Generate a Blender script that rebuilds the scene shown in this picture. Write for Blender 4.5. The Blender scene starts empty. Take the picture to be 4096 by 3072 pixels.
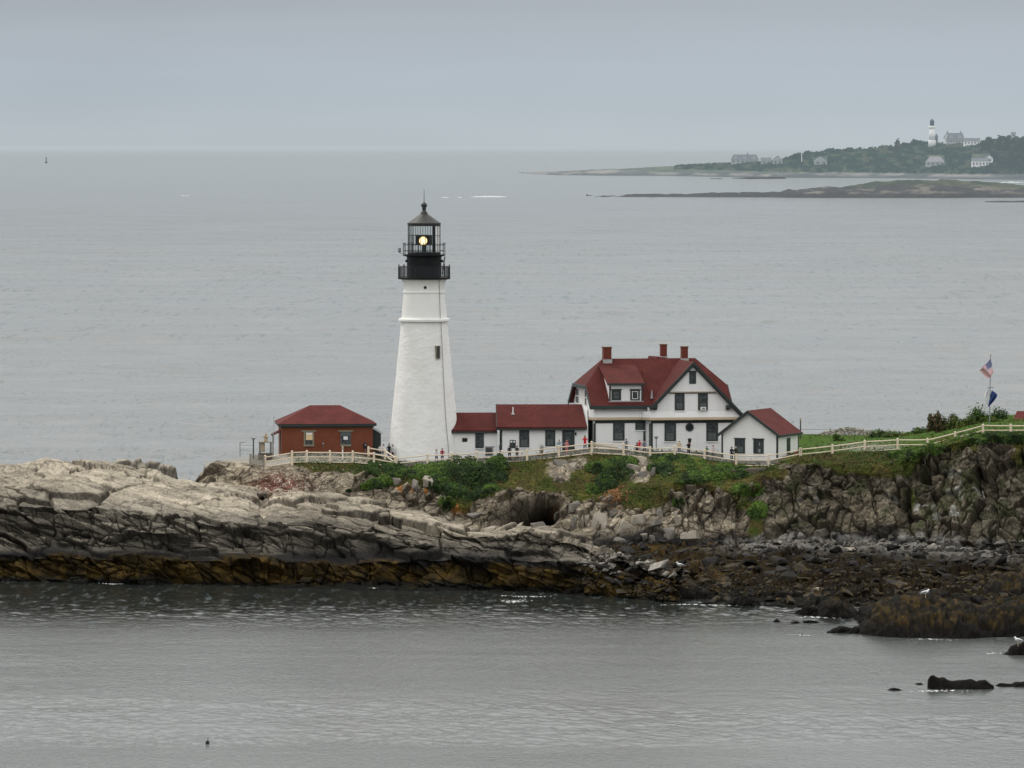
import bpy, bmesh, math, random
import numpy as np
from mathutils import Vector, Matrix
from mathutils.bvhtree import BVHTree
R = math.radians
random.seed(7); rng = np.random.default_rng(11)
scn = bpy.context.scene
COL = scn.collection
# ------------------------------------------------------------------ camera model
CAMH, YH, F = 40.0, 575.0, 24000.0
TH = math.atan((1536-YH)/F)
CT, ST = math.cos(TH), math.sin(TH)
def at(px, py, Y):
    a = (px-2048)/F; b = -(py-1536)/F
    t = Y/(CT+b*ST)
    return Vector((a*t, Y, CAMH+(-ST+b*CT)*t))
def atz(px, py, z):
    a = (px-2048)/F; b = -(py-1536)/F
    t = (z-CAMH)/(-ST+b*CT)
    return Vector((a*t, t*(CT+b*ST), z))
def at_np(px, py, Y):
    a = (px-2048)/F; b = -(py-1536)/F
    t = Y/(CT+b*ST)
    return np.stack([a*t, Y, CAMH+(-ST+b*CT)*t], -1)
def yw(py):                       # distance of the sea surface seen on that row
    return atz(2048, py, 0).y
cam = bpy.data.cameras.new('Camera'); co = bpy.data.objects.new('Camera', cam); COL.objects.link(co)
co.location = (0, 0, CAMH); co.rotation_euler = (math.pi/2-TH, 0, 0)
cam.sensor_width = 36; cam.lens = F*36/4096; cam.clip_start = 5; cam.clip_end = 250000
scn.camera = co
scn.render.engine = 'CYCLES'
scn.view_settings.view_transform = 'Standard'; scn.view_settings.look = 'None'; scn.view_settings.exposure = 0
# ------------------------------------------------------------------ nodes
def newmat(name):
    m = bpy.data.materials.new(name); m.use_nodes = True
    nt = m.node_tree; nt.nodes.clear()
    return m, nt
def N(nt, t, **kw):
    n = nt.nodes.new(t)
    for k, v in kw.items():
        if k in n.inputs: n.inputs[k].default_value = v
        else: setattr(n, k, v)
    return n
def L(nt, a, b): nt.links.new(a, b)
def math_n(nt, op, a, b=None, clamp=False):
    n = nt.nodes.new('ShaderNodeMath'); n.operation = op; n.use_clamp = clamp
    for i, v in enumerate((a, b)):
        if v is None: continue
        if isinstance(v, (int, float)): n.inputs[i].default_value = v
        else: L(nt, v, n.inputs[i])
    return n.outputs[0]
def mixc(nt, fac, a, b, bt='MIX'):
    n = nt.nodes.new('ShaderNodeMix'); n.data_type = 'RGBA'; n.blend_type = bt
    for s, v in ((n.inputs[0], fac), (n.inputs[6], a), (n.inputs[7], b)):
        if isinstance(v, (int, float)): s.default_value = v
        elif isinstance(v, (tuple, list)): s.default_value = tuple(v)+((1,) if len(v) == 3 else ())
        else: L(nt, v, s)
    return n.outputs[2]
def maprange(nt, v, a, b, c=0., d=1., smooth=True):
    n = nt.nodes.new('ShaderNodeMapRange'); n.interpolation_type = 'SMOOTHSTEP' if smooth else 'LINEAR'
    L(nt, v, n.inputs[0]); n.inputs[1].default_value = a; n.inputs[2].default_value = b
    n.inputs[3].default_value = c; n.inputs[4].default_value = d
    return n.outputs[0]
def noise(nt, vec, scale, detail=4, rough=.55, dim='3D'):
    n = nt.nodes.new('ShaderNodeTexNoise'); n.noise_dimensions = dim
    L(nt, vec, n.inputs['Vector']); n.inputs['Scale'].default_value = scale
    n.inputs['Detail'].default_value = detail; n.inputs['Roughness'].default_value = rough
    return n.outputs['Fac']
def posn(nt, scale=(1, 1, 1)):
    g = nt.nodes.new('ShaderNodeNewGeometry')
    mp = nt.nodes.new('ShaderNodeMapping'); mp.inputs['Scale'].default_value = scale
    L(nt, g.outputs['Position'], mp.inputs['Vector'])
    return mp.outputs[0]
def finish(nt, col, rough=.8, bump=None, bstr=.3, bdist=.05, spec=.3, metal=0):
    p = N(nt, 'ShaderNodeBsdfPrincipled'); p.inputs['Roughness'].default_value = rough
    p.inputs['Specular IOR Level'].default_value = spec; p.inputs['Metallic'].default_value = metal
    if isinstance(col, (tuple, list)): p.inputs['Base Color'].default_value = tuple(col)+(1,)
    else: L(nt, col, p.inputs['Base Color'])
    if bump is not None:
        b = N(nt, 'ShaderNodeBump', Strength=bstr, Distance=bdist); L(nt, bump, b.inputs['Height'])
        L(nt, b.outputs[0], p.inputs['Normal'])
    o = N(nt, 'ShaderNodeOutputMaterial'); L(nt, p.outputs[0], o.inputs[0])
    return p, o
def mat_plain(name, c, rough=.7, var=.18, scale=1.3, spec=.3, metal=0):
    m, nt = newmat(name); v = posn(nt)
    n = noise(nt, v, scale, 5, .6)
    c2 = tuple(x*(1-var) for x in c); c1 = tuple(min(1, x*(1+var*.6)) for x in c)
    finish(nt, mixc(nt, n, c2, c1), rough, noise(nt, v, scale*9, 3), .15, .03, spec, metal)
    return m
def mat_clap(name, c, spacing=.14, weather=.12):
    m, nt = newmat(name); v = posn(nt)
    w = N(nt, 'ShaderNodeTexWave', wave_type='BANDS', bands_direction='Z', wave_profile='SAW')
    L(nt, v, w.inputs['Vector']); w.inputs['Scale'].default_value = 2*math.pi/20/spacing
    w.inputs['Distortion'].default_value = 0
    st = noise(nt, posn(nt, (1.2, 1.2, .25)), 1.1, 5, .6)
    base = mixc(nt, maprange(nt, st, .3, .75), c, tuple(x*(1-weather)*k for x, k in zip(c, (1, .99, .96))))
    line = maprange(nt, w.outputs['Fac'], .0, .18, .0, 1.)
    colr = mixc(nt, line, tuple(x*.72 for x in c), base)
    finish(nt, colr, .6, w.outputs['Fac'], .25, .02)
    return m
def mat_roof(name, c):
    m, nt = newmat(name); v = posn(nt)
    n1 = noise(nt, v, .7, 4, .6); n2 = noise(nt, posn(nt, (3, 3, 7)), 2.2, 3, .7)
    w = N(nt, 'ShaderNodeTexWave', wave_type='BANDS', bands_direction='Z', wave_profile='SAW')
    L(nt, v, w.inputs['Vector']); w.inputs['Scale'].default_value = 2*math.pi/20/.12; w.inputs['Distortion'].default_value = .6
    a = mixc(nt, maprange(nt, n1, .3, .7), tuple(x*.74 for x in c), tuple(x*1.2 for x in c))
    b = mixc(nt, maprange(nt, n2, .38, .66), a, tuple(x*.55 for x in c))
    b = mixc(nt, maprange(nt, w.outputs['Fac'], 0, .25, .45, 0), b, tuple(x*.45 for x in c))
    finish(nt, b, .85, w.outputs['Fac'], .3, .03, .2)
    return m
def mat_brick(name):
    m, nt = newmat(name)
    g = nt.nodes.new('ShaderNodeNewGeometry'); s = N(nt, 'ShaderNodeSeparateXYZ'); L(nt, g.outputs['Position'], s.inputs[0])
    cx = N(nt, 'ShaderNodeCombineXYZ'); L(nt, math_n(nt, 'ADD', s.outputs[0], s.outputs[1]), cx.inputs[0]); L(nt, s.outputs[2], cx.inputs[1])
    b = N(nt, 'ShaderNodeTexBrick'); L(nt, cx.outputs[0], b.inputs['Vector']); b.inputs['Scale'].default_value = 1
    b.inputs['Brick Width'].default_value = .23; b.inputs['Row Height'].default_value = .08; b.inputs['Mortar Size'].default_value = .008
    b.inputs['Color1'].default_value = (.205, .060, .030, 1); b.inputs['Color2'].default_value = (.155, .045, .025, 1)
    b.inputs['Mortar'].default_value = (.19, .085, .06, 1)
    n = noise(nt, g.outputs['Position'], .9, 5, .65)
    c = mixc(nt, maprange(nt, n, .35, .7), b.outputs['Color'], (.165, .052, .026))
    finish(nt, c, .85, b.outputs['Fac'], -.2, .01, .2)
    return m
def mat_glass(name, c=(.02, .024, .026)):
    m, nt = newmat(name); v = posn(nt)
    n = noise(nt, v, 3.1, 3, .7)
    finish(nt, mixc(nt, maprange(nt, n, .35, .65), c, tuple(x*3+.012 for x in c)), .12, noise(nt, v, 2.0, 1), .05, .02, .45)
    return m
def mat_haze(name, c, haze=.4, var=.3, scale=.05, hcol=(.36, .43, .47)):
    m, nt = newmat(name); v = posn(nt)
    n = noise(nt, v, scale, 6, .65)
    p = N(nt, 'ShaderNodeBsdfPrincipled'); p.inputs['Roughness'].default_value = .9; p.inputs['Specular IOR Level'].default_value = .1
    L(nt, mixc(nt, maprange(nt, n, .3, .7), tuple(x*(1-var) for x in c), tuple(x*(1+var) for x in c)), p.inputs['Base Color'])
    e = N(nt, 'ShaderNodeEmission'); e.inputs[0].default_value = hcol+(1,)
    mx = N(nt, 'ShaderNodeMixShader'); mx.inputs[0].default_value = haze  # aerial haze painted in as an even glow over the surface
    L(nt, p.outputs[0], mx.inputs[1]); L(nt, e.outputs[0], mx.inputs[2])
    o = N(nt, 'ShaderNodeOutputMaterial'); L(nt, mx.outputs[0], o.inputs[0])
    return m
def mat_attr(name, rough=.85, nscale=3., nvar=.5, bscale=7., bstr=.6, bdist=.08, haze=0, spec=.25, streak=False):
    m, nt = newmat(name); v = posn(nt)
    a = N(nt, 'ShaderNodeAttribute', attribute_name='Col')
    n = noise(nt, v, nscale, 6, .7)
    if streak: n = math_n(nt, 'ADD', math_n(nt, 'MULTIPLY', n, .5), math_n(nt, 'MULTIPLY', noise(nt, posn(nt, (1, 1, .35)), nscale*2.3, 4, .7), .5))
    k = maprange(nt, n, .28, .72, 1-nvar, 1+nvar*.75)
    cmb = N(nt, 'ShaderNodeVectorMath', operation='SCALE'); L(nt, a.outputs['Color'], cmb.inputs[0]); L(nt, k, cmb.inputs['Scale'])
    p, o = finish(nt, cmb.outputs[0], rough, noise(nt, v, bscale, 6, .65), bstr, bdist, spec)
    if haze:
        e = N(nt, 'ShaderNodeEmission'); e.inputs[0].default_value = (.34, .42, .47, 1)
        mx = N(nt, 'ShaderNodeMixShader'); mx.inputs[0].default_value = haze  # aerial haze mixed into the surface as emission
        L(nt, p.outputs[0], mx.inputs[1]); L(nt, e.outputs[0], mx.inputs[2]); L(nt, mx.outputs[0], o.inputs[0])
    return m
M = {}
M['clap'] = mat_clap('white_clapboard', (.88, .885, .885), .14, .07)
M['clap_s'] = mat_clap('white_shed_clapboard', (.87, .87, .86), .12, .06)
M['trim'] = mat_plain('dark_green_trim', (.035, .048, .045), .5, .25)
M['wtrim'] = mat_plain('white_trim', (.85, .85, .82), .5, .1)
M['roof'] = mat_roof('red_shingles', (.112, .024, .020))
M['roof_b'] = mat_roof('red_shingles_brick_house', (.128, .028, .024))
M['brick'] = mat_brick('brick')
M['chim'] = mat_plain('chimney_brick', (.16, .040, .028), .85, .3, 3)
M['lead'] = mat_plain('flashing', (.42, .42, .43), .5, .2, 3)
M['glass'] = mat_glass('window_glass')
M['curtain'] = mat_plain('curtain', (.11, .13, .125), .9, .5, 2.5)
M['black'] = mat_plain('black_iron', (.010, .011, .014), .5, .4, 2)
M['dgrey'] = mat_plain('dark_grey_metal', (.055, .057, .06), .5, .3, 2)
M['cone'] = mat_plain('lantern_roof_metal', (.040, .041, .038), .45, .35, 1.2)
M['grey'] = mat_plain('grey_metal', (.25, .26, .27), .5, .2, 2)
M['wood'] = mat_plain('new_fence_wood', (.80, .68, .52), .8, .22, 2.2)
M['wood_old'] = mat_plain('weathered_wood', (.27, .245, .21), .9, .3, 2.2)
M['tan'] = mat_plain('tan_paint', (.47, .38, .26), .7, .2)
M['white'] = mat_plain('white_paint', (.8, .8, .8), .5, .06)
M['stone_trim'] = mat_plain('stone_lintel', (.24, .215, .155), .8, .2)
M['shade'] = mat_plain('window_blind', (.72, .55, .32), .8, .2)
M['conc'] = mat_plain('concrete', (.105, .088, .066), .9, .35, .9)
M['blue'] = mat_plain('blue_cloth', (.02, .045, .16), .8, .1)
M['greyblue'] = mat_plain('grey_board', (.10, .12, .12), .8, .1)
# ------------------------------------------------------------------ mesh builder
class MB:
    def __init__(s): s.v = []; s.f = []; s.mi = []; s.cur = 0
    def add(s, vs, fs):
        b = len(s.v); s.v += [Vector(q) for q in vs]
        for f in fs: s.f.append([b+i for i in f]); s.mi.append(s.cur)
        return s
    def hexa(s, p):      # 8 points: bottom 0-3, top 4-7
        return s.add(p, [(0, 3, 2, 1), (4, 5, 6, 7), (0, 1, 5, 4), (1, 2, 6, 5), (2, 3, 7, 6), (3, 0, 4, 7)])
    def box(s, c, sz, rz=0):
        hx, hy, hz = sz[0]/2, sz[1]/2, sz[2]/2; m = Matrix.Rotation(rz, 3, 'Z'); c = Vector(c)
        return s.hexa([c+m @ Vector(q) for q in ((-hx, -hy, -hz), (hx, -hy, -hz), (hx, hy, -hz), (-hx, hy, -hz), (-hx, -hy, hz), (hx, -hy, hz), (hx, hy, hz), (-hx, hy, hz))])
    def prism(s, poly, vec):   # polygon extruded along vec
        n = len(poly); vec = Vector(vec); a = [Vector(q) for q in poly]; b = [q+vec for q in a]
        return s.add(a+b, [tuple(range(n))[::-1], tuple(range(n, 2*n))]+[(i, (i+1) % n, n+(i+1) % n, n+i) for i in range(n)])
    def tube(s, pts, r, n=8, cap=True):
        pts = [Vector(p) for p in pts]; rs = r if isinstance(r, (list, tuple)) else [r]*len(pts); b = len(s.v)
        for i, p in enumerate(pts):
            d = (pts[min(i+1, len(pts)-1)]-pts[max(i-1, 0)]).normalized()
            u = d.cross(Vector((0, 0, 1)) if abs(d.z) < .9 else Vector((1, 0, 0))).normalized(); w = d.cross(u)
            for k in range(n):
                a = 2*math.pi*k/n; s.v.append(p+(u*math.cos(a)+w*math.sin(a))*rs[i])
        for i in range(len(pts)-1):
            for k in range(n):
                s.f.append([b+i*n+k, b+i*n+(k+1) % n, b+(i+1)*n+(k+1) % n, b+(i+1)*n+k]); s.mi.append(s.cur)
        if cap:
            s.f.append([b+k for k in range(n)]); s.mi.append(s.cur)
            s.f.append([b+(len(pts)-1)*n+k for k in range(n)][::-1]); s.mi.append(s.cur)
        return s
    def lathe(s, c, prof, n=48):   # prof: (r,z) world z relative to c
        b = len(s.v); c = Vector(c)
        for r, z in prof:
            for k in range(n):
                a = 2*math.pi*k/n; s.v.append(c+Vector((math.cos(a)*r, math.sin(a)*r, z)))
        for i in range(len(prof)-1):
            for k in range(n):
                s.f.append([b+i*n+k, b+i*n+(k+1) % n, b+(i+1)*n+(k+1) % n, b+(i+1)*n+k]); s.mi.append(s.cur)
        s.f.append([b+k for k in range(n)][::-1]); s.mi.append(s.cur)
        s.f.append([b+(len(prof)-1)*n+k for k in range(n)]); s.mi.append(s.cur)
        return s
    def ball(s, c, r, n=12, m=8):
        c = Vector(c); r = Vector(r) if not isinstance(r, (int, float)) else Vector((r, r, r)); b = len(s.v)
        for i in range(m+1):
            t = math.pi*i/m
            for k in range(n):
                a = 2*math.pi*k/n; s.v.append(c+Vector((math.sin(t)*math.cos(a)*r.x, math.sin(t)*math.sin(a)*r.y, math.cos(t)*r.z)))
        for i in range(m):
            for k in range(n):
                s.f.append([b+i*n+k, b+(i+1)*n+k, b+(i+1)*n+(k+1) % n, b+i*n+(k+1) % n]); s.mi.append(s.cur)
        return s
def wloc(o):
    v = Vector((0, 0, 0))
    while o is not None: v = v+o.location; o = o.parent
    return v
def link(name, me, mat, parent=None, origin=None, smooth=False):
    o = bpy.data.objects.new(name, me); COL.objects.link(o)
    if mat is not None:
        for mm in (mat if isinstance(mat, (list, tuple)) else [mat]): me.materials.append(mm)
    if parent is not None: o.parent = parent
    if smooth: me.polygons.foreach_set('use_smooth', [True]*len(me.polygons))
    return o
def build(mb, name, mat, parent=None, smooth=False, origin=None):
    off = wloc(parent) if parent is not None else (Vector(origin) if origin is not None else Vector((0, 0, 0)))
    me = bpy.data.meshes.new(name); me.from_pydata([q-off for q in mb.v], [], mb.f)
    bm = bmesh.new(); bm.from_mesh(me); bmesh.ops.recalc_face_normals(bm, faces=bm.faces); bm.to_mesh(me); bm.free()
    if any(mb.mi): me.polygons.foreach_set('material_index', mb.mi)
    o = link(name, me, mat, parent, smooth=smooth)
    if parent is None: o.location = off
    return o
def tag(o, label, cat=None, group=None, kind=None):
    if label: o['label'] = label
    if cat: o['category'] = cat
    if group: o['group'] = group
    if kind: o['kind'] = kind
    return o
def empty(name, loc, label, cat, group=None):
    o = bpy.data.objects.new(name, None); COL.objects.link(o); o.location = loc; o.empty_display_size = .3
    return tag(o, label, cat, group)
class Fr:
    def __init__(s, px, py, Y, yaw):
        s.o = at(px, py, Y); s.a = R(yaw); s.ex = Vector((math.cos(s.a), math.sin(s.a), 0)); s.ey = Vector((-math.sin(s.a), math.cos(s.a), 0))
    def w(s, x, d, z): return s.o+s.ex*x+s.ey*d+Vector((0, 0, z))
    def loc(s, px, py, d):
        c = Vector((0, 0, CAMH)); q = at(px, py, 100)-c
        t = (s.o+s.ey*d-c).dot(s.ey)/q.dot(s.ey); p = c+q*t-s.o
        return p.dot(s.ex), p.z
    def locx(s, px, py, x):    # on the plane local x = const -> (d, z)
        c = Vector((0, 0, CAMH)); q = at(px, py, 100)-c
        t = (s.o+s.ex*x-c).dot(s.ex)/q.dot(s.ex); p = c+q*t-s.o
        return p.dot(s.ey), p.z
    def box(s, mb, x0, x1, d0, d1, z0, z1):
        return mb.hexa([s.w(*q) for q in ((x0, d0, z0), (x1, d0, z0), (x1, d1, z0), (x0, d1, z0), (x0, d0, z1), (x1, d0, z1), (x1, d1, z1), (x0, d1, z1))])
    def poly(s, mb, pts, t):   # planar polygon (local pts) thickened downwards by t
        w = [s.w(*q) for q in pts]; return mb.prism(w, (0, 0, -t))
# ------------------------------------------------------------------ numpy noise
def _h(ix, iy, iz, seed):
    with np.errstate(over='ignore'):
        h = (ix.astype(np.uint32)*np.uint32(73856093)) ^ (iy.astype(np.uint32)*np.uint32(19349663)) ^ (iz.astype(np.uint32)*np.uint32(83492791)) ^ np.uint32(seed*2654435 & 0xffffffff)
        h ^= h >> np.uint32(16); h *= np.uint32(0x7feb352d); h ^= h >> np.uint32(15); h *= np.uint32(0x846ca68b); h ^= h >> np.uint32(16)
    return h
def vnoise(P, seed=0):
    I = np.floor(P).astype(np.int64); f = P-I; f = f*f*(3-2*f); out = 0
    for dx in (0, 1):
        for dy in (0, 1):
            for dz in (0, 1):
                h = _h(I[..., 0]+dx, I[..., 1]+dy, I[..., 2]+dz, seed)/4294967295.
                out = out+h*(f[..., 0] if dx else 1-f[..., 0])*(f[..., 1] if dy else 1-f[..., 1])*(f[..., 2] if dz else 1-f[..., 2])
    return out
def fbm(P, oct=4, seed=0, g=.5):
    a, s, t = 1., 0., 0.
    for i in range(oct):
        s = s+a*vnoise(P*(2.03**i)+i*17.3, seed+i); t += a; a *= g
    return s/t
def voro(P, seed=0):
    P = P.astype(np.float32); I = np.floor(P).astype(np.int64); n = P.shape[0]
    d1 = np.full(n, 9., np.float32); d2 = d1.copy(); rid = np.zeros((n, 3), np.float32); cen = np.zeros((n, 3), np.float32)
    for dx in (-1, 0, 1):
        for dy in (-1, 0, 1):
            for dz in (-1, 0, 1):
                C = I+np.array([dx, dy, dz]); h = _h(C[:, 0], C[:, 1], C[:, 2], seed)
                r = np.stack([(h & 1023), (h >> 10) & 1023, (h >> 20) & 1023], -1).astype(np.float32)/1023.
                q = C+r*.9+.05; dd = np.abs(P-q); d = np.sqrt((dd**2).sum(-1))
                m = d < d1
                d2 = np.where(m, d1, np.minimum(d2, d)); d1 = np.where(m, d, d1)
                rid[m] = r[m]; cen[m] = q[m]
    rid = np.modf(rid*7.31)[0]
    return d1, d2, rid, cen
def sstep(a, b, x):
    t = np.clip((x-a)/(b-a), 0, 1); return t*t*(3-2*t)
# ------------------------------------------------------------------ world and sun
w = bpy.data.worlds.new('World'); scn.world = w; w.use_nodes = True; nt = w.node_tree; nt.nodes.clear()
tc = N(nt, 'ShaderNodeTexCoord'); sp = N(nt, 'ShaderNodeSeparateXYZ'); L(nt, tc.outputs['Generated'], sp.inputs[0])
def ramp(nt, fac, stops):
    r = nt.nodes.new('ShaderNodeValToRGB'); e = r.color_ramp.elements
    while len(e) < len(stops): e.new(.5)
    for i, (p, c) in enumerate(stops): e[i].position = p; e[i].color = tuple(c)+(1,)
    L(nt, fac, r.inputs[0]); return r.outputs[0]
low = ramp(nt, maprange(nt, sp.outputs[2], -.002, .028, 0, 1, False), [(0, (.505, .560, .588)), (.12, (.505, .566, .604)), (.45, (.470, .532, .592)), (.8, (.430, .475, .522)), (1, (.405, .440, .475))])
high = ramp(nt, sp.outputs[2], [(0, (.405, .440, .475)), (.08, (.62, .64, .65)), (.3, (1.12, 1.13, 1.12)), (1, (1.50, 1.50, 1.47))])
g = mixc(nt, maprange(nt, sp.outputs[2], .022, .05), low, high)
cl = noise(nt, tc.outputs['Generated'], 3.0, 5, .6)
mp = N(nt, 'ShaderNodeMapping'); mp.inputs['Scale'].default_value = (9, 9, 90); L(nt, tc.outputs['Generated'], mp.inputs[0])
cl2 = noise(nt, mp.outputs[0], 1.0, 3, .5)
cm = math_n(nt, 'MULTIPLY', maprange(nt, cl, .25, .75, .93, 1.07), maprange(nt, cl2, .25, .75, .97, 1.03))
vs = N(nt, 'ShaderNodeVectorMath', operation='SCALE'); L(nt, g, vs.inputs[0]); L(nt, cm, vs.inputs['Scale'])
sky = N(nt, 'ShaderNodeTexSky'); sky.sky_type = 'NISHITA'; sky.sun_disc = False
SUN_EL, SUN_AZ = R(52), R(-50)     # azimuth from +Y (camera direction), negative = to the left
sky.sun_elevation = SUN_EL; sky.sun_rotation = SUN_AZ; sky.dust_density = 4
b1 = N(nt, 'ShaderNodeBackground', Strength=1.0); L(nt, vs.outputs[0], b1.inputs[0])
b2 = N(nt, 'ShaderNodeBackground', Strength=.05); L(nt, sky.outputs[0], b2.inputs[0])
ms = N(nt, 'ShaderNodeMixShader'); ms.inputs[0].default_value = .06; L(nt, b1.outputs[0], ms.inputs[1]); L(nt, b2.outputs[0], ms.inputs[2])
wo = N(nt, 'ShaderNodeOutputWorld'); L(nt, ms.outputs[0], wo.inputs[0])
sl = bpy.data.lights.new('Sun', 'SUN'); so = bpy.data.objects.new('Sun', sl); COL.objects.link(so)
sl.energy = 1.35; sl.angle = R(14); sl.color = (1, .95, .87)
sd = Vector((math.sin(SUN_AZ)*math.cos(SUN_EL), math.cos(SUN_AZ)*math.cos(SUN_EL), math.sin(SUN_EL)))
so.rotation_euler = sd.to_track_quat('Z', 'Y').to_euler()
# ------------------------------------------------------------------ sea
def sea_mat():
    m, nt = newmat('sea_water')
    g = N(nt, 'ShaderNodeNewGeometry'); s = N(nt, 'ShaderNodeSeparateXYZ'); L(nt, g.outputs['Position'], s.inputs[0])
    y = s.outputs[1]
    def nz(sc, sx, sy, det, ro, off=0):
        mp = N(nt, 'ShaderNodeMapping'); mp.inputs['Scale'].default_value = (sx, sy, 1); mp.inputs['Location'].default_value = (off, off, 0); mp.inputs['Rotation'].default_value = (0, 0, .12)
        L(nt, g.outputs['Position'], mp.inputs[0]); return noise(nt, mp.outputs[0], sc, det, ro)
    n1 = nz(1, 1.2, .30, 4, .6); n2 = nz(1, 3.4, 1.3, 4, .65, 9)
    h = math_n(nt, 'ADD', math_n(nt, 'MULTIPLY', n1, math_n(nt, 'ADD', maprange(nt, y, 590, 620, .12, .5), maprange(nt, y, 620, 3500, 0, 3.0))), math_n(nt, 'MULTIPLY', n2, .30))
    slick = nz(1, .008, .035, 4, .55, 77)
    amp = maprange(nt, slick, .38, .62, .55, 1.0)
    shore = maprange(nt, math_n(nt, 'ADD', y, math_n(nt, 'MULTIPLY', math_n(nt, 'SUBTRACT', slick, .5), 60)), 478, 524, .55, .20)
    near = math_n(nt, 'MAXIMUM', shore, maprange(nt, y, 590, 640, 0, 1.0))                # sheltered calm water in the foreground cove
    calm = maprange(nt, y, 2500, 9000, 1., .5)
    amp = math_n(nt, 'MULTIPLY', math_n(nt, 'MULTIPLY', amp, near), calm)
    hh = math_n(nt, 'MULTIPLY', h, amp)
    b = N(nt, 'ShaderNodeBump', Strength=1.0, Distance=SEA_BUMP); L(nt, hh, b.inputs['Height'])
    p = N(nt, 'ShaderNodeBsdfPrincipled'); p.inputs['Roughness'].default_value = .09; p.inputs['IOR'].default_value = 1.333
    cvar = nz(1, .02, .11, 5, .6, 50)
    body = mixc(nt, maprange(nt, cvar, .3, .7), (.090, .099, .095), (.125, .134, .128))
    sb = math_n(nt, 'MULTIPLY', maprange(nt, math_n(nt, 'ADD', y, math_n(nt, 'MULTIPLY', math_n(nt, 'SUBTRACT', slick, .5), 70)), 480, 515), maprange(nt, y, 575, 600, 1, 0))
    fa = nz(1, 1.15, .17, 4, .62, 13); fb = nz(1, .42, .040, 4, .62, 29); ff = mixc(nt, maprange(nt, y, 800, 1500), fa, fb)
    fl_ = math_n(nt, 'MULTIPLY', maprange(nt, ff, .54, .66, 0, 1), math_n(nt, 'MULTIPLY', maprange(nt, y, 1200, 3600, 1., .25), maprange(nt, slick, .36, .6, .25, 1.)))
    fl_ = math_n(nt, 'MULTIPLY', fl_, maprange(nt, y, 470, 600, .45, 1.))
    L(nt, mixc(nt, sb, body, (.022, .026, .024)), p.inputs['Base Color'])  # dark shore band, paler beyond: reflections painted into the base colour
    L(nt, b.outputs[0], p.inputs['Normal'])
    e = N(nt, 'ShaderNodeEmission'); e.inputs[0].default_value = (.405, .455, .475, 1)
    dk = N(nt, 'ShaderNodeBsdfDiffuse'); dk.inputs[0].default_value = (.16, .19, .195, 1); m0 = N(nt, 'ShaderNodeMixShader'); L(nt, math_n(nt, 'MULTIPLY', fl_, .55), m0.inputs[0]); L(nt, p.outputs[0], m0.inputs[1]); L(nt, dk.outputs[0], m0.inputs[2])  # dark dashes painted in for wave faces that reflect less
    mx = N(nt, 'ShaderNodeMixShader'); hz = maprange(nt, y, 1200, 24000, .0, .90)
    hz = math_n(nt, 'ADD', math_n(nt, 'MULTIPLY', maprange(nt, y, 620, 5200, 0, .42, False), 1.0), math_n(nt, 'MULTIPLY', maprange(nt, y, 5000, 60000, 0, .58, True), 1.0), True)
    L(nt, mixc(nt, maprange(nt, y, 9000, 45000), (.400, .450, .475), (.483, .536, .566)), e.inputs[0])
    L(nt, hz, mx.inputs[0]); L(nt, m0.outputs[0], mx.inputs[1]); L(nt, e.outputs[0], mx.inputs[2])  # distance haze painted on the water as emission
    o = N(nt, 'ShaderNodeOutputMaterial'); L(nt, mx.outputs[0], o.inputs[0])
    return m
SEA_BUMP = .55
# ------------------------------------------------------------------ terrain sheets
def sheet(cols, dx, vres, pys, Ys=None):
    """cols: list of px; pys[k][c] , Ys[k][c] control points -> arrays px,py,Y (nv,nu), vparam"""
    cols = np.array(cols, float); K = len(pys)
    pxs = np.arange(cols[0], cols[-1]+.1, dx)
    PY = np.array([np.interp(pxs, cols, p) for p in pys]); YY = np.array([np.interp(pxs, cols, q) for q in Ys])
    rows_p, rows_y, rows_v = [], [], []
    for k in range(K-1):
        for t in np.linspace(0, 1, vres[k], endpoint=(k == K-2)):
            rows_p.append(PY[k]*(1-t)+PY[k+1]*t); rows_y.append(YY[k]*(1-t)+YY[k+1]*t); rows_v.append(np.full(len(pxs), k+t))
    return np.tile(pxs, (len(rows_p), 1)), np.array(rows_p), np.array(rows_y), np.array(rows_v)
def normals(P):
    du = np.gradient(P, axis=1); dv = np.gradient(P, axis=0); n = np.cross(du, dv)
    n /= np.linalg.norm(n, axis=-1, keepdims=True)+1e-9
    return n
def grid_obj(name, P, col, mat, label, kind='structure'):
    nv, nu = P.shape[:2]; me = bpy.data.meshes.new(name)
    idx = np.arange(nv*nu).reshape(nv, nu)
    q = np.stack([idx[:-1, :-1], idx[:-1, 1:], idx[1:, 1:], idx[1:, :-1]], -1).reshape(-1, 4)
    me.vertices.add(nv*nu); me.vertices.foreach_set('co', P.reshape(-1).astype(np.float32))
    me.loops.add(q.size); me.loops.foreach_set('vertex_index', q.reshape(-1).astype(np.int32))
    me.polygons.add(len(q)); me.polygons.foreach_set('loop_start', np.arange(0, q.size, 4, dtype=np.int32))
    me.update(calc_edges=True)
    a = me.color_attributes.new('Col', 'FLOAT_COLOR', 'POINT')
    a.data.foreach_set('color', np.concatenate([col.reshape(-1, 3), np.ones((nv*nu, 1))], 1).reshape(-1).astype(np.float32))
    o = link(name, me, mat); tag(o, label, kind=kind); return o
def smooth_rand(x, scale, seed):
    return vnoise(np.stack([x/scale, np.zeros_like(x), np.zeros_like(x)+seed*3.7], -1), seed)-.5
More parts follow.
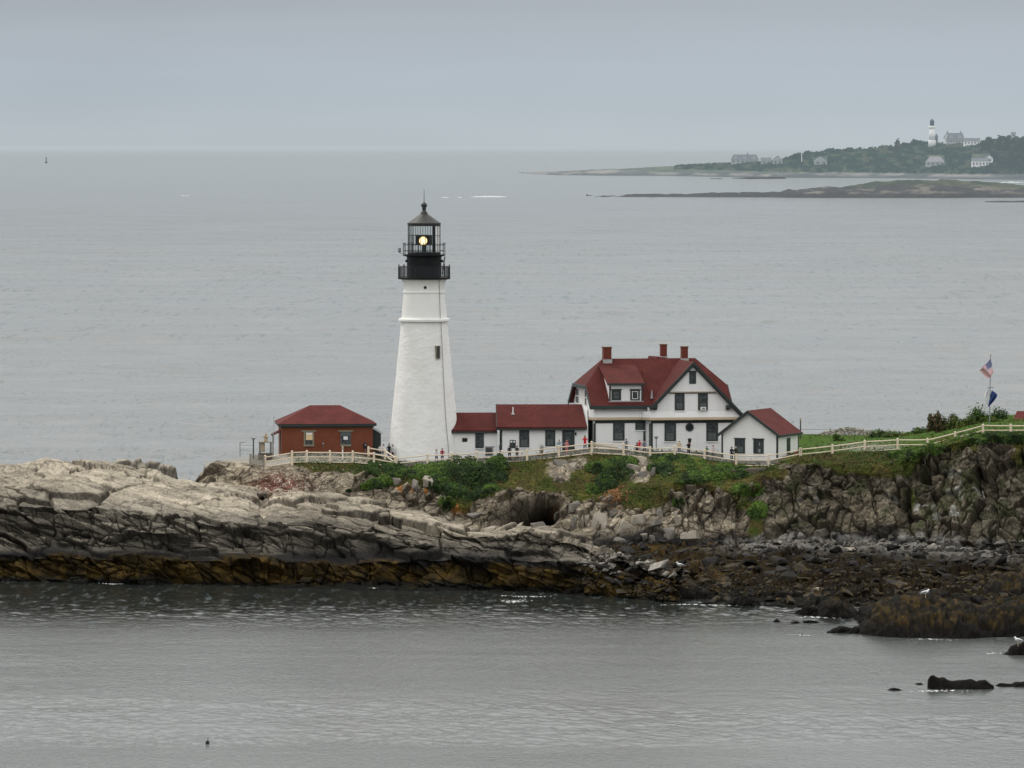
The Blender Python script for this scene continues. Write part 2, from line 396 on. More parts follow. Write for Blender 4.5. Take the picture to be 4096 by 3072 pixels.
def blocks(P, size, rot, seed, warp=.25, cw=.09):
    """fracture pattern: returns (offset -0.5..0.5 with a facet tilt, crack 0..1, cell random)"""
    Q = P.reshape(-1, 3)
    wn = np.stack([vnoise(Q/1.7, seed+5), vnoise(Q/1.7, seed+6), vnoise(Q/1.7, seed+7)], -1)-.5
    Q = Q+wn*warp*np.array(size).mean()*2
    m = np.array(rot); S = (Q @ m.T)/np.array(size)
    d1, d2, rid, cen = voro(S, seed)
    til = ((S-cen)*(rid-.5)*1.3).sum(-1)
    off = (rid[:, 0]-.5)*.8+til*.8
    crack = 1-sstep(.01, cw, d2-d1)
    sh = P.shape[:-1]
    return off.reshape(sh), crack.reshape(sh), rid.reshape(sh+(3,))
def rotm(ax, ay, az):
    return np.array((Matrix.Rotation(R(az), 3, 'Z') @ Matrix.Rotation(R(ay), 3, 'Y') @ Matrix.Rotation(R(ax), 3, 'X')))
def lerp(a, b, t): return a*(1-t[..., None])+b*t[..., None]
C_ = lambda *c: np.array(c, float)
def gauss(px, py, cx, cy, sx, sy): return np.exp(-((px-cx)/sx)**2-((py-cy)/sy)**2)
def coast_colour(P, n, base, wl_shift=0, wk=1.):
    """tidal zoning on bare rock by height above the sea"""
    z = P[..., 2]+(fbm(P/2.2, 3, 41)-.5)*1.0+wl_shift
    Pn = P*np.array([1.0, 1.0, .45])
    k = fbm(Pn/.9, 4, 52)
    weed = lerp(C_(.030, .021, .009)+0*P, C_(.080, .050, .014), sstep(.38, .70, k))
    weed = lerp(weed, C_(.016, .013, .008)+0*P, .8*sstep(.54, .75, fbm(P/np.array([.35, .5, 2.0]), 3, 53)))
    weed = weed*(wk[..., None] if isinstance(wk, np.ndarray) else wk); black = C_(.020, .019, .019)+0*P
    zk = z+(fbm(P/np.array([6, 6, 3.]), 3, 57)-.5)*2.6; c = lerp(base, black, 1-sstep(2.5, 4.3, np.maximum(zk, z*.75)))
    c = lerp(c, weed, 1-sstep(1.85, 2.6, z+(fbm(P/3.1, 3, 58)-.5)*.9))
    c = lerp(c, C_(.012, .012, .010)+0*P, 1-sstep(.05, .6, z-wl_shift))
    return c
# ------------------------------------------------------------------ sea surface with real waves where they are large enough to see
def sea_patch(py0, py1, rstep, cstep):
    pys_ = np.arange(py0, py1-.01, -rstep); pxs_ = np.arange(-420, 4520, cstep); Yr = 24000*CAMH/(pys_-YH)
    Y = np.repeat(Yr[:, None], len(pxs_), 1); X = (pxs_[None, :]-2048)/F*Y; dy = np.abs(np.gradient(Yr))[:, None]; dxm = cstep/F*Y
    P = np.stack([X, Y, np.zeros_like(X)], -1); z = np.zeros_like(X); ca, sa = math.cos(.25), math.sin(.25)
    slick = fbm(np.stack([X/85, Y/24, X*0], -1), 4, 201)
    shore = sstep(478, 526, Y+(fbm(np.stack([X/30, Y/14, X*0], -1), 3, 202)-.5)*45)*(Y < 580)
    cove = (Y < 580)
    gate = .55+.9*sstep(.40, .62, slick)
    for i, (lx, ly, sl_) in enumerate(((.42, .85, .085), (.85, 1.5, .09), (2.4, 3.6, .07), (7., 9., .06), (16, 20, .045), (38, 45, .03))):
        q = np.stack([(X*ca+Y*sa)/lx, (-X*sa+Y*ca)/ly, X*0+i*3.3], -1); nn = vnoise(q, 210+i)*.6+vnoise(q*1.63+5, 230+i)*.4-.5; nn = nn-.35*np.abs(nn)
        f = sstep(1.2, 2.4, ly/dy)*sstep(1.5, 3., lx/dxm); A = sl_*ly*1.25
        if i >= 3: g_ = np.where(cove, .06, 1.)
        else: g_ = np.where(cove, (.17+.16*sstep(.50, .60, slick))*(1-shore)*(1 if i < 2 else .35)+shore*(.62 if i < 2 else .25), 1.6)
        z += nn*A*f*g_*gate
    P[..., 2] = z; return P
def sea_strips():
    bm = bmesh.new()
    ya = 24000*CAMH/(3180-YH); yb = 24000*CAMH/(2280-YH); yc = 24000*CAMH/(1960-YH); yd = 24000*CAMH/(650-YH)
    e = lambda y: ((-420-2048)/F*y, (4520-2048)/F*y)
    def quad(*p): bm.faces.new([bm.verts.new(q) for q in p])
    B = 60000
    quad((-B, -500, 0), (B, -500, 0), (B, ya, 0), (-B, ya, 0)); quad((-B, yd, 0), (B, yd, 0), (B, 100000, 0), (-B, 100000, 0))
    quad((e(yb)[0], yb, -.02), (e(yb)[1], yb, -.02), (e(yc)[1], yc, -.02), (e(yc)[0], yc, -.02))
    ys_ = [ya, yb, yc, yd]
    for y0, y1 in zip(ys_, ys_[1:]):
        quad((-B, y0, 0), (e(y0)[0], y0, 0), (e(y1)[0], y1, 0), (-B, y1, 0)); quad((e(y0)[1], y0, 0), (B, y0, 0), (B, y1, 0), (e(y1)[1], y1, 0))
    bmesh.ops.remove_doubles(bm, verts=bm.verts[:], dist=.001); return bm
SEAM = sea_mat(); one = lambda P: np.ones_like(P)
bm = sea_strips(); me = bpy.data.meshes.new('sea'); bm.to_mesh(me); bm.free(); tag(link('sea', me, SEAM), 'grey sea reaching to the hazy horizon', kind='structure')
for nm, a_, b_, r_s, c_s, lb in (('sea_cove', 3180, 2280, 1.4, 4., 'calm sheltered water of the cove in the foreground'), ('sea_open', 1960, 650, 2.0, 4.5, 'rippled open sea behind the headland')):
    P = sea_patch(a_, b_, r_s, c_s); o = grid_obj(nm, P, one(P), SEAM, lb); o.data.polygons.foreach_set('use_smooth', [True]*len(o.data.polygons))
# --- sheet A: the pale ledge in front
cA = [-260, 0, 100, 180, 300, 430, 560, 640, 700, 800, 900, 1000, 1050, 1100, 1200, 1350, 1500, 1650, 1750, 1850, 1950, 2050, 2100, 2200, 2300, 2450, 2600, 2700]
wl = np.interp(cA, [-260, 0, 500, 1000, 1500, 2000, 2300, 2600, 2700], [2322, 2325, 2337, 2345, 2345, 2362, 2378, 2400, 2410])
weedt = np.interp(cA, [-260, 0, 500, 1000, 1500, 1900, 2300, 2700], [2215, 2215, 2238, 2240, 2245, 2222, 2250, 2330])
crest = np.array([1875, 1852, 1845, 1835, 1842, 1850, 1870, 1885, 1912, 1935, 1950, 1962, 2000, 1966, 1970, 1985, 2015, 2050, 2085, 2120, 2128, 2108, 2098, 2115, 2140, 2195, 2240, 2300], float)
darkt = np.interp(cA, [-260, 0, 400, 1000, 1300, 1800, 2200, 2700], [2140, 2140, 2150, 2175, 2185, 2180, 2205, 2345])
Yw = 24000*40/(wl-575)
dep = np.interp(cA, [-260, 0, 700, 1000, 1500, 1850, 2200, 2700], [27, 27, 26, 24, 20, 15, 12, 5])
pA, yA = [], []
pA.append(wl+50); yA.append(Yw-.8)
pA.append(wl); yA.append(Yw)
pA.append(weedt); yA.append(Yw+1.1)
pA.append(weedt+(darkt-weedt)*.5); yA.append(Yw+3.0)
pA.append(darkt); yA.append(Yw+3.6)
pA.append(crest+(darkt-crest)*.62); yA.append(Yw+4.8)
pA.append(crest+(darkt-crest)*.36); yA.append(Yw+dep*.34)
pA.append(crest+(darkt-crest)*.16); yA.append(Yw+dep*.62)
pA.append(crest); yA.append(Yw+dep)
pA.append(crest+70); yA.append(Yw+dep+2.5)
zb = np.full(len(cA), -2.); Yb = Yw+dep+8; pA.append(575+24000*(40-zb)/Yb*1.0); yA.append(Yb)
px, py, Y, V = sheet(cA, 2.4, [5, 42, 18, 16, 40, 36, 30, 22, 8, 8], pA, yA)
py = py+smooth_rand(px+V*60, 55, 3)*14*np.clip(V, 0, 1)
P = at_np(px, py, Y)
Nn = normals(P)
if Nn[Nn.shape[0]//2, Nn.shape[1]//2, 1] > 0: Nn = -Nn
tilt = rotm(0, -15, 0); tilt2 = rotm(8, -19, 10)
P0 = P.copy()
sm = P0.copy()
st = (1-np.abs(Nn[..., 2]))**.8; fl = .13+.87*sstep(.15, .75, st)  # first patch: ripple glints painted with white foam
big, cb, rb = blocks(P0, (7.5, 9, 1.6), tilt, 1, .07, .06); P = P+Nn*(big*2.1*(.3+.7*fl)-cb*.45*(.4+.6*fl))[..., None]
med, cmx, rm = blocks(P0, (3.4, 5.0, .62), tilt2, 2, .06, .07); vv_ = .35+1.0*sstep(.42, .6, fbm(P0/3.7, 2, 77)); P = P+Nn*((med*.85*vv_-cmx*.28)*fl)[..., None]
jn, cj, rj = blocks(P0, (1.6, 5.0, 4.5), rotm(0, 12, 6), 4, .07, .05); lower_ = np.maximum(sstep(3.0, 4.2, 8-V), sstep(1950, 2150, px)); P = P+Nn*((jn*.9-cj*.45)*fl*(.60+.40*lower_))[..., None]
sml, cs, rs = blocks(P0, (1.3, 2.4, .20), tilt2, 3, .1); amp = sstep(2., 4., P0[..., 2])
P = P+Nn*((sml*.16-cs*.05)*(.35+.65*amp)*fl)[..., None]
cmx = np.maximum(cmx, cj*(.4+.6*lower_)); cb_ = cb
P = P+Nn*((fbm(P0/np.array([1.5, 4, 1.5]), 4, 9)-.5)*.35*fl)[..., None]
soft = 1-amp
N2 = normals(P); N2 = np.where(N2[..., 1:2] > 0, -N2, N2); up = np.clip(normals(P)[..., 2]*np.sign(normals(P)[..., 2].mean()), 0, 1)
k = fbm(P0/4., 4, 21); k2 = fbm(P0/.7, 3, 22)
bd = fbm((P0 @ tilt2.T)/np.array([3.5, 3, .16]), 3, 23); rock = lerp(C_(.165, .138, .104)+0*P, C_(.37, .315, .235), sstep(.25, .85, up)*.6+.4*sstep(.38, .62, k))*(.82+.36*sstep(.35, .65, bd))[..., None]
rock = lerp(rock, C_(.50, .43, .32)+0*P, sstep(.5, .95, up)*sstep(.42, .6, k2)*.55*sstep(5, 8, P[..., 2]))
rock = rock*(.80+.36*rm[..., 1:2])*(1-.45*cs[..., None]*.7)*(1-.38*cmx[..., None])  # crack shade painted into the ledge colour, here and below
rock = rock*lerp(np.ones_like(P)*C_(.60, .615, .64), np.ones_like(P), np.clip(sstep(5.0, 6.3, V)+.35*(k-.5), 0, 1))*(1-.3*sstep(1850, 2300, px))[..., None]; rock = rock*C_(.95, .975, 1.02)*(1-.42*cb_[..., None]); zz = P0.copy(); zz[..., 2] += .55*sstep(2.4, 2.8, P0[..., 2]); colA = coast_colour(zz, None, rock)*(.82+.36*rb[..., 2:3])
M['rock'] = mat_attr('coast_rock', .9, 2.6, .42, 6., .55, .10, streak=True, spec=.06)
ledge = grid_obj('shore_ledge', P, colA, M['rock'], 'pale layered rock ledge above the dark seaweed band, in front of the headland')
PA = P
# --- sheet B: the headland
cB = [770, 800, 820, 870, 930, 1000, 1060, 1200, 1400, 1500, 1580, 1700, 1800, 1900, 2000, 2100, 2250, 2367, 2494, 2600, 2700, 2818, 2945, 3074, 3200, 3330, 3459, 3591, 3711, 3820, 3932, 4043, 4200, 4450]
def cc(*a): return np.interp(cB, a[0::2], a[1::2])
edge = cc(770, 2050, 800, 1930, 820, 1870, 870, 1842, 930, 1850, 1000, 1852, 1060, 1868, 1200, 1848, 1400, 1850, 1500, 1860, 1582, 1868, 1700, 1862, 1808, 1858, 1907, 1856, 2007, 1850, 2108, 1845, 2236, 1826, 2367, 1811, 2494, 1818, 2600, 1826, 2700, 1830, 2818, 1838, 2945, 1852, 3010, 1862, 3074, 1864, 3140, 1845, 3200, 1826, 3330, 1812, 3459, 1806, 3591, 1803, 3711, 1790, 3820, 1762, 3932, 1732, 4043, 1730, 4450, 1715)
clt = -14*cc(770, 0, 2100, 0, 2250, 1, 2600, 1.6, 2945, 1, 3040, 0, 4450, 0)+cc(770, 2060, 800, 1945, 870, 1870, 1000, 1880, 1060, 1888, 1200, 1895, 1400, 1900, 1500, 1900, 1600, 1905, 1760, 1925, 1830, 1985, 2000, 1975, 2100, 1968, 2250, 1985, 2400, 2010, 2494, 1985, 2600, 1965, 2700, 1945, 2818, 1945, 2945, 1985, 3040, 1995, 3074, 1885, 3140, 1862, 3330, 1850, 3500, 1880, 3591, 1860, 3711, 1812, 3820, 1785, 3932, 1765, 4100, 1755, 4450, 1740)
foot = cc(770, 2150, 1060, 2040, 1400, 2075, 1700, 2130, 1900, 2150, 2100, 2145, 2400, 2165, 2600, 2188, 2800, 2185, 3000, 2170, 3200, 2165, 3400, 2172, 3600, 2178, 3800, 2190, 4100, 2215, 4450, 2225)
fY = cc(770, 590, 1060, 592, 1580, 592, 2100, 591, 2367, 591, 2600, 589, 2945, 587.5, 3074, 586, 3330, 585, 3591, 583, 3820, 581, 4043, 579, 4450, 577)
cw = cc(770, 3, 1060, 2.5, 1500, 3, 1800, 6, 2250, 7, 2600, 7, 2945, 7, 3060, 2.2, 3200, 2.2, 3459, 3.5, 3711, 2, 4450, 2)
fw = cc(770, 12, 1060, 11, 1700, 11, 2100, 13, 2500, 14, 2945, 12, 3060, 8.5, 3300, 9, 4450, 10)
wlB = cc(770, 2345, 2300, 2378, 2700, 2412, 3000, 2418, 3200, 2432, 3330, 2440, 3500, 2470, 3700, 2500, 4450, 2520)
pB, yB = [], []
Yb = 24000*40/(wlB-575); hid = np.array(cB) < 2250
pB.append(wlB+60); yB.append(Yb-2.5)
pB.append(wlB); yB.append(Yb)
bm1 = .5*(wlB+foot); zf = 40-(foot-575)*(fY-fw)/24000
Ym = Yb+(fY-fw-Yb)*.45; pB.append(575+24000*(40-np.maximum(zf*.45, .4))/Ym); yB.append(Ym)
pB.append(foot); yB.append(fY-fw)
pB.append(clt+(foot-clt)*.5); yB.append(fY-cw-(fw-cw)*.42)
pB.append(clt); yB.append(fY-cw)
pB.append(edge+(clt-edge)*.35); yB.append(fY-cw*.40)
pB.append(edge-2); yB.append(fY+.4)
p7 = cc(770, 2060, 800, 1950, 840, 1850, 1060, 1826, 1200, 1814, 1400, 1812, 1500, 1830, 1580, 1840, 1700, 1840, 1800, 1838, 1907, 1836, 2007, 1830, 2108, 1822, 2236, 1806, 2367, 1796, 2494, 1800, 2700, 1806, 2945, 1818, 3074, 1815, 3200, 1797, 3330, 1785, 3459, 1778, 3591, 1772, 3711, 1752, 3820, 1725, 3932, 1698, 4043, 1690, 4450, 1680)
y7 = np.maximum(fY+6, 598); pB.append(p7); yB.append(y7)
y8 = cc(770, 603, 1500, 606, 1600, 606, 1800, 612, 2300, 614, 3100, 622, 3200, 630, 3500, 632, 3700, 628, 4450, 622)
p8 = cc(770, 2060, 820, 1850, 1060, 1822, 1400, 1805, 1500, 1826, 1580, 1834, 2236, 1800, 2945, 1790, 3100, 1762, 3200, 1736, 3450, 1738, 3600, 1735, 3711, 1712, 3820, 1690, 3932, 1662, 4450, 1650)
pB.append(p8); yB.append(y8)
pB.append(575+24000*(40+1.)/(y8+5)); yB.append(y8+5)
px, py, Y, V = sheet(cB, 2.4, [4, 46, 46, 56, 52, 34, 24, 18, 16, 6], pB, yB)
wob = sstep(0, 1, V)*(1-sstep(6.2, 6.9, V))
py = py+smooth_rand(px+V*40, 60, 8)*22*wob*sstep(2.4, 3.2, V)
P = at_np(px, py, Y)
Nn = normals(P); i0 = (np.abs(V[:, 0]-4)).argmin()
if Nn[i0, Nn.shape[1]//2, 1] > 0: Nn = -Nn
beach = 1-sstep(2.8, 3.15, V); plat = sstep(6.6, 7.0, V)
gn = fbm(P/1.6, 4, 61); gn2 = fbm(P/.5, 3, 62)
# vegetation mask, painted in the sheet's own coordinates
gm = sstep(4.75, 5.15, V+(gn-.5)*1.1)
def add(m, cx, cy, sx, sy, a): return m+a*gauss(px, py, cx, cy, sx, sy)
for a in ((1640, 1935, 110, 26, 1), (1880, 1940, 90, 60, 1.2), (1850, 2000, 40, 40, .7), (2330, 1970, 60, 60, .6), (2420, 1950, 60, 60, .7), (2590, 2010, 130, 40, 1.0), (2650, 1960, 110, 50, 1),
          (2980, 2020, 60, 40, 1), (3030, 2080, 40, 60, .9), (2990, 2120, 40, 40, .5), (3200, 1905, 90, 12, .6), (3420, 1880, 110, 20, .8), (3640, 1990, 26, 70, .5), (3550, 1900, 60, 25, .6), (2340, 2030, 50, 40, .4)):
    gm = add(gm, *a)
for a in ((1060, 1900, 120, 60, 1.6), (1250, 1920, 160, 40, 1.2), (2250, 1880, 62, 40, .95), (2250, 1915, 30, 20, .7), (2240, 1850, 90, 14, .5), (2330, 1850, 40, 30, .5), (2560, 1868, 70, 50, .85), (2575, 1910, 60, 40, .8), (2450, 2040, 60, 30, .9), (820, 1880, 200, 60, 2.0), (950, 1880, 90, 60, 2), (3140, 1865, 60, 14, .8), (3870, 1790, 180, 22, .35), (2790, 2000, 40, 60, .5), (2690, 2010, 40, 50, .5), (2760, 2060, 140, 70, 1.2), (2880, 2060, 90, 60, .8), (2400, 2020, 60, 26, .7), (2200, 1975, 60, 16, .8), (2020, 1965, 50, 16, .6)):
    gm = add(gm, a[0], a[1], a[2], a[3], -a[4])
gm = np.clip(gm, 0, 1)*(1-beach); gm = sstep(.36, .66, gm+(gn-.5)*.95+(gn2-.5)*.4)
rockm = 1-gm
P0 = P.copy()
ramp_ = (1-plat)*(.25+.75*rockm)*(1-sstep(6.5, 7, V))
vert = rotm(0, 12, 8); xr = sstep(3000, 3150, px)
b1_, c1, r1 = blocks(P0, (1.7, 2.6, 4.2), rotm(4, -14, 5), 11, .1, .07)
b2_, c2, r2 = blocks(P0, (3.4, 3.6, 6.0), rotm(4, 3, 6), 12, .1, .07)
big = b1_*(1-xr)+b2_*xr; cb = c1*(1-xr)+c2*xr
m1, d1_, q1 = blocks(P0, (.75, 1.0, 1.7), rotm(6, -18, 6), 13)
m2, d2_, q2 = blocks(P0, (1.3, 1.7, 2.4), rotm(5, 7, 0), 14)
med = m1*(1-xr)+m2*xr; cm_ = d1_*(1-xr)+d2_*xr; rm = q1*(1-xr)[..., None]+q2*xr[..., None]
sml, cs, rs = blocks(P0, (.42, .42, .42), rotm(20, 30, 0), 15)
disp = big*2.1-cb*.5+(med*.8-cm_*.22)*(.35+1.0*sstep(.42, .6, fbm(P0/3.2, 2, 78)))+(sml*.26-cs*.07)
st = (1-np.abs(Nn[..., 2]))**.8; fl = np.maximum(.16+.84*sstep(.1, .6, st), .40*beach*sstep(.8, 1.4, V))
disp = disp*ramp_*fl+(fbm(P0/np.array([1.3, 2.6, 1.3]), 4, 19)-.5)*.6*ramp_*fl+(gn2-.5)*.25*gm*(1-plat)
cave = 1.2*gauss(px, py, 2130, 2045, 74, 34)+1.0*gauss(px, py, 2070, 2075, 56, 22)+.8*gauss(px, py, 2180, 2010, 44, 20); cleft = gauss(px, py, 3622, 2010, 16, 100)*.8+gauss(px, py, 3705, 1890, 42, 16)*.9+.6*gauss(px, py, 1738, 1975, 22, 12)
disp = disp*(1-np.clip(cave, 0, 1)*.7)-cave*4.5-cleft*2.2
P = P+Nn*disp[..., None]
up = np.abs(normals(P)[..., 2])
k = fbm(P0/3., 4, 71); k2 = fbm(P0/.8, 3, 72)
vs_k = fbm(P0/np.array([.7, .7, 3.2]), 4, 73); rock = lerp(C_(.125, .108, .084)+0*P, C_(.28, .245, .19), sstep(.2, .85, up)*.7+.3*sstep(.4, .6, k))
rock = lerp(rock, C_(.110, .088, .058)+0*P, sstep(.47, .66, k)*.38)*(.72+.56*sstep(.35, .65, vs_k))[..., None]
rock = rock*(.70+.6*rm[..., 1:2])*(1-.55*cm_[..., None])*(1-.3*cs[..., None])  # shade in the cracks painted into the rock colour
rock = rock*lerp(np.ones_like(P)*C_(.92, .90, .88), np.ones_like(P)*C_(.56, .555, .53), xr)
pale = gauss(px, py, 2420, 2085, 120, 70)+gauss(px, py, 2700, 2090, 90, 60)*.8+gauss(px, py, 950, 1900, 160, 80)*1.2+gauss(px, py, 2250, 1880, 60, 30)+gauss(px, py, 2560, 1880, 70, 40)+gauss(px, py, 1690, 1950, 110, 50)*.5
rock = rock*(1+.55*np.clip(pale, 0, 1))[..., None]
wh = sstep(.62, .70, fbm(P0/.9, 3, 75))*sstep(.5, .8, fbm(P0/5., 2, 76))*xr; rock = lerp(rock, C_(.42, .41, .38)+0*P, wh*.8); mo = sstep(.54, .66, fbm(P0/np.array([1.2, 1.2, 2.5]), 4, 79))*xr; rock = lerp(rock, C_(.040, .048, .020)+0*P, mo*.65)
ora = 0
for a in ((1600, 1945, 16, 50, 1), (1655, 1945, 14, 45, 1), (1705, 1960, 12, 30, .9), (1850, 2020, 60, 32, .8), (2460, 1985, 50, 16, .9), (3045, 1925, 16, 22, .9), (2190, 1995, 70, 12, .5), (2330, 1995, 30, 20, .5), (3310, 1950, 20, 30, .3)): ora = ora+a[4]*gauss(px, py, *a[:4])
rock = lerp(rock, C_(.36, .150, .035)+0*P, sstep(.35, .8, ora+(k2-.5)*.9)*.85)
red = gauss(px, py, 1120, 1945, 90, 42); rock = lerp(rock, lerp(C_(.17, .075, .06)+0*P, C_(.50, .43, .36), sstep(.55, .66, fbm(P0/.28, 2, 77))), np.clip(red*1.3, 0, 1)*sstep(.3, .5, k2+.1))
rock = rock*(1-.9*np.clip(cave*1.4, 0, 1))[..., None]*(1-.5*np.clip(cleft, 0, 1))[..., None]  # recess shade painted into the cave and cleft colour
tz = P0.copy(); tz[..., 2] = tz[..., 2]+.9*sstep(.6, 2.2, P0[..., 2])+xr*.1
rock = coast_colour(tz, None, rock, wk=1.15-.65*sstep(2750, 3150, px))
rock = rock*(1-.5*beach*(1-sstep(1.5, 2.4, P0[..., 2])))[..., None]
peb = sstep(2.55, 3.0, V)*(1-sstep(3.1, 3.3, V))*sstep(2700, 3050, px)*sstep(.38, .55, k2); rock = lerp(rock, C_(.24, .23, .215)+0*P, peb*.7)
green = lerp(C_(.044, .062, .013)+0*P, C_(.115, .100, .028), sstep(.38, .62, fbm(P0/2.4, 4, 81)))
green = lerp(green, C_(.078, .056, .024)+0*P, sstep(.46, .62, fbm(P0/1.1, 3, 82))*.7)
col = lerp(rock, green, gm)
lawn = sstep(3150, 3200, px)*sstep(6.75, 6.95, V); col = lerp(col, C_(.050, .100, .012)+0*P, lawn)
pave = (1-sstep(3090, 3150, px))*sstep(1500, 1560, px)*sstep(6.9, 7.05, V); col = lerp(col, C_(.16, .155, .15)+0*P, pave)
pathm = gauss(px, py, 3480, 1790, 120, 14)*sstep(6.8, 7.0, V); col = lerp(col, C_(.30, .29, .27)+0*P, np.clip(pathm*.7, 0, 1))
col = lerp(col, C_(.30, .285, .25)+0*P, sstep(6.9, 7.05, V)*(1-sstep(1440, 1520, px)))
cave_shade = gauss(px, py, 2130, 2042, 95, 44)+gauss(px, py, 2060, 2078, 70, 28)+.8*gauss(px, py, 2190, 2005, 50, 26); col = col*(1-.86*np.clip(cave_shade*1.0, 0, 1)*sstep(.40, .62, cave_shade+(k2-.5)*.9))[..., None]  # wider cave shade painted over the finished terrain colour
M['head'] = mat_attr('headland_surface', .92, 2.4, .5, 6., .6, .10, streak=True, spec=.05)
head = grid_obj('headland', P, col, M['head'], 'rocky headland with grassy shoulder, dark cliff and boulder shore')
PB, gB, pxB, pyB, VB, NB = P, gm, px, py, V, Nn
def bvh(P, st=3):
    Q = P[::st, ::st]; nv, nu = Q.shape[:2]; idx = np.arange(nv*nu).reshape(nv, nu)
    f = np.stack([idx[:-1, :-1], idx[:-1, 1:], idx[1:, 1:], idx[1:, :-1]], -1).reshape(-1, 4)
    return BVHTree.FromPolygons(Q.reshape(-1, 3).tolist(), f.tolist())
BA, BB = bvh(PA), bvh(PB)
def ground(x, y):
    z = -5
    for b in (BA, BB):
        h = b.ray_cast(Vector((x, y, 60)), Vector((0, 0, -1)))
        if h[0] is not None: z = max(z, h[0].z)
    return z
def seen(px, py, off=0):      # first terrain point along the ray through a pixel
    o = Vector((0, 0, CAMH)); d = (at(px, py, 100)-o).normalized(); best = None
    for b in (BA, BB):
        h = b.ray_cast(o, d)
        if h[0] is not None and (best is None or h[3] < best[3]): best = h
    return best
# ------------------------------------------------------------------ lighthouse
LC = 1697.0; LY = 600.0
def lz(py, d=0): return at(LC, py, LY+d).z
def lr(px): return px/40.0
lc = at(LC, 1840, LY); base = Vector((lc.x, LY, ground(lc.x, LY-3)))
lh = empty('lighthouse', base, 'tall white stone lighthouse with black lantern and lit lamp on the headland', 'lighthouse')
m, nt = newmat('whitewashed_rubble_stone'); v = posn(nt)
g1 = noise(nt, posn(nt, (1, 1, 2.6)), 1.7, 4, .62); g2 = noise(nt, posn(nt, (.6, .6, .35)), .8, 5, .65); g3 = noise(nt, posn(nt, (2.5, 2.5, 4)), 2.3, 3, .6)
c = mixc(nt, maprange(nt, g2, .3, .75), (.88, .88, .865), (.80, .79, .765)); c = mixc(nt, maprange(nt, g3, .62, .78), c, (.74, .725, .69))
finish(nt, c, .75, math_n(nt, 'ADD', g1, math_n(nt, 'MULTIPLY', g3, .35)), .35, .07); M['rubble'] = m
def lathe_px(name, prof, mat, parent, n=64, smooth=True, cx=LC):
    mb = MB(); c = at(cx, 1840, LY); c.z = 0
    mb.lathe(c, [(lr(r), lz(y)) for y, r in prof], n); return build(mb, name, mat, parent, smooth)
def bevel_smooth(o, ang=30):
    me = o.data
    with_sharp = np.zeros(len(me.edges), bool)
    bm = bmesh.new(); bm.from_mesh(me); bm.edges.ensure_lookup_table()
    for e in bm.edges:
        if len(e.link_faces) == 2 and e.calc_face_angle(0) > R(ang): e.smooth = False
    bm.to_mesh(me); bm.free()
# stone body: denser lathe, slightly lumpy
prof = [(1900, 152), (1840, 147), (1750, 138.5), (1645, 127.5), (1500, 113), (1400, 103), (1330, 96.5), (1286, 92.5)]
ys = np.linspace(1900, 1286, 150); mb = MB(); c0 = at(LC, 1840, LY); n = 180
P_ = []
for y in ys:
    r = np.interp(y, [p[0] for p in prof][::-1], [p[1] for p in prof][::-1])/40
    a = np.arange(n)*2*np.pi/n; P_.append(np.stack([c0.x+np.cos(a)*r, LY+np.sin(a)*r, np.full(n, lz(y))], -1))
P_ = np.array(P_); d_ = P_-np.array([c0.x, LY, 0]); d_[..., 2] = 0; d_ /= np.linalg.norm(d_, axis=-1, keepdims=True)
lump, ck, _r = blocks(P_, (.55, .55, .28), np.eye(3), 33, .15)
P_ = P_+d_*(lump*.018-ck*.004+(fbm(P_/.8, 3, 4)-.5)*.05)[..., None]
mb.v = [Vector(q) for q in P_.reshape(-1, 3)]
for i in range(len(ys)-1):
    for k in range(n): mb.f.append([i*n+k, i*n+(k+1) % n, (i+1)*n+(k+1) % n, (i+1)*n+k]); mb.mi.append(0)
build(mb, 'stone_shaft', M['rubble'], lh, True)
o = lathe_px('upper_shaft', [(1279, 91.5), (1200, 85), (1174, 83), (1172, 85), (1165, 85), (1163, 83), (1150, 82.5), (1135, 84), (1122, 88), (1117.5, 93)], M['wtrim'], lh); bevel_smooth(o)
o = lathe_px('stone_ledge', [(1287, 92), (1285.5, 101), (1284, 103), (1276, 103), (1273, 100), (1272, 90)], M['wtrim'], lh); bevel_smooth(o)
def on_tower(px, y, r, out=0):     # point on the near side of a cylinder radius r(px)
    c = at(LC, 1840, LY); x = at(px, y, LY-lr(r)*.8).x-c.x; rr = lr(r)+out; dy = -math.sqrt(max(rr*rr-x*x, 0)); return Vector((c.x+x, LY+dy, lz(y, dy)))
# slit window, porthole, conductor cable
def tower_window():
    p0 = on_tower(1749.5, 1408, 104); rad = Vector((p0.x-c0.x, p0.y-LY, 0)).normalized(); ang = math.atan2(rad.y, rad.x)+math.pi/2
    za, zb_ = lz(1432, -2.3), lz(1386, -2.3); zc = (za+zb_)/2; h = zb_-za
    fr = MB()
    for s in (-1, 1): fr.box(p0+rad*.02+Vector((math.cos(ang), math.sin(ang), 0))*s*.20+Vector((0, 0, zc-p0.z)), (.07, .30, h), ang)
    fr.box(p0+rad*.02+Vector((0, 0, zb_+.03-p0.z)), (.50, .34, .09), ang); fr.box(p0+rad*.02+Vector((0, 0, za-.03-p0.z)), (.50, .38, .07), ang)
    w_ = build(fr, 'window', M['stone_trim'], lh)
    pn = MB(); pn.box(p0+rad*.09+Vector((0, 0, zc-p0.z)), (.34, .1, h), ang); build(pn, 'pane', M['dgrey'], w_)
tower_window()
mb = MB(); p0 = on_tower(1701, 1150, 82.5); mb.tube([p0+Vector((0, .1, 0)), p0+Vector((0, -.05, 0))], .15, 16); build(mb, 'porthole', M['black'], lh)
mb = MB(); pts = []
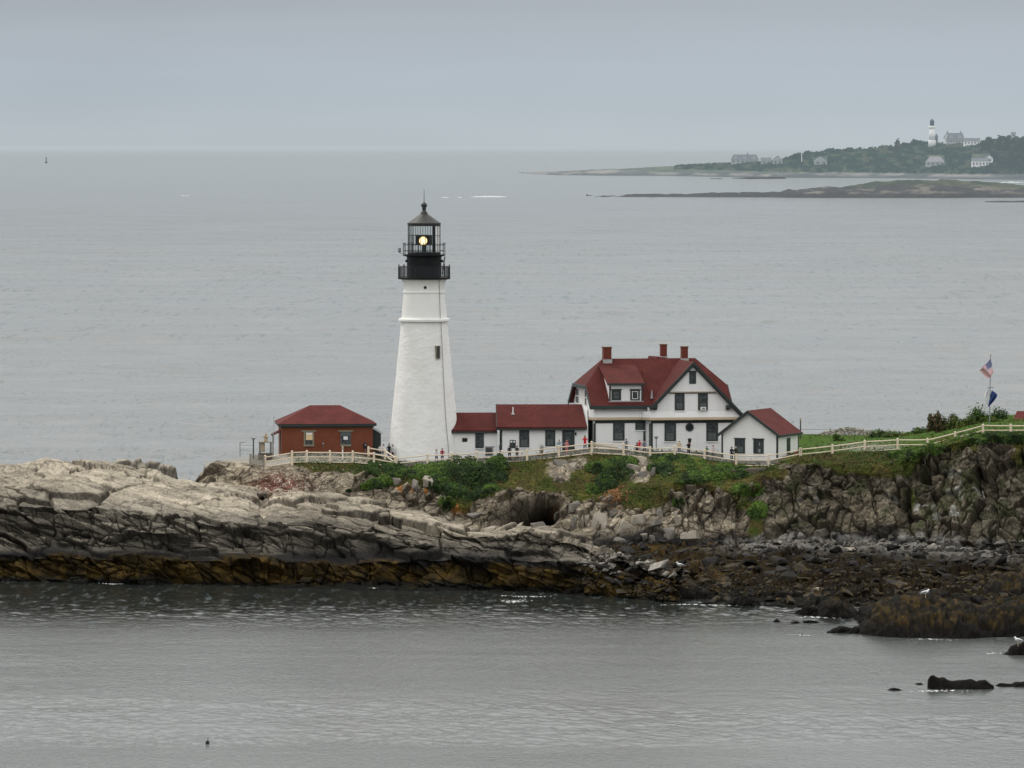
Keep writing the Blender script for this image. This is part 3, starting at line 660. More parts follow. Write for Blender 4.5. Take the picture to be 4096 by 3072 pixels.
for y, x, r in ((1120, 1757, 90), (1150, 1758, 83), (1200, 1759, 85.5), (1270, 1761, 92), (1290, 1764, 95), (1400, 1769, 104), (1500, 1774, 114), (1600, 1779, 123.5), (1700, 1785, 134), (1790, 1794, 143), (1830, 1796, 147)): pts.append(on_tower(x, y, r, .05))
mb.tube(pts, .028, 6); build(mb, 'cable', M['stone_trim'], lh)
# lower gallery
o = lathe_px('gallery_floor', [(1117, 92), (1116.5, 104), (1111, 106), (1110.5, 60)], M['black'], lh); bevel_smooth(o)
o = lathe_px('watch_room', [(1111, 69), (1030, 69.5), (1026, 71)], M['black'], lh); bevel_smooth(o)
def railing(name, yb, yt, rpx, nbar, npost, rails, mat=M['black'], rb=.016):
    c = at(LC, 1840, LY); r = lr(rpx); mb = MB(); zb_, zt = lz(yb), lz(yt)
    for k in range(nbar):
        a = 2*math.pi*k/nbar; p = Vector((c.x+r*math.cos(a), LY+r*math.sin(a), 0)); mb.tube([p+Vector((0, 0, zb_)), p+Vector((0, 0, zt))], rb, 4)
    g = MB()
    for k in range(npost):
        a = 2*math.pi*(k+.5)/npost; p = Vector((c.x+r*math.cos(a), LY+r*math.sin(a), 0)); g.tube([p+Vector((0, 0, zb_)), p+Vector((0, 0, zt+.12))], .035, 6); g.ball(p+Vector((0, 0, zt+.15)), .06, 8, 6)
    for f in rails:
        z = zb_+(zt-zb_)*f; pts = [Vector((c.x+r*math.cos(2*math.pi*k/48), LY+r*math.sin(2*math.pi*k/48), z)) for k in range(49)]; g.tube(pts, .024, 5)
    ro = build(g, 'railing', mat, lh); mbo = build(mb, 'balusters', M['dgrey'], ro) if nbar > 20 else None; return ro
railing('railing', 1111, 1066, 103.5, 110, 14, (.08, 1.0))
# upper gallery and lantern
o = lathe_px('upper_gallery_floor', [(1026, 72), (1023, 84), (1017.5, 85), (1017, 60)], M['black'], lh); bevel_smooth(o)
railing('railing', 1018, 979, 84, 14, 22, (.38, 1.0))
o = lathe_px('lantern_base', [(1018, 66.5), (1011, 66.5), (1010.5, 60)], M['black'], lh); bevel_smooth(o)
g = MB(); c = at(LC, 1840, LY); r = lr(64.5)
for k in range(20):
    a = 2*math.pi*(k+.3)/20; p = Vector((c.x+r*math.cos(a), LY+r*math.sin(a), 0)); g.tube([p+Vector((0, 0, lz(1011))), p+Vector((0, 0, lz(900)))], .026, 4)
for y in (942, 978, 1010, 902):
    pts = [Vector((c.x+r*math.cos(2*math.pi*k/20), LY+r*math.sin(2*math.pi*k/20), lz(y))) for k in range(21)]; g.tube(pts, .022 if y in (942, 978) else .05, 4)
ml = build(g, 'mullions', M['dgrey'], lh)
mg, nt = newmat('lantern_glass'); tr = N(nt, 'ShaderNodeBsdfTransparent'); tr.inputs[0].default_value = (.93, .95, .95, 1); gl = N(nt, 'ShaderNodeBsdfGlossy', Roughness=.03)
fr_ = N(nt, 'ShaderNodeFresnel', IOR=1.45); mx = N(nt, 'ShaderNodeMixShader'); L(nt, math_n(nt, 'MULTIPLY', fr_.outputs[0], .6), mx.inputs[0]); L(nt, tr.outputs[0], mx.inputs[1]); L(nt, gl.outputs[0], mx.inputs[2])
o_ = N(nt, 'ShaderNodeOutputMaterial'); L(nt, mx.outputs[0], o_.inputs[0]); M['lglass'] = mg
mb = MB(); b = len(mb.v)
for z in (lz(1011), lz(901)):
    for k in range(20):
        a = 2*math.pi*(k+.3)/20; mb.v.append(Vector((c.x+(r-.03)*math.cos(a), LY+(r-.03)*math.sin(a), z)))
for k in range(20): mb.f.append([k, (k+1) % 20, 20+(k+1) % 20, 20+k]); mb.mi.append(0)
build(mb, 'glazing', M['lglass'], lh)
# blank landward panels: dark post and white shade, on the right of the lantern
def arc(name, a0, a1, y0, y1, rr, mat, parent=lh, seg=8, th=.04):
    mb = MB()
    for i in range(seg):
        q = []
        for z in (lz(y1), lz(y0)):
            for (a, rad) in ((a0+(a1-a0)*i/seg, rr), (a0+(a1-a0)*(i+1)/seg, rr), (a0+(a1-a0)*(i+1)/seg, rr-th), (a0+(a1-a0)*i/seg, rr-th)):
                q.append(Vector((c.x+rad*math.cos(R(a)), LY+rad*math.sin(R(a)), z)))
        mb.hexa(q)
    return build(mb, name, mat, parent)
arc('door_post', -55, -43, 897, 1012, lr(62.5), M['black'])
arc('white_panel', -43, -4, 901, 1010, lr(63.5), M['white'])
arc('lens_screen', 60, 127, 940, 978, lr(58), M['black'], seg=14)
arc('lens_screen', -62, -50, 942, 978, lr(50), M['black'])
arc('lens_screen', -128, -112, 942, 978, lr(52), M['black'])
me_, nt = newmat('lamp_glow'); em = N(nt, 'ShaderNodeEmission'); g_ = posn(nt)
lw = N(nt, 'ShaderNodeLayerWeight'); rr_ = ramp(nt, lw.outputs['Facing'], [(0, (1, .86, .52)), (.5, (1, .72, .30)), (1, (.75, .38, .10))]); L(nt, rr_, em.inputs[0]); em.inputs[1].default_value = 1.7
o_ = N(nt, 'ShaderNodeOutputMaterial'); L(nt, em.outputs[0], o_.inputs[0])
mb = MB(); lp = at(1692.5, 963, LY-.5); mb.ball(lp, (.41, .3, .41), 24, 16); lens = build(mb, 'lamp', me_, lh, True)
mb = MB(); mb.tube([Vector((c.x, LY, lz(1010))), Vector((c.x, LY, lz(980)))], .24, 16); build(mb, 'lamp_pedestal', M['dgrey'], lh)
o = lathe_px('lantern_roof', [(902, 60), (901, 66), (893, 67.5), (892, 67.5), (888, 61), (857, 16), (853, 14)], M['cone'], lh, 32); bevel_smooth(o, 20)
o = lathe_px('ventilator', [(858, 14), (850, 14.5), (848, 10), (840, 7.5), (835, 7), (834, 9), (831, 9), (830, 6), (827, 11), (822, 12.3), (817, 11.3), (812, 7), (809.5, 3)], M['cone'], lh, 24)
mb = MB(); mb.tube([Vector((c.x, LY, lz(811))), Vector((c.x, LY, lz(757)))], [.045, .018], 6); build(mb, 'lightning_rod', M['dgrey'], lh)
mb = MB(); mb.tube([at(1612, 1016, LY), at(1597, 1010, LY)], .03, 6); mb.tube([at(1597, 1010, LY), at(1598, 992, LY)], .04, 6); mb.lathe(Vector((at(1598, 1000, LY).x, LY, 0)), [(.05, lz(1011)), (.16, lz(1006)), (.14, lz(992)), (.05, lz(991))], 10); build(mb, 'floodlight', M['grey'], lh)
mb = MB(); mb.tube([at(1767.5, 1096, LY-.6), at(1778, 1026, LY-.6)], .03, 5); mb.tube([at(1771, 1096, LY-.2), at(1781, 1026, LY-.2)], .03, 5)
for i in range(9):
    f = i/9; mb.tube([at(1767.5+10.5*f, 1096-70*f, LY-.6), at(1771+10*f, 1096-70*f, LY-.2)], .015, 4)
build(mb, 'ladder', M['black'], lh)
mb = MB(); mb.ball(at(1625.5, 1044, LY-.3), .13, 10, 8); build(mb, 'vent_knob', M['black'], lh); mb = MB(); mb.ball(at(1769, 1044, LY-.3), .13, 10, 8); build(mb, 'vent_knob', M['black'], lh)
# ------------------------------------------------------------------ window helper
def window(K, parent, px0, py0, px1, py1, d, mat_f=None, mat_p=None, bw=.12, grid=(1, 2), label=None, sill=True, cap=False, curtain=0, name='window'):
    x0, z1 = K.loc(px0, py0, d); x1, z0 = K.loc(px1, py1, d); z0 = K.loc(px0, py1, d)[1]
    mat_f = mat_f or M['trim']; mat_p = mat_p or M['glass']; f = MB()
    K.box(f, x0, x0+bw, d-.05, d+.03, z0, z1); K.box(f, x1-bw, x1, d-.05, d+.03, z0, z1)
    K.box(f, x0+bw, x1-bw, d-.05, d+.03, z1-bw*1.1, z1); K.box(f, x0+bw, x1-bw, d-.05, d+.03, z0, z0+bw*.8)
    fo = build(f, name, mat_f, parent)
    if label: fo['label'] = label
    p = MB(); K.box(p, x0+bw*.9, x1-bw*.9, d-.012, d+.02, z0+bw*.7, z1-bw); build(p, 'pane', mat_p, fo)
    mu = MB(); nx, nz_ = grid; a0, a1, b0, b1 = x0+bw, x1-bw, z0+bw*.8, z1-bw*1.1
    for i in range(1, nz_): zz = b0+(b1-b0)*i/nz_; K.box(mu, a0, a1, d-.035, d-.013, zz-.03, zz+.03)
    for i in range(1, nx): xx = a0+(a1-a0)*i/nx; K.box(mu, xx-.016, xx+.016, d-.03, d-.013, b0, b1)
    if mu.v: build(mu, 'muntins', mat_f, fo)
    if curtain:
        cu = MB(); K.box(cu, a0+.06, a1-.06, d-.02, d-.014, b0+.04, b0+(b1-b0)*curtain); build(cu, 'curtain', M['curtain'], fo)
    if sill: s = MB(); K.box(s, x0-.06, x1+.06, d-.12, d-.052, z0-.07, z0+.02); build(s, 'sill', M['wtrim'], fo)
    if cap: s = MB(); K.box(s, x0-.08, x1+.08, d-.11, d-.052, z1-.05, z1+.05); build(s, 'head_trim', M['trim'], fo)
    return fo
def slab(K, pts, t, mb=None):      # roof plane: local pts (x,d,z) top surface
    mb = mb or MB(); w_ = [K.w(*q) for q in pts]; mb.prism(w_, (0, 0, -t)); return mb
# ------------------------------------------------------------------ brick house (fog signal building)
K = Fr(1127, 1812, 598.0, 5)
bh = empty('brick_building', K.w(4.5, 3.3, 0), 'small red brick building with hipped red roof left of the lighthouse', 'building')
xr_ = K.loc(1491, 1800, 0)[0]; DP = 6.6
zt = K.loc(1300, 1704, 0)[1]; mb = MB(); K.box(mb, 0, xr_, 0, DP, -1.0, zt); build(mb, 'wall', M['brick'], bh)
ov = .42; ze = K.loc(1300, 1696, -ov)[1]; zr = K.loc(1300, 1620.5, DP/2)[1]
xa = K.loc(1240, 1620.5, DP/2)[0]; xb = K.loc(1359, 1620.5, DP/2)[0]
mb = MB(); e = [(-ov, -ov), (xr_+ov, -ov), (xr_+ov, DP+ov), (-ov, DP+ov)]
vs_ = [K.w(x, d, ze) for x, d in e]+[K.w(xa, DP/2, zr), K.w(xb, DP/2, zr)]
mb.add(vs_, [(0, 1, 5, 4), (1, 2, 5), (2, 3, 4, 5), (3, 0, 4), (3, 2, 1, 0)]); build(mb, 'roof', M['roof_b'], bh)
mb = MB(); K.box(mb, -ov+.06, xr_+ov-.06, -ov+.06, DP+ov-.06, zt-.02, ze-.004); K.box(mb, -.1, xr_+.1, -.1, DP+.1, zt-.14, zt-.022); build(mb, 'fascia', M['trim'], bh)
for (a, b_, lab) in ((1215, 1256, 'window with a tan roller blind behind the upper sash'), (1362, 1404, 'window with a small white notice in it')):
    first = a < 1300
    fo = window(K, bh, a, 1727, b_, 1783, 0, M['stone_trim'] if first else M['greyblue'], bw=.14 if first else .06, grid=(1, 2), label=lab, sill=False)
    x0, z1 = K.loc(a, 1727, 0); x1, z0 = K.loc(b_, 1783, 0)
    s = MB(); K.box(s, x0-.22, x1+.22, -.10, -.055, z1+.003, z1+.16); build(s, 'lintel', M['stone_trim'], fo)
    s = MB(); K.box(s, x0-.02, x1+.02, -.14, -.056, z0-.06, z0+.14); build(s, 'sill', M['stone_trim'], fo)
    if first:
        q0, q1 = K.loc(1224, 1731, -.04), K.loc(1250, 1760, -.04); s = MB(); K.box(s, q0[0], q1[0], -.06, -.035, q1[1], q0[1]); build(s, 'blind', M['shade'], fo)
        q0, q1 = K.loc(1225, 1731, -.04), K.loc(1249, 1738, -.04); s = MB(); K.box(s, q0[0], q1[0], -.066, -.062, q1[1], q0[1]); build(s, 'blind_top', M['white'], fo)
    else:
        q0, q1 = K.loc(1374, 1746, -.04), K.loc(1391, 1759, -.04); s = MB(); K.box(s, q0[0], q1[0], -.07, -.055, q1[1], q0[1]); no = build(s, 'notice', M['white'], fo)
        q0, q1 = K.loc(1364, 1729, -.04), K.loc(1402, 1744, -.04); s = MB(); K.box(s, q0[0], q1[0], -.05, -.036, q1[1], q0[1]); build(s, 'upper_sash', M['greyblue'], fo)
# side porch on the left
q = [K.w(-1.0, 2.0, 0), K.w(-1.0, 4.4, 0)]
mb = MB(); zp = K.loc(1105, 1735, 2)[1]; mb.prism([K.w(-.001, 1.6, zp+.35), K.w(-.9, 1.6, zp-.12), K.w(-.9, 1.6, zp-.22), K.w(-.001, 1.6, zp+.22)], K.ey*2.6); build(mb, 'porch_roof', M['roof_b'], bh)
mb = MB()
K.box(mb, -.85, -.73, 1.7, 1.8, -1, zp-.2); build(mb, 'porch_post', M['wood_old'], bh)
mb = MB(); K.box(mb, -.05, -.001, 2.2, 3.3, 0, 2.1); build(mb, 'door', M['trim'], bh)
# green lean-to on the right
mb = MB(); x0 = xr_; x1 = K.loc(1524, 1735, 1.2)[0]; z0h = K.loc(1493, 1712, 1.2)[1]; z1h = K.loc(1524, 1733, 1.2)[1]
mb.prism([K.w(x0+.003, 1.2, -1), K.w(x1, 1.2, -1), K.w(x1, 1.2, z1h-.05), K.w(x0+.003, 1.2, z0h-.05)], K.ey*3.4); lt = build(mb, 'lean_to', M['trim'], bh)
mb = MB(); mb.prism([K.w(x0+.003, 1.0, z0h+.05), K.w(x1+.18, 1.0, z1h-.06), K.w(x1+.18, 1.0, z1h+.0), K.w(x0+.003, 1.0, z0h+.12)], K.ey*3.8); build(mb, 'lean_to_roof', M['stone_trim'], lt)
mb = MB(); p0 = K.loc(1293, 1775, -.06); mb.ball(K.w(p0[0], -.1, p0[1]), .11, 10, 8); mb.tube([K.w(p0[0], -.08, p0[1]), K.w(p0[0], -.08, p0[1]-.4)], .02, 5); build(mb, 'outside_tap', M['grey'], bh)
mb = MB(); p0 = K.loc(1461, 1781, -.06); K.box(mb, p0[0]-.17, p0[0]+.13, -.2, -.003, p0[1]-.3, p0[1]+.22); mt_ = build(mb, 'electric_meter', M['black'], bh)
mb = MB(); mb.ball(K.w(p0[0]+.02, -.22, p0[1]+.03), .1, 10, 8); build(mb, 'meter_dial', M['grey'], mt_)
mb = MB(); mb.tube([K.w(p0[0], -.1, p0[1]-.3), K.w(p0[0], -.1, -.6)], .04, 6); build(mb, 'conduit', M['grey'], mt_)
# antenna pole fixed to the left wall corner
mb = MB(); p = at(1095.5, 1668, 597.6); mb.tube([p, Vector((p.x, p.y, p.z-2.6))], .02, 5); mb.ball(p, .06, 8, 6); mb.box((p.x-.08, p.y, p.z-1.75), (.1, .1, .4)); build(mb, 'antenna', M['grey'], bh)
# ------------------------------------------------------------------ low white link building
K = Fr(1990, 1838, 598.4, 1)
lk = empty('link_building', K.w(-2, 2, 0), 'lowest white building with short red roof, joined to the lighthouse foot', 'building')
x0 = K.loc(1800, 1800, 0)[0]; ze = K.loc(1900, 1730, 0)[1]
mb = MB(); K.box(mb, x0, -.003, .003, 4.6, -1, ze); build(mb, 'wall', M['rubble'], lk)
mb = MB(); z_e = K.loc(1900, 1721, -.3)[1]; z_r = K.loc(1900, 1650, 2.3)[1]
mb.prism([K.w(x0-.1, -.3, z_e), K.w(x0-.1, 2.3, z_r), K.w(x0-.1, 4.9, z_e), K.w(x0-.1, 4.9, z_e-.12), K.w(x0-.1, 2.3, z_r-.14), K.w(x0-.1, -.3, z_e-.12)], K.ex*(-x0+.05)); build(mb, 'roof', M['roof'], lk)
mb = MB(); K.box(mb, x0-.1, -.01, -.33, .0, z_e-.30, z_e-.122); build(mb, 'fascia', M['trim'], lk)
window(K, lk, 1901, 1732, 1935.5, 1794, 0, bw=.1, grid=(1, 2))
mb = MB(); a = K.loc(1849, 1754, -.02); b_ = K.loc(1869, 1767, -.02); K.box(mb, a[0], b_[0], -.04, .02, b_[1], a[1]); vn = build(mb, 'wall_vent', M['black'], lk)
mb = MB(); K.box(mb, a[0]-.04, b_[0]+.04, -.07, -.042, a[1], a[1]+.07); build(mb, 'lintel', M['stone_trim'], vn)
mb = MB(); mb.ball(K.w(K.loc(1997, 1790, 0)[0], -.15, K.loc(1997, 1790, 0)[1]), (.05, .05, .25), 8, 6); build(mb, 'downspout', M['grey'], lk)
# ------------------------------------------------------------------ long white building with red roof
K = Fr(2003, 1838, 597.6, 1.5)
lb = empty('long_building', K.w(4, 2.5, 0), 'long white clapboard building with plain red roof and small vent pipe', 'building')
xe = K.loc(2352, 1760, 0)[0]; z_e = K.loc(2100, 1708, -.4)[1]; z_r = K.loc(2100, 1617, 3.0)[1]
mb = MB(); mb.prism([K.w(0, 0, -1.2), K.w(0, 6, -1.2), K.w(0, 6, z_e-.2), K.w(0, 3, z_r-.2), K.w(0, 0, z_e-.2)], K.ex*xe); build(mb, 'wall', M['clap'], lb)
xl_ = K.loc(1986, 1640, 1)[0]; xq = K.loc(2349, 1640, 0)[0]; sl_ = K.loc(2327, 1617, 3)[0]
mb = MB(); mb.prism([K.w(xl_, -.4, z_e), K.w(xl_, 3, z_r), K.w(xl_, 3, z_r-.15), K.w(xl_, -.4, z_e-.15)], K.ex*.001)
def rslab(x_e0, x_r0, x_e1, x_r1, d_e, d_r):
    mb = MB(); t = .15
    return mb.add([K.w(x_e0, d_e, z_e-t), K.w(x_e1, d_e, z_e-t), K.w(x_r1, d_r, z_r-t), K.w(x_r0, d_r, z_r-t), K.w(x_e0, d_e, z_e), K.w(x_e1, d_e, z_e), K.w(x_r1, d_r, z_r), K.w(x_r0, d_r, z_r)],
                  [(0, 3, 2, 1), (4, 5, 6, 7), (0, 1, 5, 4), (1, 2, 6, 5), (2, 3, 7, 6), (3, 0, 4, 7)])
xtop = K.loc(1985, 1617, 3)[0]
ro = rslab(xl_, xtop, xq, sl_, -.4, 3.0); r2_ = rslab(xl_, xtop, xq, sl_, 6.4, 3.004); ro.add(r2_.v, r2_.f); build(ro, 'roof', M['roof'], lb)
mb = MB(); K.box(mb, xl_, xq-.05, -.44, -.1, z_e-.32, z_e-.155)
mb.add([K.w(xl_-.06, -.44, z_e-.3), K.w(xl_-.003, -.44, z_e-.3), K.w(xl_-.003, -.44, z_e+.02), K.w(xl_-.06, -.44, z_e+.02), K.w(xtop-.06, 3, z_r-.3), K.w(xtop-.003, 3, z_r-.3), K.w(xtop-.003, 3, z_r+.02), K.w(xtop-.06, 3, z_r+.02)], [(0, 1, 2, 3), (7, 6, 5, 4), (0, 4, 5, 1), (1, 5, 6, 2), (2, 6, 7, 3), (3, 7, 4, 0)])
build(mb, 'fascia', M['trim'], lb)
mb = MB(); K.box(mb, -.03, .14, -.03, .1, -1, z_e-.33); build(mb, 'corner_board', M['trim'], lb)
for a, b_ in ((2077, 2117), (2181, 2221)): window(K, lb, a, 1719, b_, 1791 if a < 2100 else 1787, 0, bw=.13, grid=(2, 2), curtain=.45)
a = K.loc(2249, 1719, 0); b_ = K.loc(2298, 1805, 0); mb = MB(); K.box(mb, a[0], b_[0], -.06, .02, -.9, a[1]); dr = build(mb, 'door', M['trim'], lb)
mb = MB(); K.box(mb, a[0]+.25, b_[0]-.25, -.075, -.062, a[1]-1.2, a[1]-.25); build(mb, 'pane', M['glass'], dr); mb = MB(); mb.ball(K.w(b_[0]-.15, -.12, .3), .05, 8, 6); build(mb, 'handle', M['grey'], dr)
mb = MB(); a = K.loc(2298, 1721, 0); b_ = K.loc(2343, 1812, 0); K.box(mb, a[0]+.05, b_[0], -.03, .02, -.8, a[1]); dd_ = build(mb, 'white_door', M['white'], lb)
mb = MB(); q = K.loc(2303, 1735, -.1); mb.ball(K.w(q[0], -.14, q[1]), (.09, .09, .17), 10, 8); build(mb, 'wall_lamp', M['black'], lb)
# vent pipe on roof
mb = MB(); q = K.loc(2052, 1655, 1.2)
def on_slope(px, py):
    o = Vector((0, 0, CAMH)); d = at(px, py, 100)-o; n = K.ex.cross(K.w(0, 3, z_r)-K.w(0, -.4, z_e)); t = (K.w(0, 3, z_r)-o).dot(n)/d.dot(n); return o+d*t
p = on_slope(2052, 1656); mb.tube([p+Vector((0, 0, -.1)), p+Vector((0, 0, .70))], .06, 8); vp = build(mb, 'vent_pipe', M['white'], lb); mb = MB(); mb.lathe(Vector((p.x, p.y, 0)), [(.19, p.z-.06), (.15, p.z+.06), (.07, p.z+.16)], 12); build(mb, 'vent_flashing', M['lead'], vp)
# low board with two round lamps in it (window unit)
window(K, lb, 2039, 1760, 2063, 1792, 0, bw=.07, grid=(1, 1), label='small dark board with two white discs', sill=False)
mb = MB()
for xx in (2045.5, 2056.5): q = K.loc(xx, 1767, -.06); mb.tube([K.w(q[0], -.09, q[1]), K.w(q[0], -.056, q[1])], .1, 12)
build(mb, 'disc', M['white'], lb)
# ------------------------------------------------------------------ keepers' house
K = Fr(2368, 1796, 598.0, 11)
kh = empty('keepers_house', K.w(6, 4, 0), 'large white house with steep red roof, three chimneys and dark green trim', 'house')
W = 11.0; SB = 1.1               # left part: facade at d=SB, wing facade at d=0
ez = K.loc(2365, 1624, SB-.55)[1]; DR = SB-.55+W/2; rz = K.loc(2500, 1434, DR)[1]
pitch = (rz-ez)/(W/2)
xl = K.loc(2363, 1624, SB-.55)[0]            # left rake edge
JX = 2.35; jz = ez+pitch*JX                   # jerkin eave height
hipx = K.loc(2410, 1436, DR)[0]
xR = K.loc(2908, 1556, SB-.55+JX)[0]
hipR = K.loc(2781, 1436, DR)[0]; d0 = SB-.55; d1 = d0+W
def roofmb():
    mb = MB(); t = .16
    T = [(xl, d0, ez), (xR, d0, ez), (xR, d0+JX, jz), (hipR, DR, rz), (hipx, DR, rz), (xl, d0+JX, jz)]
    B = [(xl, d1, ez), (xR, d1, ez), (xR, d1-JX, jz), (xl, d1-JX, jz)]
    top = [K.w(*q) for q in T]; bot = [p+Vector((0, 0, -t)) for p in top]; tb = [K.w(*q) for q in B]; bb = [p+Vector((0, 0, -t)) for p in tb]
    # idx: top 0-5, bot 6-11, tb 12-15, bb 16-19
    mb.add(top+bot+tb+bb, [(0, 1, 2, 3, 4, 5), (12, 15, 4, 3, 14, 13), (5, 4, 15), (2, 14, 3),
        (11, 10, 9, 8, 7, 6), (17, 18, 9, 10, 19, 16), (19, 10, 11), (9, 18, 8),
        (0, 6, 7, 1), (1, 7, 8, 2), (2, 8, 18, 14), (14, 18, 17, 13), (13, 17, 16, 12), (12, 16, 19, 15), (15, 19, 11, 5), (5, 11, 6, 0)])
    return mb
build(roofmb(), 'main_roof', M['roof'], kh)
# trim: eave fascia, left rake boards, jerkin fascia
mb = MB(); xw = K.loc(2612, 1640, SB-.55)[0]
K.box(mb, xl-.02, xw, d0-.06, d0-.003, ez-.36, ez+.02); K.box(mb, xl+.4, xw, d0-.003, SB, ez-.36, ez-.20)
def board(mb, A, B, dx, h, off=(0, 0, 0)):   # sloping board in plane x=const between A,B (d,z)
    x = A[0]; return mb.prism([K.w(x, A[1], A[2]-h), K.w(x, B[1], B[2]-h), K.w(x, B[1], B[2]+.03), K.w(x, A[1], A[2]+.03)], K.ex*dx)
board(mb, (xl-.10, d0-.05, ez), (xl-.10, d0+JX, jz), .098, .34); board(mb, (xl-.10, d1, ez), (xl-.10, d1-JX, jz), .098, .34)
K.box(mb, xl-.13, xl-.002, d0+JX-.02, d1-JX+.02, jz-.32, jz+.02)
build(mb, 'fascia', M['trim'], kh); mb = MB(); K.box(mb, xR+.003, xR+.09, d0+JX, d1-JX, jz-.32, jz+.02); board(mb, (xR+.003, d0, ez), (xR+.003, d0+JX, jz), .08, .34)
build(mb, 'fascia', M['trim'], kh)
# walls : left part upper, gable (left end)
gx = xl+.42
mb = MB(); gp = lambda d, z: K.w(gx, d, z)
zs = K.loc(2368, 1680, SB)[1]
mb.prism([gp(SB, -1), gp(d1-.55, -1), gp(d1-.55, ez+.1), gp(d1-JX-.1, jz-.18), gp(d0+JX+.1, jz-.18), gp(SB, ez+.1)], K.ex*(xR-.5-gx)); build(mb, 'wall', M['clap'], kh)
# wing body
wx0 = K.loc(2604, 1700, 0)[0]; wx1 = K.loc(2934, 1700, 0)[0]
ap = K.loc(2774, 1447, -.7); le = K.loc(2603, 1629, -.7); re_ = K.loc(2990, 1676, -.7); tp = (ap[1]-le[1])/(ap[0]-le[0])
lez = le[1]; rex = re_[0]; rez = ap[1]-(rex-ap[0])*tp
mb = MB(); ux0 = wx0-.25; ux1 = wx1+.55
# ground floor box + upper gable section
K.box(mb, wx0, wx1, .003, 6, -1.2, zs-.1)
zcut = lambda x: ap[1]-abs(x-ap[0])*tp-.30
wp = [(ux0, zs), (ux1, zs), (ux1, min(zcut(ux1), 99)), (ap[0], ap[1]-.30), (ux0+.35, zcut(ux0+.35)), (ux0, zcut(ux0+.35)-.05)]
mb.prism([K.w(x, -.20, z) for x, z in wp], K.ey*6.2); build(mb, 'wing_wall', M['clap'], kh)
# wing roof (two planes, running back into main roof)
mb = MB(); t = .16; dB = DR
def plane(x0, z0, x1, z1, da, db, t=.16):
    return mb.hexa([K.w(x0, da, z0-t), K.w(x1, da, z1-t), K.w(x1, db, z1-t), K.w(x0, db, z0-t), K.w(x0, da, z0), K.w(x1, da, z1), K.w(x1, db, z1), K.w(x0, db, z0)])
plane(le[0], lez, ap[0], ap[1], -.7, dB); plane(ap[0]+.002, ap[1], rex, rez, -.7, dB); build(mb, 'wing_roof', M['roof'], kh)
# barge boards
mb = MB(); bw = .36
def barge(x0, z0, x1, z1, d, th, w_):
    ln = math.hypot(x1-x0, z1-z0); nx, nz_ = (z1-z0)/ln*w_, -(x1-x0)/ln*w_
    if nz_ > 0: nx, nz_ = -nx, -nz_
    mb.prism([K.w(x0, d, z0+.03), K.w(x1, d, z1+.03), K.w(x1+nx*0, d, z1+nz_*1.3), K.w(x0+nx*0, d, z0+nz_*1.3)], K.ey*th)
barge(le[0]-.06, lez-.06*tp, ap[0], ap[1], -.78, .075, bw); barge(ap[0]+.002, ap[1], rex, rez, -.78, .075, bw)
barge(le[0]+.3, lez+.3*tp-.28, ap[0], ap[1]-.28, -.64, .38, .22); barge(ap[0]+.002, ap[1]-.28, rex-.3, rez+.3*tp-.28, -.64, .38, .22)
build(mb, 'barge_board', M['trim'], kh)
# brackets
for (pa, pb, nm) in ((2598, 2629, 0), (2905, 2927, 1)):
    a = K.loc(pa, 1621, -.5); b_ = K.loc(pb, 1633, -.5); mb = MB(); K.box(mb, a[0], b_[0], -.7, -.21, b_[1], a[1]); K.box(mb, a[0]+(.2 if nm == 0 else .0), b_[0]-(0 if nm == 0 else .2), -.55, -.205, b_[1]-.15, b_[1]-.003); build(mb, 'bracket', M['trim'], kh)
# flared skirt band (upper storey) : left part, chamfer, wing
mb = MB(); zsk = K.loc(2450, 1679, SB-.3)[1]; zu = K.loc(2450, 1645, SB)[1]
def skirt(path, z0, z1, out):     # path of (x,d) points, flare out at bottom
    n = len(path); top = []; bot = []
    for i, (x, d) in enumerate(path):
        if i == 0: nx, nd = path[1][1]-d, -(path[1][0]-x)
        elif i == n-1: nx, nd = d-path[-2][1], -(x-path[-2][0])
        else: nx, nd = path[i+1][1]-path[i-1][1], -(path[i+1][0]-path[i-1][0])
        l_ = math.hypot(nx, nd); nx, nd = nx/l_, nd/l_
        top.append((x+nx*.02, d+nd*.02)); bot.append((x+nx*out, d+nd*out))
    vs_ = [K.w(x, d, z1) for x, d in top]+[K.w(x, d, z0+.25) for x, d in [( (a[0]*.4+b[0]*.6), (a[1]*.4+b[1]*.6)) for a, b in zip(top, bot)]]+[K.w(x, d, z0) for x, d in bot]+[K.w(x, d+.35, z0) for x, d in path]
    f = []
    for k in range(3):
        for i in range(n-1): f.append((k*n+i, k*n+i+1, (k+1)*n+i+1, (k+1)*n+i))
    mb.add(vs_, f)
skl = K.locx(2338, 1670, gx-.25)[0]
path = [(gx-.22, SB+6.0), (gx-.22, SB+.5), (gx+.18, SB-.02), (wx0-.75, SB-.02), (wx0-.2, -.2), (ux1, -.2)]
skirt(path, zsk, zu, .26); build(mb, 'skirt', M['clap'], kh)
mb = MB()
skirt([(x, d) for x, d in path], zsk-.10, zsk-.003, .24); build(mb, 'skirt_trim', M['trim'], kh)
mb = MB(); skirt(path, zsk-.02, zsk+.035, .29); build(mb, 'skirt_edge', M['tan'], kh)
# dark frieze under skirt
mb = MB(); K.box(mb, gx+.1, wx0-.3, SB-.05, SB-.003, zsk-.36, zsk-.1); K.box(mb, wx0-.02, wx1+.02, -.05, -.003, zsk-.36, zsk-.1); build(mb, 'frieze', M['trim'], kh)
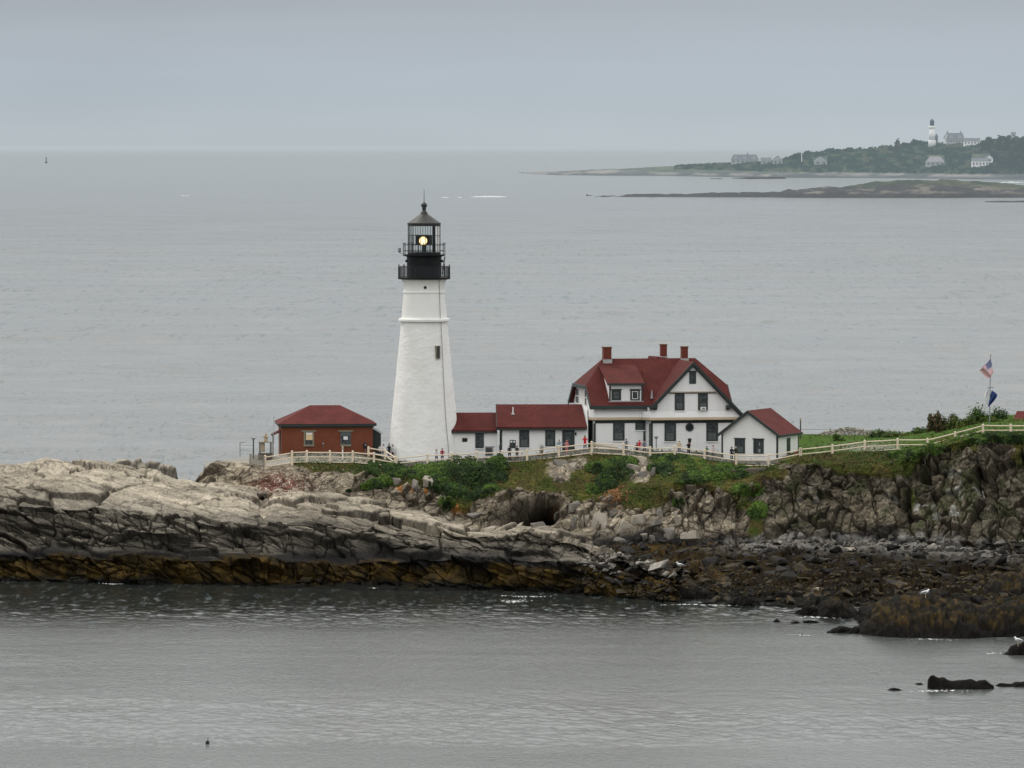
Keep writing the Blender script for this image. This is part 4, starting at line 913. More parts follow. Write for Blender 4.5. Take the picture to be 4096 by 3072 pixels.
# corner boards
for (x, d) in ((gx+.02, SB), (wx0, 0), (wx1-.16, 0)):
    mb = MB(); K.box(mb, x-.02, x+.18, d-.045, d+.12, -1, zsk-.36); build(mb, 'corner_board', M['trim'], kh)
mb = MB(); K.box(mb, wx0-.06, wx0-.003, .25, .62, -.2, zsk-.4); build(mb, 'side_window', M['trim'], kh)
mb = MB(); K.box(mb, wx0-.55, wx0-.32, SB-.05, SB-.003, K.loc(2590, 1766, SB)[1], zsk-.37); sw = build(mb, 'narrow_window', M['trim'], kh); mb = MB(); K.box(mb, wx0-.49, wx0-.38, SB-.056, SB-.051, K.loc(2590, 1760, SB)[1], zsk-.5); build(mb, 'pane', M['glass'], sw)
# windows
window(K, kh, 2452, 1692, 2498, 1764, SB, bw=.15, grid=(2, 2), curtain=.5)
window(K, kh, 2541, 1687, 2577, 1721, SB, bw=.14, grid=(3, 3), curtain=.95, label='small square ground floor window')
window(K, kh, 2658, 1692, 2704, 1766, 0, bw=.15, grid=(2, 2), curtain=.5)
window(K, kh, 2825, 1692, 2872, 1766, 0, bw=.15, grid=(2, 2), curtain=.5)
a = K.loc(2758.5, 1709, -.03); mb = MB(); mb.tube([K.w(a[0], -.09, a[1]), K.w(a[0], -.005, a[1])], .42, 28); rw = build(mb, 'round_window', M['trim'], kh)
mb = MB(); mb.tube([K.w(a[0], -.10, a[1]), K.w(a[0], -.08, a[1])], .27, 28); build(mb, 'pane', M['black'], rw)
for a_, b_ in ((2699, 2738), (2792, 2831)): fo = window(K, kh, a_, 1574, b_, 1643, -.20, bw=.15, grid=(2, 2), curtain=.45)
a = K.loc(2801, 1628, -.24); b_ = K.loc(2821, 1640, -.24); mb = MB(); K.box(mb, a[0], b_[0], -.62, -.27, b_[1], a[1]); acu = build(mb, 'air_conditioner', M['wtrim'], fo)
mb = MB(); K.box(mb, a[0]+.09, b_[0]-.09, -.635, -.622, b_[1]+.07, a[1]-.06); mb2 = build(mb, 'air_conditioner_grille', M['grey'], fo)
# upper panel header + attic gable overhang with scalloped edge
zb2 = K.loc(2774, 1568, -.3)[1]; hx0 = ap[0]-(ap[1]-.34-zb2)/tp; hx1 = ap[0]+(ap[1]-.34-zb2)/tp
mb = MB(); mb.prism([K.w(hx0, -.36, zb2), K.w(hx1, -.36, zb2), K.w(ap[0], -.36, ap[1]-.34)], K.ey*.155); ag = build(mb, 'attic_gable', M['clap'], kh)
mb = MB(); n_ = 34
for i in range(n_):
    x = hx0+.08+(hx1-hx0-.16)*(i+.5)/n_; K.box(mb, x-.045, x+.045, -.385, -.363, zb2-.06, zb2+.07)
build(mb, 'scalloped_edge', M['tan'], ag)
mb = MB(); K.box(mb, hx0+.2, hx1-.2, -.30, -.205, zb2-.14, zb2-.063); build(mb, 'header', M['trim'], kh)
window(K, kh, 2757, 1485, 2784, 1535, -.36, bw=.15, grid=(1, 1), sill=False, cap=True, label='attic window at the gable peak')
# dormer
dd0 = K.loc(2505, 1605, 2.0); 
def slope_pt(px, py):
    o = Vector((0, 0, CAMH)); dr_ = at(px, py, 100)-o; A = K.w(0, d0, ez); B = K.w(0, DR, rz); n = K.ex.cross(B-A); t = (A-o).dot(n)/dr_.dot(n); p = o+dr_*t-K.o
    return p.dot(K.ex), p.dot(K.ey), p.z
q0 = slope_pt(2438, 1604); q1 = slope_pt(2570, 1604); df = q0[1]
dzt = K.loc(2505, 1540, df)[1]; up0 = slope_pt(2396, 1466); up1 = slope_pt(2547, 1463)
ev0 = K.loc(2430, 1534, df-.35); ev1 = K.loc(2580, 1534, df-.35)
dm = MB(); dm.prism([K.w(q0[0], df, q0[2]-.1), K.w(q0[0], df, dzt+.02), K.w(q0[0], up0[1], up0[2]-.12)], K.ex*(q1[0]-q0[0])); dmo = build(dm, 'dormer', M['clap'], kh)
dm = MB(); t = .13
dm.hexa([K.w(ev0[0], df-.35, ev0[1]-t), K.w(ev1[0], df-.35, ev1[1]-t), K.w(ev1[0], up1[1], up1[2]-t+.1), K.w(ev0[0], up0[1], up0[2]-t+.1), K.w(ev0[0], df-.35, ev0[1]), K.w(ev1[0], df-.35, ev1[1]), K.w(ev1[0], up1[1], up1[2]+.1), K.w(ev0[0], up0[1], up0[2]+.1)])
build(dm, 'dormer_roof', M['roof'], dmo)
dm = MB(); K.box(dm, ev0[0]-.02, ev1[0]+.02, df-.40, df-.353, ev0[1]-.20, ev0[1]+.01); K.box(dm, ev0[0]+.1, ev1[0]-.1, df-.353, df-.002, ev0[1]-.2, ev0[1]-.135)
for xx in (q0[0]-.02, q1[0]-.12): K.box(dm, xx, xx+.14, df-.04, df+.1, q0[2]-.05, dzt-.05)
build(dm, 'dormer_trim', M['trim'], dmo)
dm = MB(); K.box(dm, q0[0]-.1, q1[0]+.1, df-.12, df-.042, q0[2]-.1, q0[2]-.02); build(dm, 'dormer_sill', M['lead'], dmo)
window(K, kh, 2446, 1558, 2484, 1601, df, bw=.17, grid=(2, 2), sill=False, cap=True, curtain=.9, label='left dormer window'); window(K, kh, 2521, 1558, 2559, 1601, df, bw=.17, grid=(1, 1), sill=False, cap=True, label='right dormer window with a white inner frame')
a = K.loc(2528, 1565, df-.03); b_ = K.loc(2552, 1596, df-.03); mb = MB()
for (u0, u1, v0, v1) in ((a[0], a[0]+.06, b_[1], a[1]), (b_[0]-.06, b_[0], b_[1], a[1]), (a[0]+.06, b_[0]-.06, a[1]-.06, a[1]), (a[0]+.06, b_[0]-.06, b_[1], b_[1]+.06)): K.box(mb, u0, u1, df-.062, df-.052, v0, v1)
build(mb, 'storm_sash', M['white'], dmo)
# left gable end windows (face x = gx)
for (pxa, pxb, ya, yb_) in ((2303, 2316, 1550, 1614), (2339, 2347, 1556, 1622)):
    A = K.locx(pxa, ya, gx-.03); B = K.locx(pxb, yb_, gx-.03); z1_ = A[1]; z0_ = K.locx(pxa, yb_, gx-.03)[1]
    mb = MB(); da, db = min(A[0], B[0]), max(A[0], B[0]); K.box(mb, gx-.05, gx-.002, da, db, z0_, z1_); wo_ = build(mb, 'gable_window', M['white'], kh)
    mb = MB(); zm = (z0_+z1_)/2; K.box(mb, gx-.056, gx-.051, da+.15, db-.15, z0_+.12, zm-.05); K.box(mb, gx-.056, gx-.051, da+.15, db-.15, zm+.05, z1_-.12); build(mb, 'pane', M['curtain'], wo_)
# side door in the shaded left chamfer
mb = MB(); K.box(mb, gx-.05, gx-.003, SB+.5, SB+2.0, -.6, zsk-.15); K.box(mb, gx-.6, gx-.45, SB+.25, SB+.4, -.6, zsk-.12); build(mb, 'side_door', M['trim'], kh)
# chimneys
def chimney(px0, py0, px1, py1, d, depth=.7):
    a = K.loc(px0, py0, d); b_ = K.loc(px1, py1, d); mb = MB(); K.box(mb, a[0], b_[0], d, d+depth, b_[1]-.9, a[1]-.1); K.box(mb, a[0]-.04, b_[0]+.04, d-.04, d+depth+.04, a[1]-.1, a[1]); ch = build(mb, 'chimney', M['chim'], kh)
    mb = MB(); K.box(mb, a[0]-.06, b_[0]+.06, d-.06, d+depth+.06, b_[1]-.75, b_[1]+.06); build(mb, 'flashing', M['lead'], ch)
    mb = MB(); K.box(mb, a[0]-.055, b_[0]+.055, d-.055, d+depth+.055, a[1]+.002, a[1]+.05); build(mb, 'cap', M['stone_trim'], ch)
chimney(2416, 1389, 2446, 1440, DR-.5, .9); chimney(2645, 1378, 2668, 1428, DR+.8, .7); chimney(2728, 1387, 2752, 1436, DR-.5, .7)
# rear roof bump
a = K.loc(2622, 1425, DR+1); b_ = K.loc(2655, 1427, DR+1); c1_ = K.loc(2612, 1436, DR+1); e1 = K.loc(2690, 1436, DR+1)
mb = MB(); mb.prism([K.w(c1_[0], DR+.2, c1_[1]-.3), K.w(e1[0], DR+.2, e1[1]-.3), K.w(b_[0], DR+.2, b_[1]-.05), K.w(a[0], DR+.2, a[1]-.05)], K.ey*4); build(mb, 'rear_roof', M['roof'], kh)
p = slope_pt(2607, 1590); mb = MB(); mb.tube([K.w(*p)+Vector((0, -.2, -.1)), K.w(*p)+Vector((0, -.2, .75))], [.14, .03], 8); build(mb, 'roof_vent', M['lead'], kh)
p = slope_pt(2568, 1493); mb = MB(); mb.tube([K.w(*p)+Vector((0, 0, -.1)), K.w(*p)+Vector((0, 0, .3))], .06, 8); build(mb, 'roof_vent', M['chim'], kh)
# ------------------------------------------------------------------ white shed on the right
K = Fr(3110, 1843, 590.0, -23)
sh = empty('shed', K.w(-3, 2.5, 0), 'small white clapboard shed with red roof and two front windows, right of the house', 'shed')
sx0 = K.loc(2887, 1800, 0)[0]; sD = K.locx(3193, 1800, 0)[0]; rp = K.loc(2990, 1642, -.35); el = K.loc(2874, 1735, -.35); er = K.loc(3118, 1741, -.35)
mid = (sx0)/2; hz_ = rp[1]; ovx = er[0]; sp_ = (hz_-er[1])/(er[0]-rp[0]); wz = hz_-(0-rp[0])*sp_-.2
spl = (hz_-el[1])/(rp[0]-el[0])
mb = MB(); mb.prism([K.w(sx0, 0, -1.2), K.w(0, 0, -1.2), K.w(0, 0, wz), K.w(rp[0], 0, hz_-.25), K.w(sx0, 0, hz_-(rp[0]-sx0)*spl-.2)], K.ey*sD); build(mb, 'wall', M['clap_s'], sh)
mb = MB(); rb_ = sD+.3
def pl(x0, z0, x1, z1): mb.hexa([K.w(x0, -.35, z0-.12), K.w(x1, -.35, z1-.12), K.w(x1, rb_, z1-.12), K.w(x0, rb_, z0-.12), K.w(x0, -.35, z0), K.w(x1, -.35, z1), K.w(x1, rb_, z1), K.w(x0, rb_, z0)])
pl(el[0], el[1], rp[0], hz_); pl(rp[0]+.002, hz_, er[0], er[1]); build(mb, 'roof', M['roof_b'], sh)
mb = MB()
def bg(x0, z0, x1, z1, h, d, th): mb.prism([K.w(x0, d, z0+.02), K.w(x1, d, z1+.02), K.w(x1, d, z1-h), K.w(x0, d, z0-h)], K.ey*th)
bg(el[0]-.04, el[1], rp[0], hz_, .30, -.42, .065); bg(rp[0]+.002, hz_, er[0]+.03, er[1], .30, -.42, .065)
K.box(mb, er[0]+.003, er[0]+.05, -.36, rb_, er[1]-.17, er[1]+.01)
for i in range(9): dd = .2+i*(sD-.3)/8; K.box(mb, .003, er[0]-.02, dd, dd+.08, er[1]-.22, er[1]-.125)
build(mb, 'barge_board', M['trim'], sh)
for (x, d) in ((-.13, -.04), (sx0-.03, -.04)): mb = MB(); K.box(mb, x, x+.17, d, d+.17, -1, wz-.05); build(mb, 'corner_board', M['trim'], sh)
mb = MB(); K.box(mb, -.1, .045, sD-.1, sD+.04, -1, wz-.05); build(mb, 'corner_board', M['trim'], sh)
window(K, sh, 2939, 1753, 2980, 1815, 0, bw=.15, grid=(1, 2), cap=True, curtain=.5, label='left front window'); fo = window(K, sh, 3014, 1755, 3055, 1816, 0, bw=.15, grid=(1, 2), cap=True, label='right front window with a small white ornament')
q = K.loc(3037, 1777, -.05); mb = MB(); mb.ball(K.w(q[0], -.04, q[1]), (.07, .02, .17), 8, 8); mb.ball(K.w(q[0]+.02, -.04, q[1]-.65), (.15, .02, .2), 8, 8); build(mb, 'ornament', M['grey'], fo)
A = K.locx(3148, 1752, .03); B = K.locx(3161, 1815, .03); mb = MB(); K.box(mb, .002, .05, A[0], B[0], B[1], A[1]); so_ = build(mb, 'side_window', M['trim'], sh); mb = MB(); K.box(mb, .051, .056, A[0]+.12, B[0]-.12, B[1]+.15, A[1]-.15); build(mb, 'pane', M['glass'], so_)
# ------------------------------------------------------------------ red roofed building at right frame edge
K = Fr(4052, 1712, 606, -20)
rh = empty('red_roofed_building', K.w(3, 2, 0), 'low building with dark red gable behind the hilltop bushes at the right', 'building')
a = K.loc(4042, 1648, 0); mb = MB(); K.box(mb, .3, 9, .2, 5, -2, a[1]-.9); build(mb, 'wall', M['chim'], rh)
mb = MB(); mb.prism([K.w(-.3, -.2, a[1]-1.6), K.w(-.3, 2.6, a[1]), K.w(-.3, 5.4, a[1]-1.6)], K.ex*10); build(mb, 'roof', M['roof_b'], rh)
# ------------------------------------------------------------------ fences
def fence(name, posts, label, group=None, rails=(.12, .5, .92), bot=1.2, cat='fence', ph=.0, mat='wood', rr=.062, thick=.085, skip=()):
    """posts: (px, py_top, Y)"""
    tops = [at(*p) for p in posts]; root = empty(name, Vector((tops[0].x, tops[0].y, tops[0].z-bot)), label, cat, group); n = len(tops)
    for i, t in enumerate(tops):
        mb = MB(); z0 = t.z-bot-.45; lean = Vector((random.uniform(-.02, .02), 0, 0))
        a = .11 if thick > .07 else thick
        mb.hexa([Vector((t.x+dx, t.y+dy, z0)) for dx, dy in ((-a, -a), (a, -a), (a, a), (-a, a))]+[Vector((t.x+dx*.95, t.y+dy*.95, t.z))+lean for dx, dy in ((-a, -a), (a, -a), (a, a), (-a, a))])
        mb.hexa([Vector((t.x+dx*1.05, t.y+dy*1.05, t.z+.001))+lean for dx, dy in ((-a, -a), (a, -a), (a, a), (-a, a))]+[Vector((t.x+dx*.4, t.y+dy*.4, t.z+.07))+lean for dx, dy in ((-a, -a), (a, -a), (a, a), (-a, a))])
        build(mb, 'post', M[mat], root)
    for i in range(n-1):
        if i in skip: continue
        for f in rails:
            j = [random.uniform(-.025, .025) for _ in range(2)]; A = tops[i]+Vector((0, -.02, -bot*f+j[0])); B = tops[i+1]+Vector((0, -.02, -bot*f+j[1]))
            mid = (A+B)/2+Vector((0, 0, -.015)); r = rr*random.uniform(.9, 1.1)
            mb = MB(); mb.tube([A, A*.9+B*.1, mid, A*.1+B*.9, B], [r*.7, r, r*1.05, r, r*.7], 6); build(mb, 'rail', M[mat], root)
    return root
fence('rail_fence', [(1061, 1823, 591.5), (1168.5, 1805, 591.8), (1227, 1803, 592), (1320, 1804, 592), (1410.6, 1805, 592), (1496, 1811, 592), (1582, 1826, 592)],
      'pale three rail fence in front of the brick building', 'pale post and rail fences along the cliff top')
fence('rail_fence', [(1474, 1788, 597.2), (1540, 1799, 597.0), (1584, 1828, 592.6)], 'short pale fence sloping down from the brick building to the lighthouse', 'pale post and rail fences along the cliff top', rails=(.08, .45, .85), bot=1.3)
fence('rail_fence', [(1586, 1829, 592), (1709.6, 1816, 592), (1808.5, 1812, 592), (1907.5, 1807, 592), (2007, 1803, 591.8), (2108, 1799, 591.5), (2236, 1783, 591.2), (2366.6, 1767, 591), (2494, 1774, 590), (2600, 1788, 589), (2698, 1784, 588.6), (2818, 1798, 588.2), (2945, 1817, 587.4), (3074, 1817, 586), (3201, 1793, 585.5)],
      'long pale fence running past the lighthouse foot, house and shed', 'pale post and rail fences along the cliff top', rails=(.12, .48, .9), bot=1.22)
fence('rail_fence', [(3203, 1793, 585.5), (3330, 1780, 585), (3459, 1762, 584.5), (3591, 1755, 583), (3711, 1755, 582), (3820, 1728, 581), (3932, 1698, 580), (4043, 1698, 579), (4150, 1697, 578)],
      'pale fence climbing the hill at the right of the shed', 'pale post and rail fences along the cliff top', rails=(.1, .5, .9), bot=1.15)
fence('weathered_fence', [(3190, 1714, 626), (3320, 1714, 627), (3453, 1716, 628), (3560, 1722, 628)], 'thin old wire fence behind the lawn, against the sea', None, rails=(.1, .6), bot=1.0, mat='wood_old', rr=.02, thick=.05)
# pole railing in front of the house (old silver rail)
fence('handrail', [(2373, 1787, 595), (2420, 1788, 595), (2470, 1789, 595), (2530, 1791, 595)], 'low white handrail with hoops along the foot of the house wall', None, rails=(.1,), bot=.75, mat='white', rr=.03, thick=.03, cat='handrail')
mb = MB(); a = at(2374, 1776, 594); b_ = at(2474, 1790, 594); mb.prism([a, b_, b_+Vector((0, 0, -.12)), a+Vector((0, 0, -.22))], (0, .3, 0)); bo = build(mb, 'bench', M['tan'], None, origin=(a.x, a.y, a.z-.5))
tag(bo, 'long tan board beam leaning low before the house wall', 'beam')
# wire gate and enclosure at the far left
gt = empty('wire_gate', at(1030, 1860, 590.5), 'grey weathered mesh panel at the left end of the pale fence', 'gate')
mb = MB()
A, B = at(1000, 1816, 590.5), at(1058, 1825, 590.5)
for i in range(15): f = i/14; p = A*(1-f)+B*f; mb.tube([p, p+Vector((0, 0, -1.1))], .022, 4)
for i in range(9): mb.tube([A+Vector((0, 0, -i*.135)), B+Vector((0, 0, -i*.135))], .022, 4)
build(mb, 'mesh_panel', M['wood_old'], gt)
for p in (A, B+Vector((-.1, 0, 0))): mb = MB(); mb.tube([p+Vector((0, 0, .05)), p+Vector((0, 0, -1.7))], .06, 6); build(mb, 'post', M['wood_old'], gt)
# fog horn frame
fx = at(1060, 1812, 596); fh = empty('equipment_frame', fx, 'steel frame carrying a tan tank and horn beside the brick building', 'equipment')
def P5(px, py, dy=0): return at(px, py, 596+dy)
for (px, dy) in ((1037.5, 0), (1085, 0), (1042, 1.1), (1081, 1.1)): mb = MB(); mb.tube([P5(px, 1767, dy), P5(px, 1840, dy)], .045, 6); build(mb, 'frame_leg', M['dgrey'], fh)
mb = MB(); a = P5(1061, 1768, .55); mb.box((a.x, a.y, a.z), (1.32, 1.3, .07)); build(mb, 'platform', M['stone_trim'], fh)
mb = MB(); a = P5(1061, 1816, .55); mb.box((a.x, a.y, a.z-.2), (1.35, 1.3, .55)); build(mb, 'plinth', M['conc'], fh)
mb = MB(); a = P5(1051, 1808, .5); mb.tube([a, a+Vector((0, 0, .15)), a+Vector((0, 0, .9)), a+Vector((0, 0, 1.02))], [.2, .22, .21, .12], 14); build(mb, 'tank', M['tan'], fh)
mb = MB(); a = P5(1063, 1766, .5); mb.tube([a, a+Vector((0, 0, .3))], .2, 10); mb.tube([a+Vector((0, 0, .25)), a+Vector((.02, 0, .75))], [.1, .13], 8); mb.ball(a+Vector((-.12, -.1, .5)), .14, 8, 6); mb.ball(a+Vector((.16, -.1, .42)), .12, 8, 6); mb.tube([a+Vector((.02, 0, .7)), a+Vector((.02, 0, .95))], .03, 5); build(mb, 'horn', M['tan'], fh)
def lamp_post(px, pt, pb, Y, label, head='flat', mat=M['dgrey'], group=None):
    a = at(px, pt, Y); b_ = at(px, pb, Y); r = empty('lamp_post', b_, label, 'lamp post', group)
    mb = MB(); mb.tube([b_+Vector((0, 0, -.5)), a], [.075, .06], 8); build(mb, 'pole', mat, r)
    mb = MB()
    if head == 'flat': mb.lathe(Vector((a.x, a.y, 0)), [(.10, a.z-.02), (.16, a.z+.14), (.24, a.z+.16), (.25, a.z+.22), (.05, a.z+.26)], 16)
    elif head == 'globe': mb.ball(a+Vector((0, 0, .08)), (.1, .1, .18), 10, 8)
    elif head == 'lantern': mb.lathe(Vector((a.x, a.y, 0)), [(.05, a.z-.3), (.10, a.z-.1), (.2, a.z+.25), (.21, a.z+.28), (.12, a.z+.36), (.02, a.z+.4)], 12)
    build(mb, 'lamp_head', M['grey'] if head == 'flat' else (M['tan'] if head == 'globe' else M['black']), r); return r
lamp_post(1013.5, 1760, 1815, 596, 'short dark lamp post with pale cap beside the steel frame')
lamp_post(2625, 1755, 1803, 594, 'small grey lamp post with flat head before the house wall', mat=M['grey'])
lamp_post(3202, 1680, 1735, 612, 'thin lamp post with pink globe behind the shed', 'globe')
lamp_post(2758.5, 1768, 1815, 596, 'black lantern on a post below the round window', 'lantern', M['dgrey'])
lamp_post(1370.5, 1795, 1845, 594, 'thin white marker post before the brick building', 'globe', M['white'])
mb = MB(); a = at(960, 1770, 595); mb.tube([a, a+Vector((0, 0, -1.4))], .03, 5); mb.tube([a, a+Vector((.5, 0, .02))], .025, 5); mb.tube([a+Vector((0, 0, -.25)), at(1013, 1782, 595)], .012, 4); mb.tube([a+Vector((0, 0, -.75)), at(1013, 1804, 595)], .012, 4); o = build(mb, 'pole', M['dgrey'], None, origin=a+Vector((0, 0, -1.4))); tag(o, 'thin bare pole with a crossbar at the far left edge of the site', 'pole')
# air conditioning unit and clutter by walls
ac = empty('condenser_unit', at(1961, 1826, 596.6), 'grey boxed condenser unit standing at the low white building', 'condenser')
a = at(1961, 1806, 596.8); mb = MB(); mb.box((a.x-.1, a.y, a.z), (.8, .45, .9)); mb.box((a.x+.0, a.y, a.z+.48), (1.0, .55, .07)); build(mb, 'casing', M['grey'], ac)
mb = MB(); mb.box((a.x-.14, a.y-.235, a.z), (.6, .012, .7)); build(mb, 'grille', M['dgrey'], ac)
mb = MB(); mb.box((a.x+.52, a.y+.1, a.z-.1), (.22, .3, .6)); build(mb, 'side_tank', M['wtrim'], ac)
# potted plant
pp = empty('planter', at(2166, 1836, 595.6), 'red brown pot with bare twiggy plant by the long building wall', 'planter')
a = at(2166, 1836, 595.6); mb = MB(); mb.lathe(Vector((a.x, a.y, 0)), [(.3, a.z-.3), (.42, a.z+.35), (.44, a.z+.4), (.38, a.z+.41)], 14); build(mb, 'pot', M['chim'], pp)
mb = MB()
for i in range(46):
    an = random.uniform(0, 6.28); r = random.uniform(0, .2); h = random.uniform(.5, 1.15); s = a+Vector((0, 0, .4)); mb.tube([s+Vector((math.cos(an)*r*.6, math.sin(an)*r*.6, 0)), s+Vector((math.cos(an)*(r+.12), math.sin(an)*(r+.12), h))], [.018, .008], 3)
build(mb, 'stems', M['wood_old'], pp)
# rounded brown post beside the shed
a = at(3185, 1832, 588.5); mb = MB(); mb.lathe(Vector((a.x, a.y, 0)), [(.19, a.z-.4), (.19, a.z+.4), (.17, a.z+.5), (.10, a.z+.58), (.02, a.z+.6)], 12); o = build(mb, 'bollard', M['chim'], None, True, origin=a); tag(o, 'rounded red brown bollard at the right corner of the shed', 'bollard')
# concrete wall under the shed
rt = MB(); p = [at(2925, 1882, 583.2), at(3066, 1874, 583.6), at(3074, 1925, 583.3), at(3040, 1945, 583.1), at(2960, 1942, 583.1)]
p = [q+Vector((0, .9, 0)) for q in p]; rt.prism(p, (0, 2.6, 0)); o = build(rt, 'retaining_wall', M['conc'], None, origin=at(2990, 1945, 583.2)); tag(o, 'stained brown concrete retaining wall on the slope below the shed', 'wall')
# dry stone wall behind the lawn
def stone_pile(name, n, spots, label, cat, mat):
    mb = MB()
    for i in range(n):
        x, y, z, s = spots(i); c_ = Vector((x, y, z)); v_ = []
        bm = bmesh.new()
        for _ in range(10): bm.verts.new((random.uniform(-1, 1)*s*1.3, random.uniform(-1, 1)*s, random.uniform(-1, 1)*s*.55))
        h = bmesh.ops.convex_hull(bm, input=bm.verts[:]); bmesh.ops.delete(bm, geom=[g_ for g_ in h['geom_interior'] if isinstance(g_, bmesh.types.BMVert)], context='VERTS')
        bm.verts.index_update(); mb.add([v.co+c_ for v in bm.verts], [tuple(v.index for v in f.verts) for f in bm.faces]); bm.free()
    o = build(mb, name, mat, None, origin=Vector(spots(0)[:3])); tag(o, label, cat); return o
M['drystone'] = mat_plain('dry_stone', (.30, .28, .24), .9, .45, 2.2)
def sp_(i):
    f = random.random(); px = 3280+f*230; env = 1-abs(f-.5)*1.2; row = random.random(); p = at(px, 1752-row*44*max(env, .12), 628+row); return p.x, p.y, p.z, random.uniform(.16, .34)
stone_pile('stone_wall', 330, sp_, 'tumbled pale stone wall between the lawn and the sea', 'wall', M['drystone'])
# ------------------------------------------------------------------ flagpole and flags
fp = at(3957, 1700, 602); ft = at(3961.5, 1422, 602); ft.x = fp.x+.12
fl = empty('flagpole', fp, 'tall thin white flagpole rising behind the hilltop bushes', 'flagpole')
mb = MB(); mb.tube([fp+Vector((0, 0, -1)), ft], [.06, .035], 8); build(mb, 'pole', M['grey'], fl); mb = MB(); mb.ball(ft+Vector((0, 0, .05)), .09, 8, 6); build(mb, 'finial', M['tan'], fl)
mb = MB(); a = at(3955, 1550, 602); mb.tube([a+Vector((-.1, 0, 0)), a+Vector((.5, 0, -.02))], .03, 5); mb.tube([a, a+Vector((0, 0, -2.0))], .01, 3); build(mb, 'yardarm', M['dgrey'], fl)
def cloth(name, grid, mat, label, cat='flag', colour=None):
    """grid: function (u,v)->Vector"""
    nu, nv = 40, 39; me = bpy.data.meshes.new(name); vs_ = [grid(u/nu, v/nv) for v in range(nv+1) for u in range(nu+1)]; o_ = vs_[0].copy()
    fs = [(v*(nu+1)+u, v*(nu+1)+u+1, (v+1)*(nu+1)+u+1, (v+1)*(nu+1)+u) for v in range(nv) for u in range(nu)]
    me.from_pydata([q-o_ for q in vs_], [], fs); uv = me.uv_layers.new(name='UV')
    for p in me.polygons:
        for li in p.loop_indices: vi = me.loops[li].vertex_index; uv.data[li].uv = ((vi % (nu+1))/nu, (vi//(nu+1))/nv)
    o = link(name, me, mat, None, smooth=True); o.location = o_; return tag(o, label, cat)
m, nt = newmat('striped_flag'); uvn = N(nt, 'ShaderNodeUVMap', uv_map='UV'); s = N(nt, 'ShaderNodeSeparateXYZ'); L(nt, uvn.outputs[0], s.inputs[0])
strp = math_n(nt, 'GREATER_THAN', math_n(nt, 'FRACT', math_n(nt, 'MULTIPLY', s.outputs[1], 6.5)), .5)
colr = mixc(nt, strp, (.40, .03, .05), (.78, .76, .78)); cant = math_n(nt, 'MULTIPLY', math_n(nt, 'LESS_THAN', s.outputs[0], .4), math_n(nt, 'LESS_THAN', s.outputs[1], 7/13))
# small white stars in the canton
su = math_n(nt, 'SUBTRACT', math_n(nt, 'FRACT', math_n(nt, 'MULTIPLY', s.outputs[0], 15)), .5); sv = math_n(nt, 'SUBTRACT', math_n(nt, 'FRACT', math_n(nt, 'MULTIPLY', s.outputs[1], 13/7*5)), .5)
star = math_n(nt, 'LESS_THAN', math_n(nt, 'ADD', math_n(nt, 'MULTIPLY', su, su), math_n(nt, 'MULTIPLY', sv, sv)), .06)
colr = mixc(nt, cant, colr, mixc(nt, star, (.03, .04, .16), (.6, .6, .7))); finish(nt, colr, .8)
c00, c10, c01, c11 = at(3961, 1434, 601.9), at(3917, 1480, 601.2), at(3973, 1498, 601.6), at(3951, 1512, 601.3)
# hoist top c00 ; fly hangs down-left ; stripes run from lower left to upper right
hoA, hoB = at(3961, 1434, 601.9), at(3973, 1490, 601.7); flA, flB = at(3916, 1483, 600.9), at(3952, 1512, 601.2)
def g1(u, v):
    # u along fly, v down the hoist
    p = (hoA*(1-v)+hoB*v)*(1-u)+(flA*(1-v)+flB*v)*u; b = math.sin(u*math.pi)*.12; return p+Vector((-b*.3+.05*math.sin(u*9+v*3), .25*math.sin(u*8+v*2.5)*(.2+u), -b+.06*math.sin(v*6)*u))
cloth('flag', g1, m, 'striped red and white flag with blue canton drooping at the pole top')
def g2(u, v):
    A = at(3967, 1561, 601.9); B = at(3950, 1630, 601.9); Cc = at(3982, 1600, 601.3); Dd = at(3958, 1622, 601.6)
    p = (A*(1-v)+B*v)*(1-u)+(A*(1-v)+Dd*v)*u if False else (A*(1-v)+B*v)*(1-u)+((A*(1-v)+Cc*v)*u if v < .5 else (A*(1-.5)+Cc*.5)*(1-(v-.5)*2)*u+(Cc*.4+B*.6)*((v-.5)*2)*u)
    return p+Vector((.12*math.sin(v*math.pi)*u*3.2, .15*math.sin(u*7+v*4), 0))
cloth('flag', g2, M['blue'], 'dark blue flag hanging on the right of the pole, below the yardarm')
def g3(u, v):
    A = at(3953, 1556, 602.1); B = at(3950, 1618, 602.1)
    return A*(1-v)+B*v+Vector((-.34*u*math.sin(min(1, v*1.25)*math.pi*.85)-.0, .12*math.sin(u*6), 0))
cloth('flag', g3, M['white'], 'limp white flag hanging on the left of the pole')
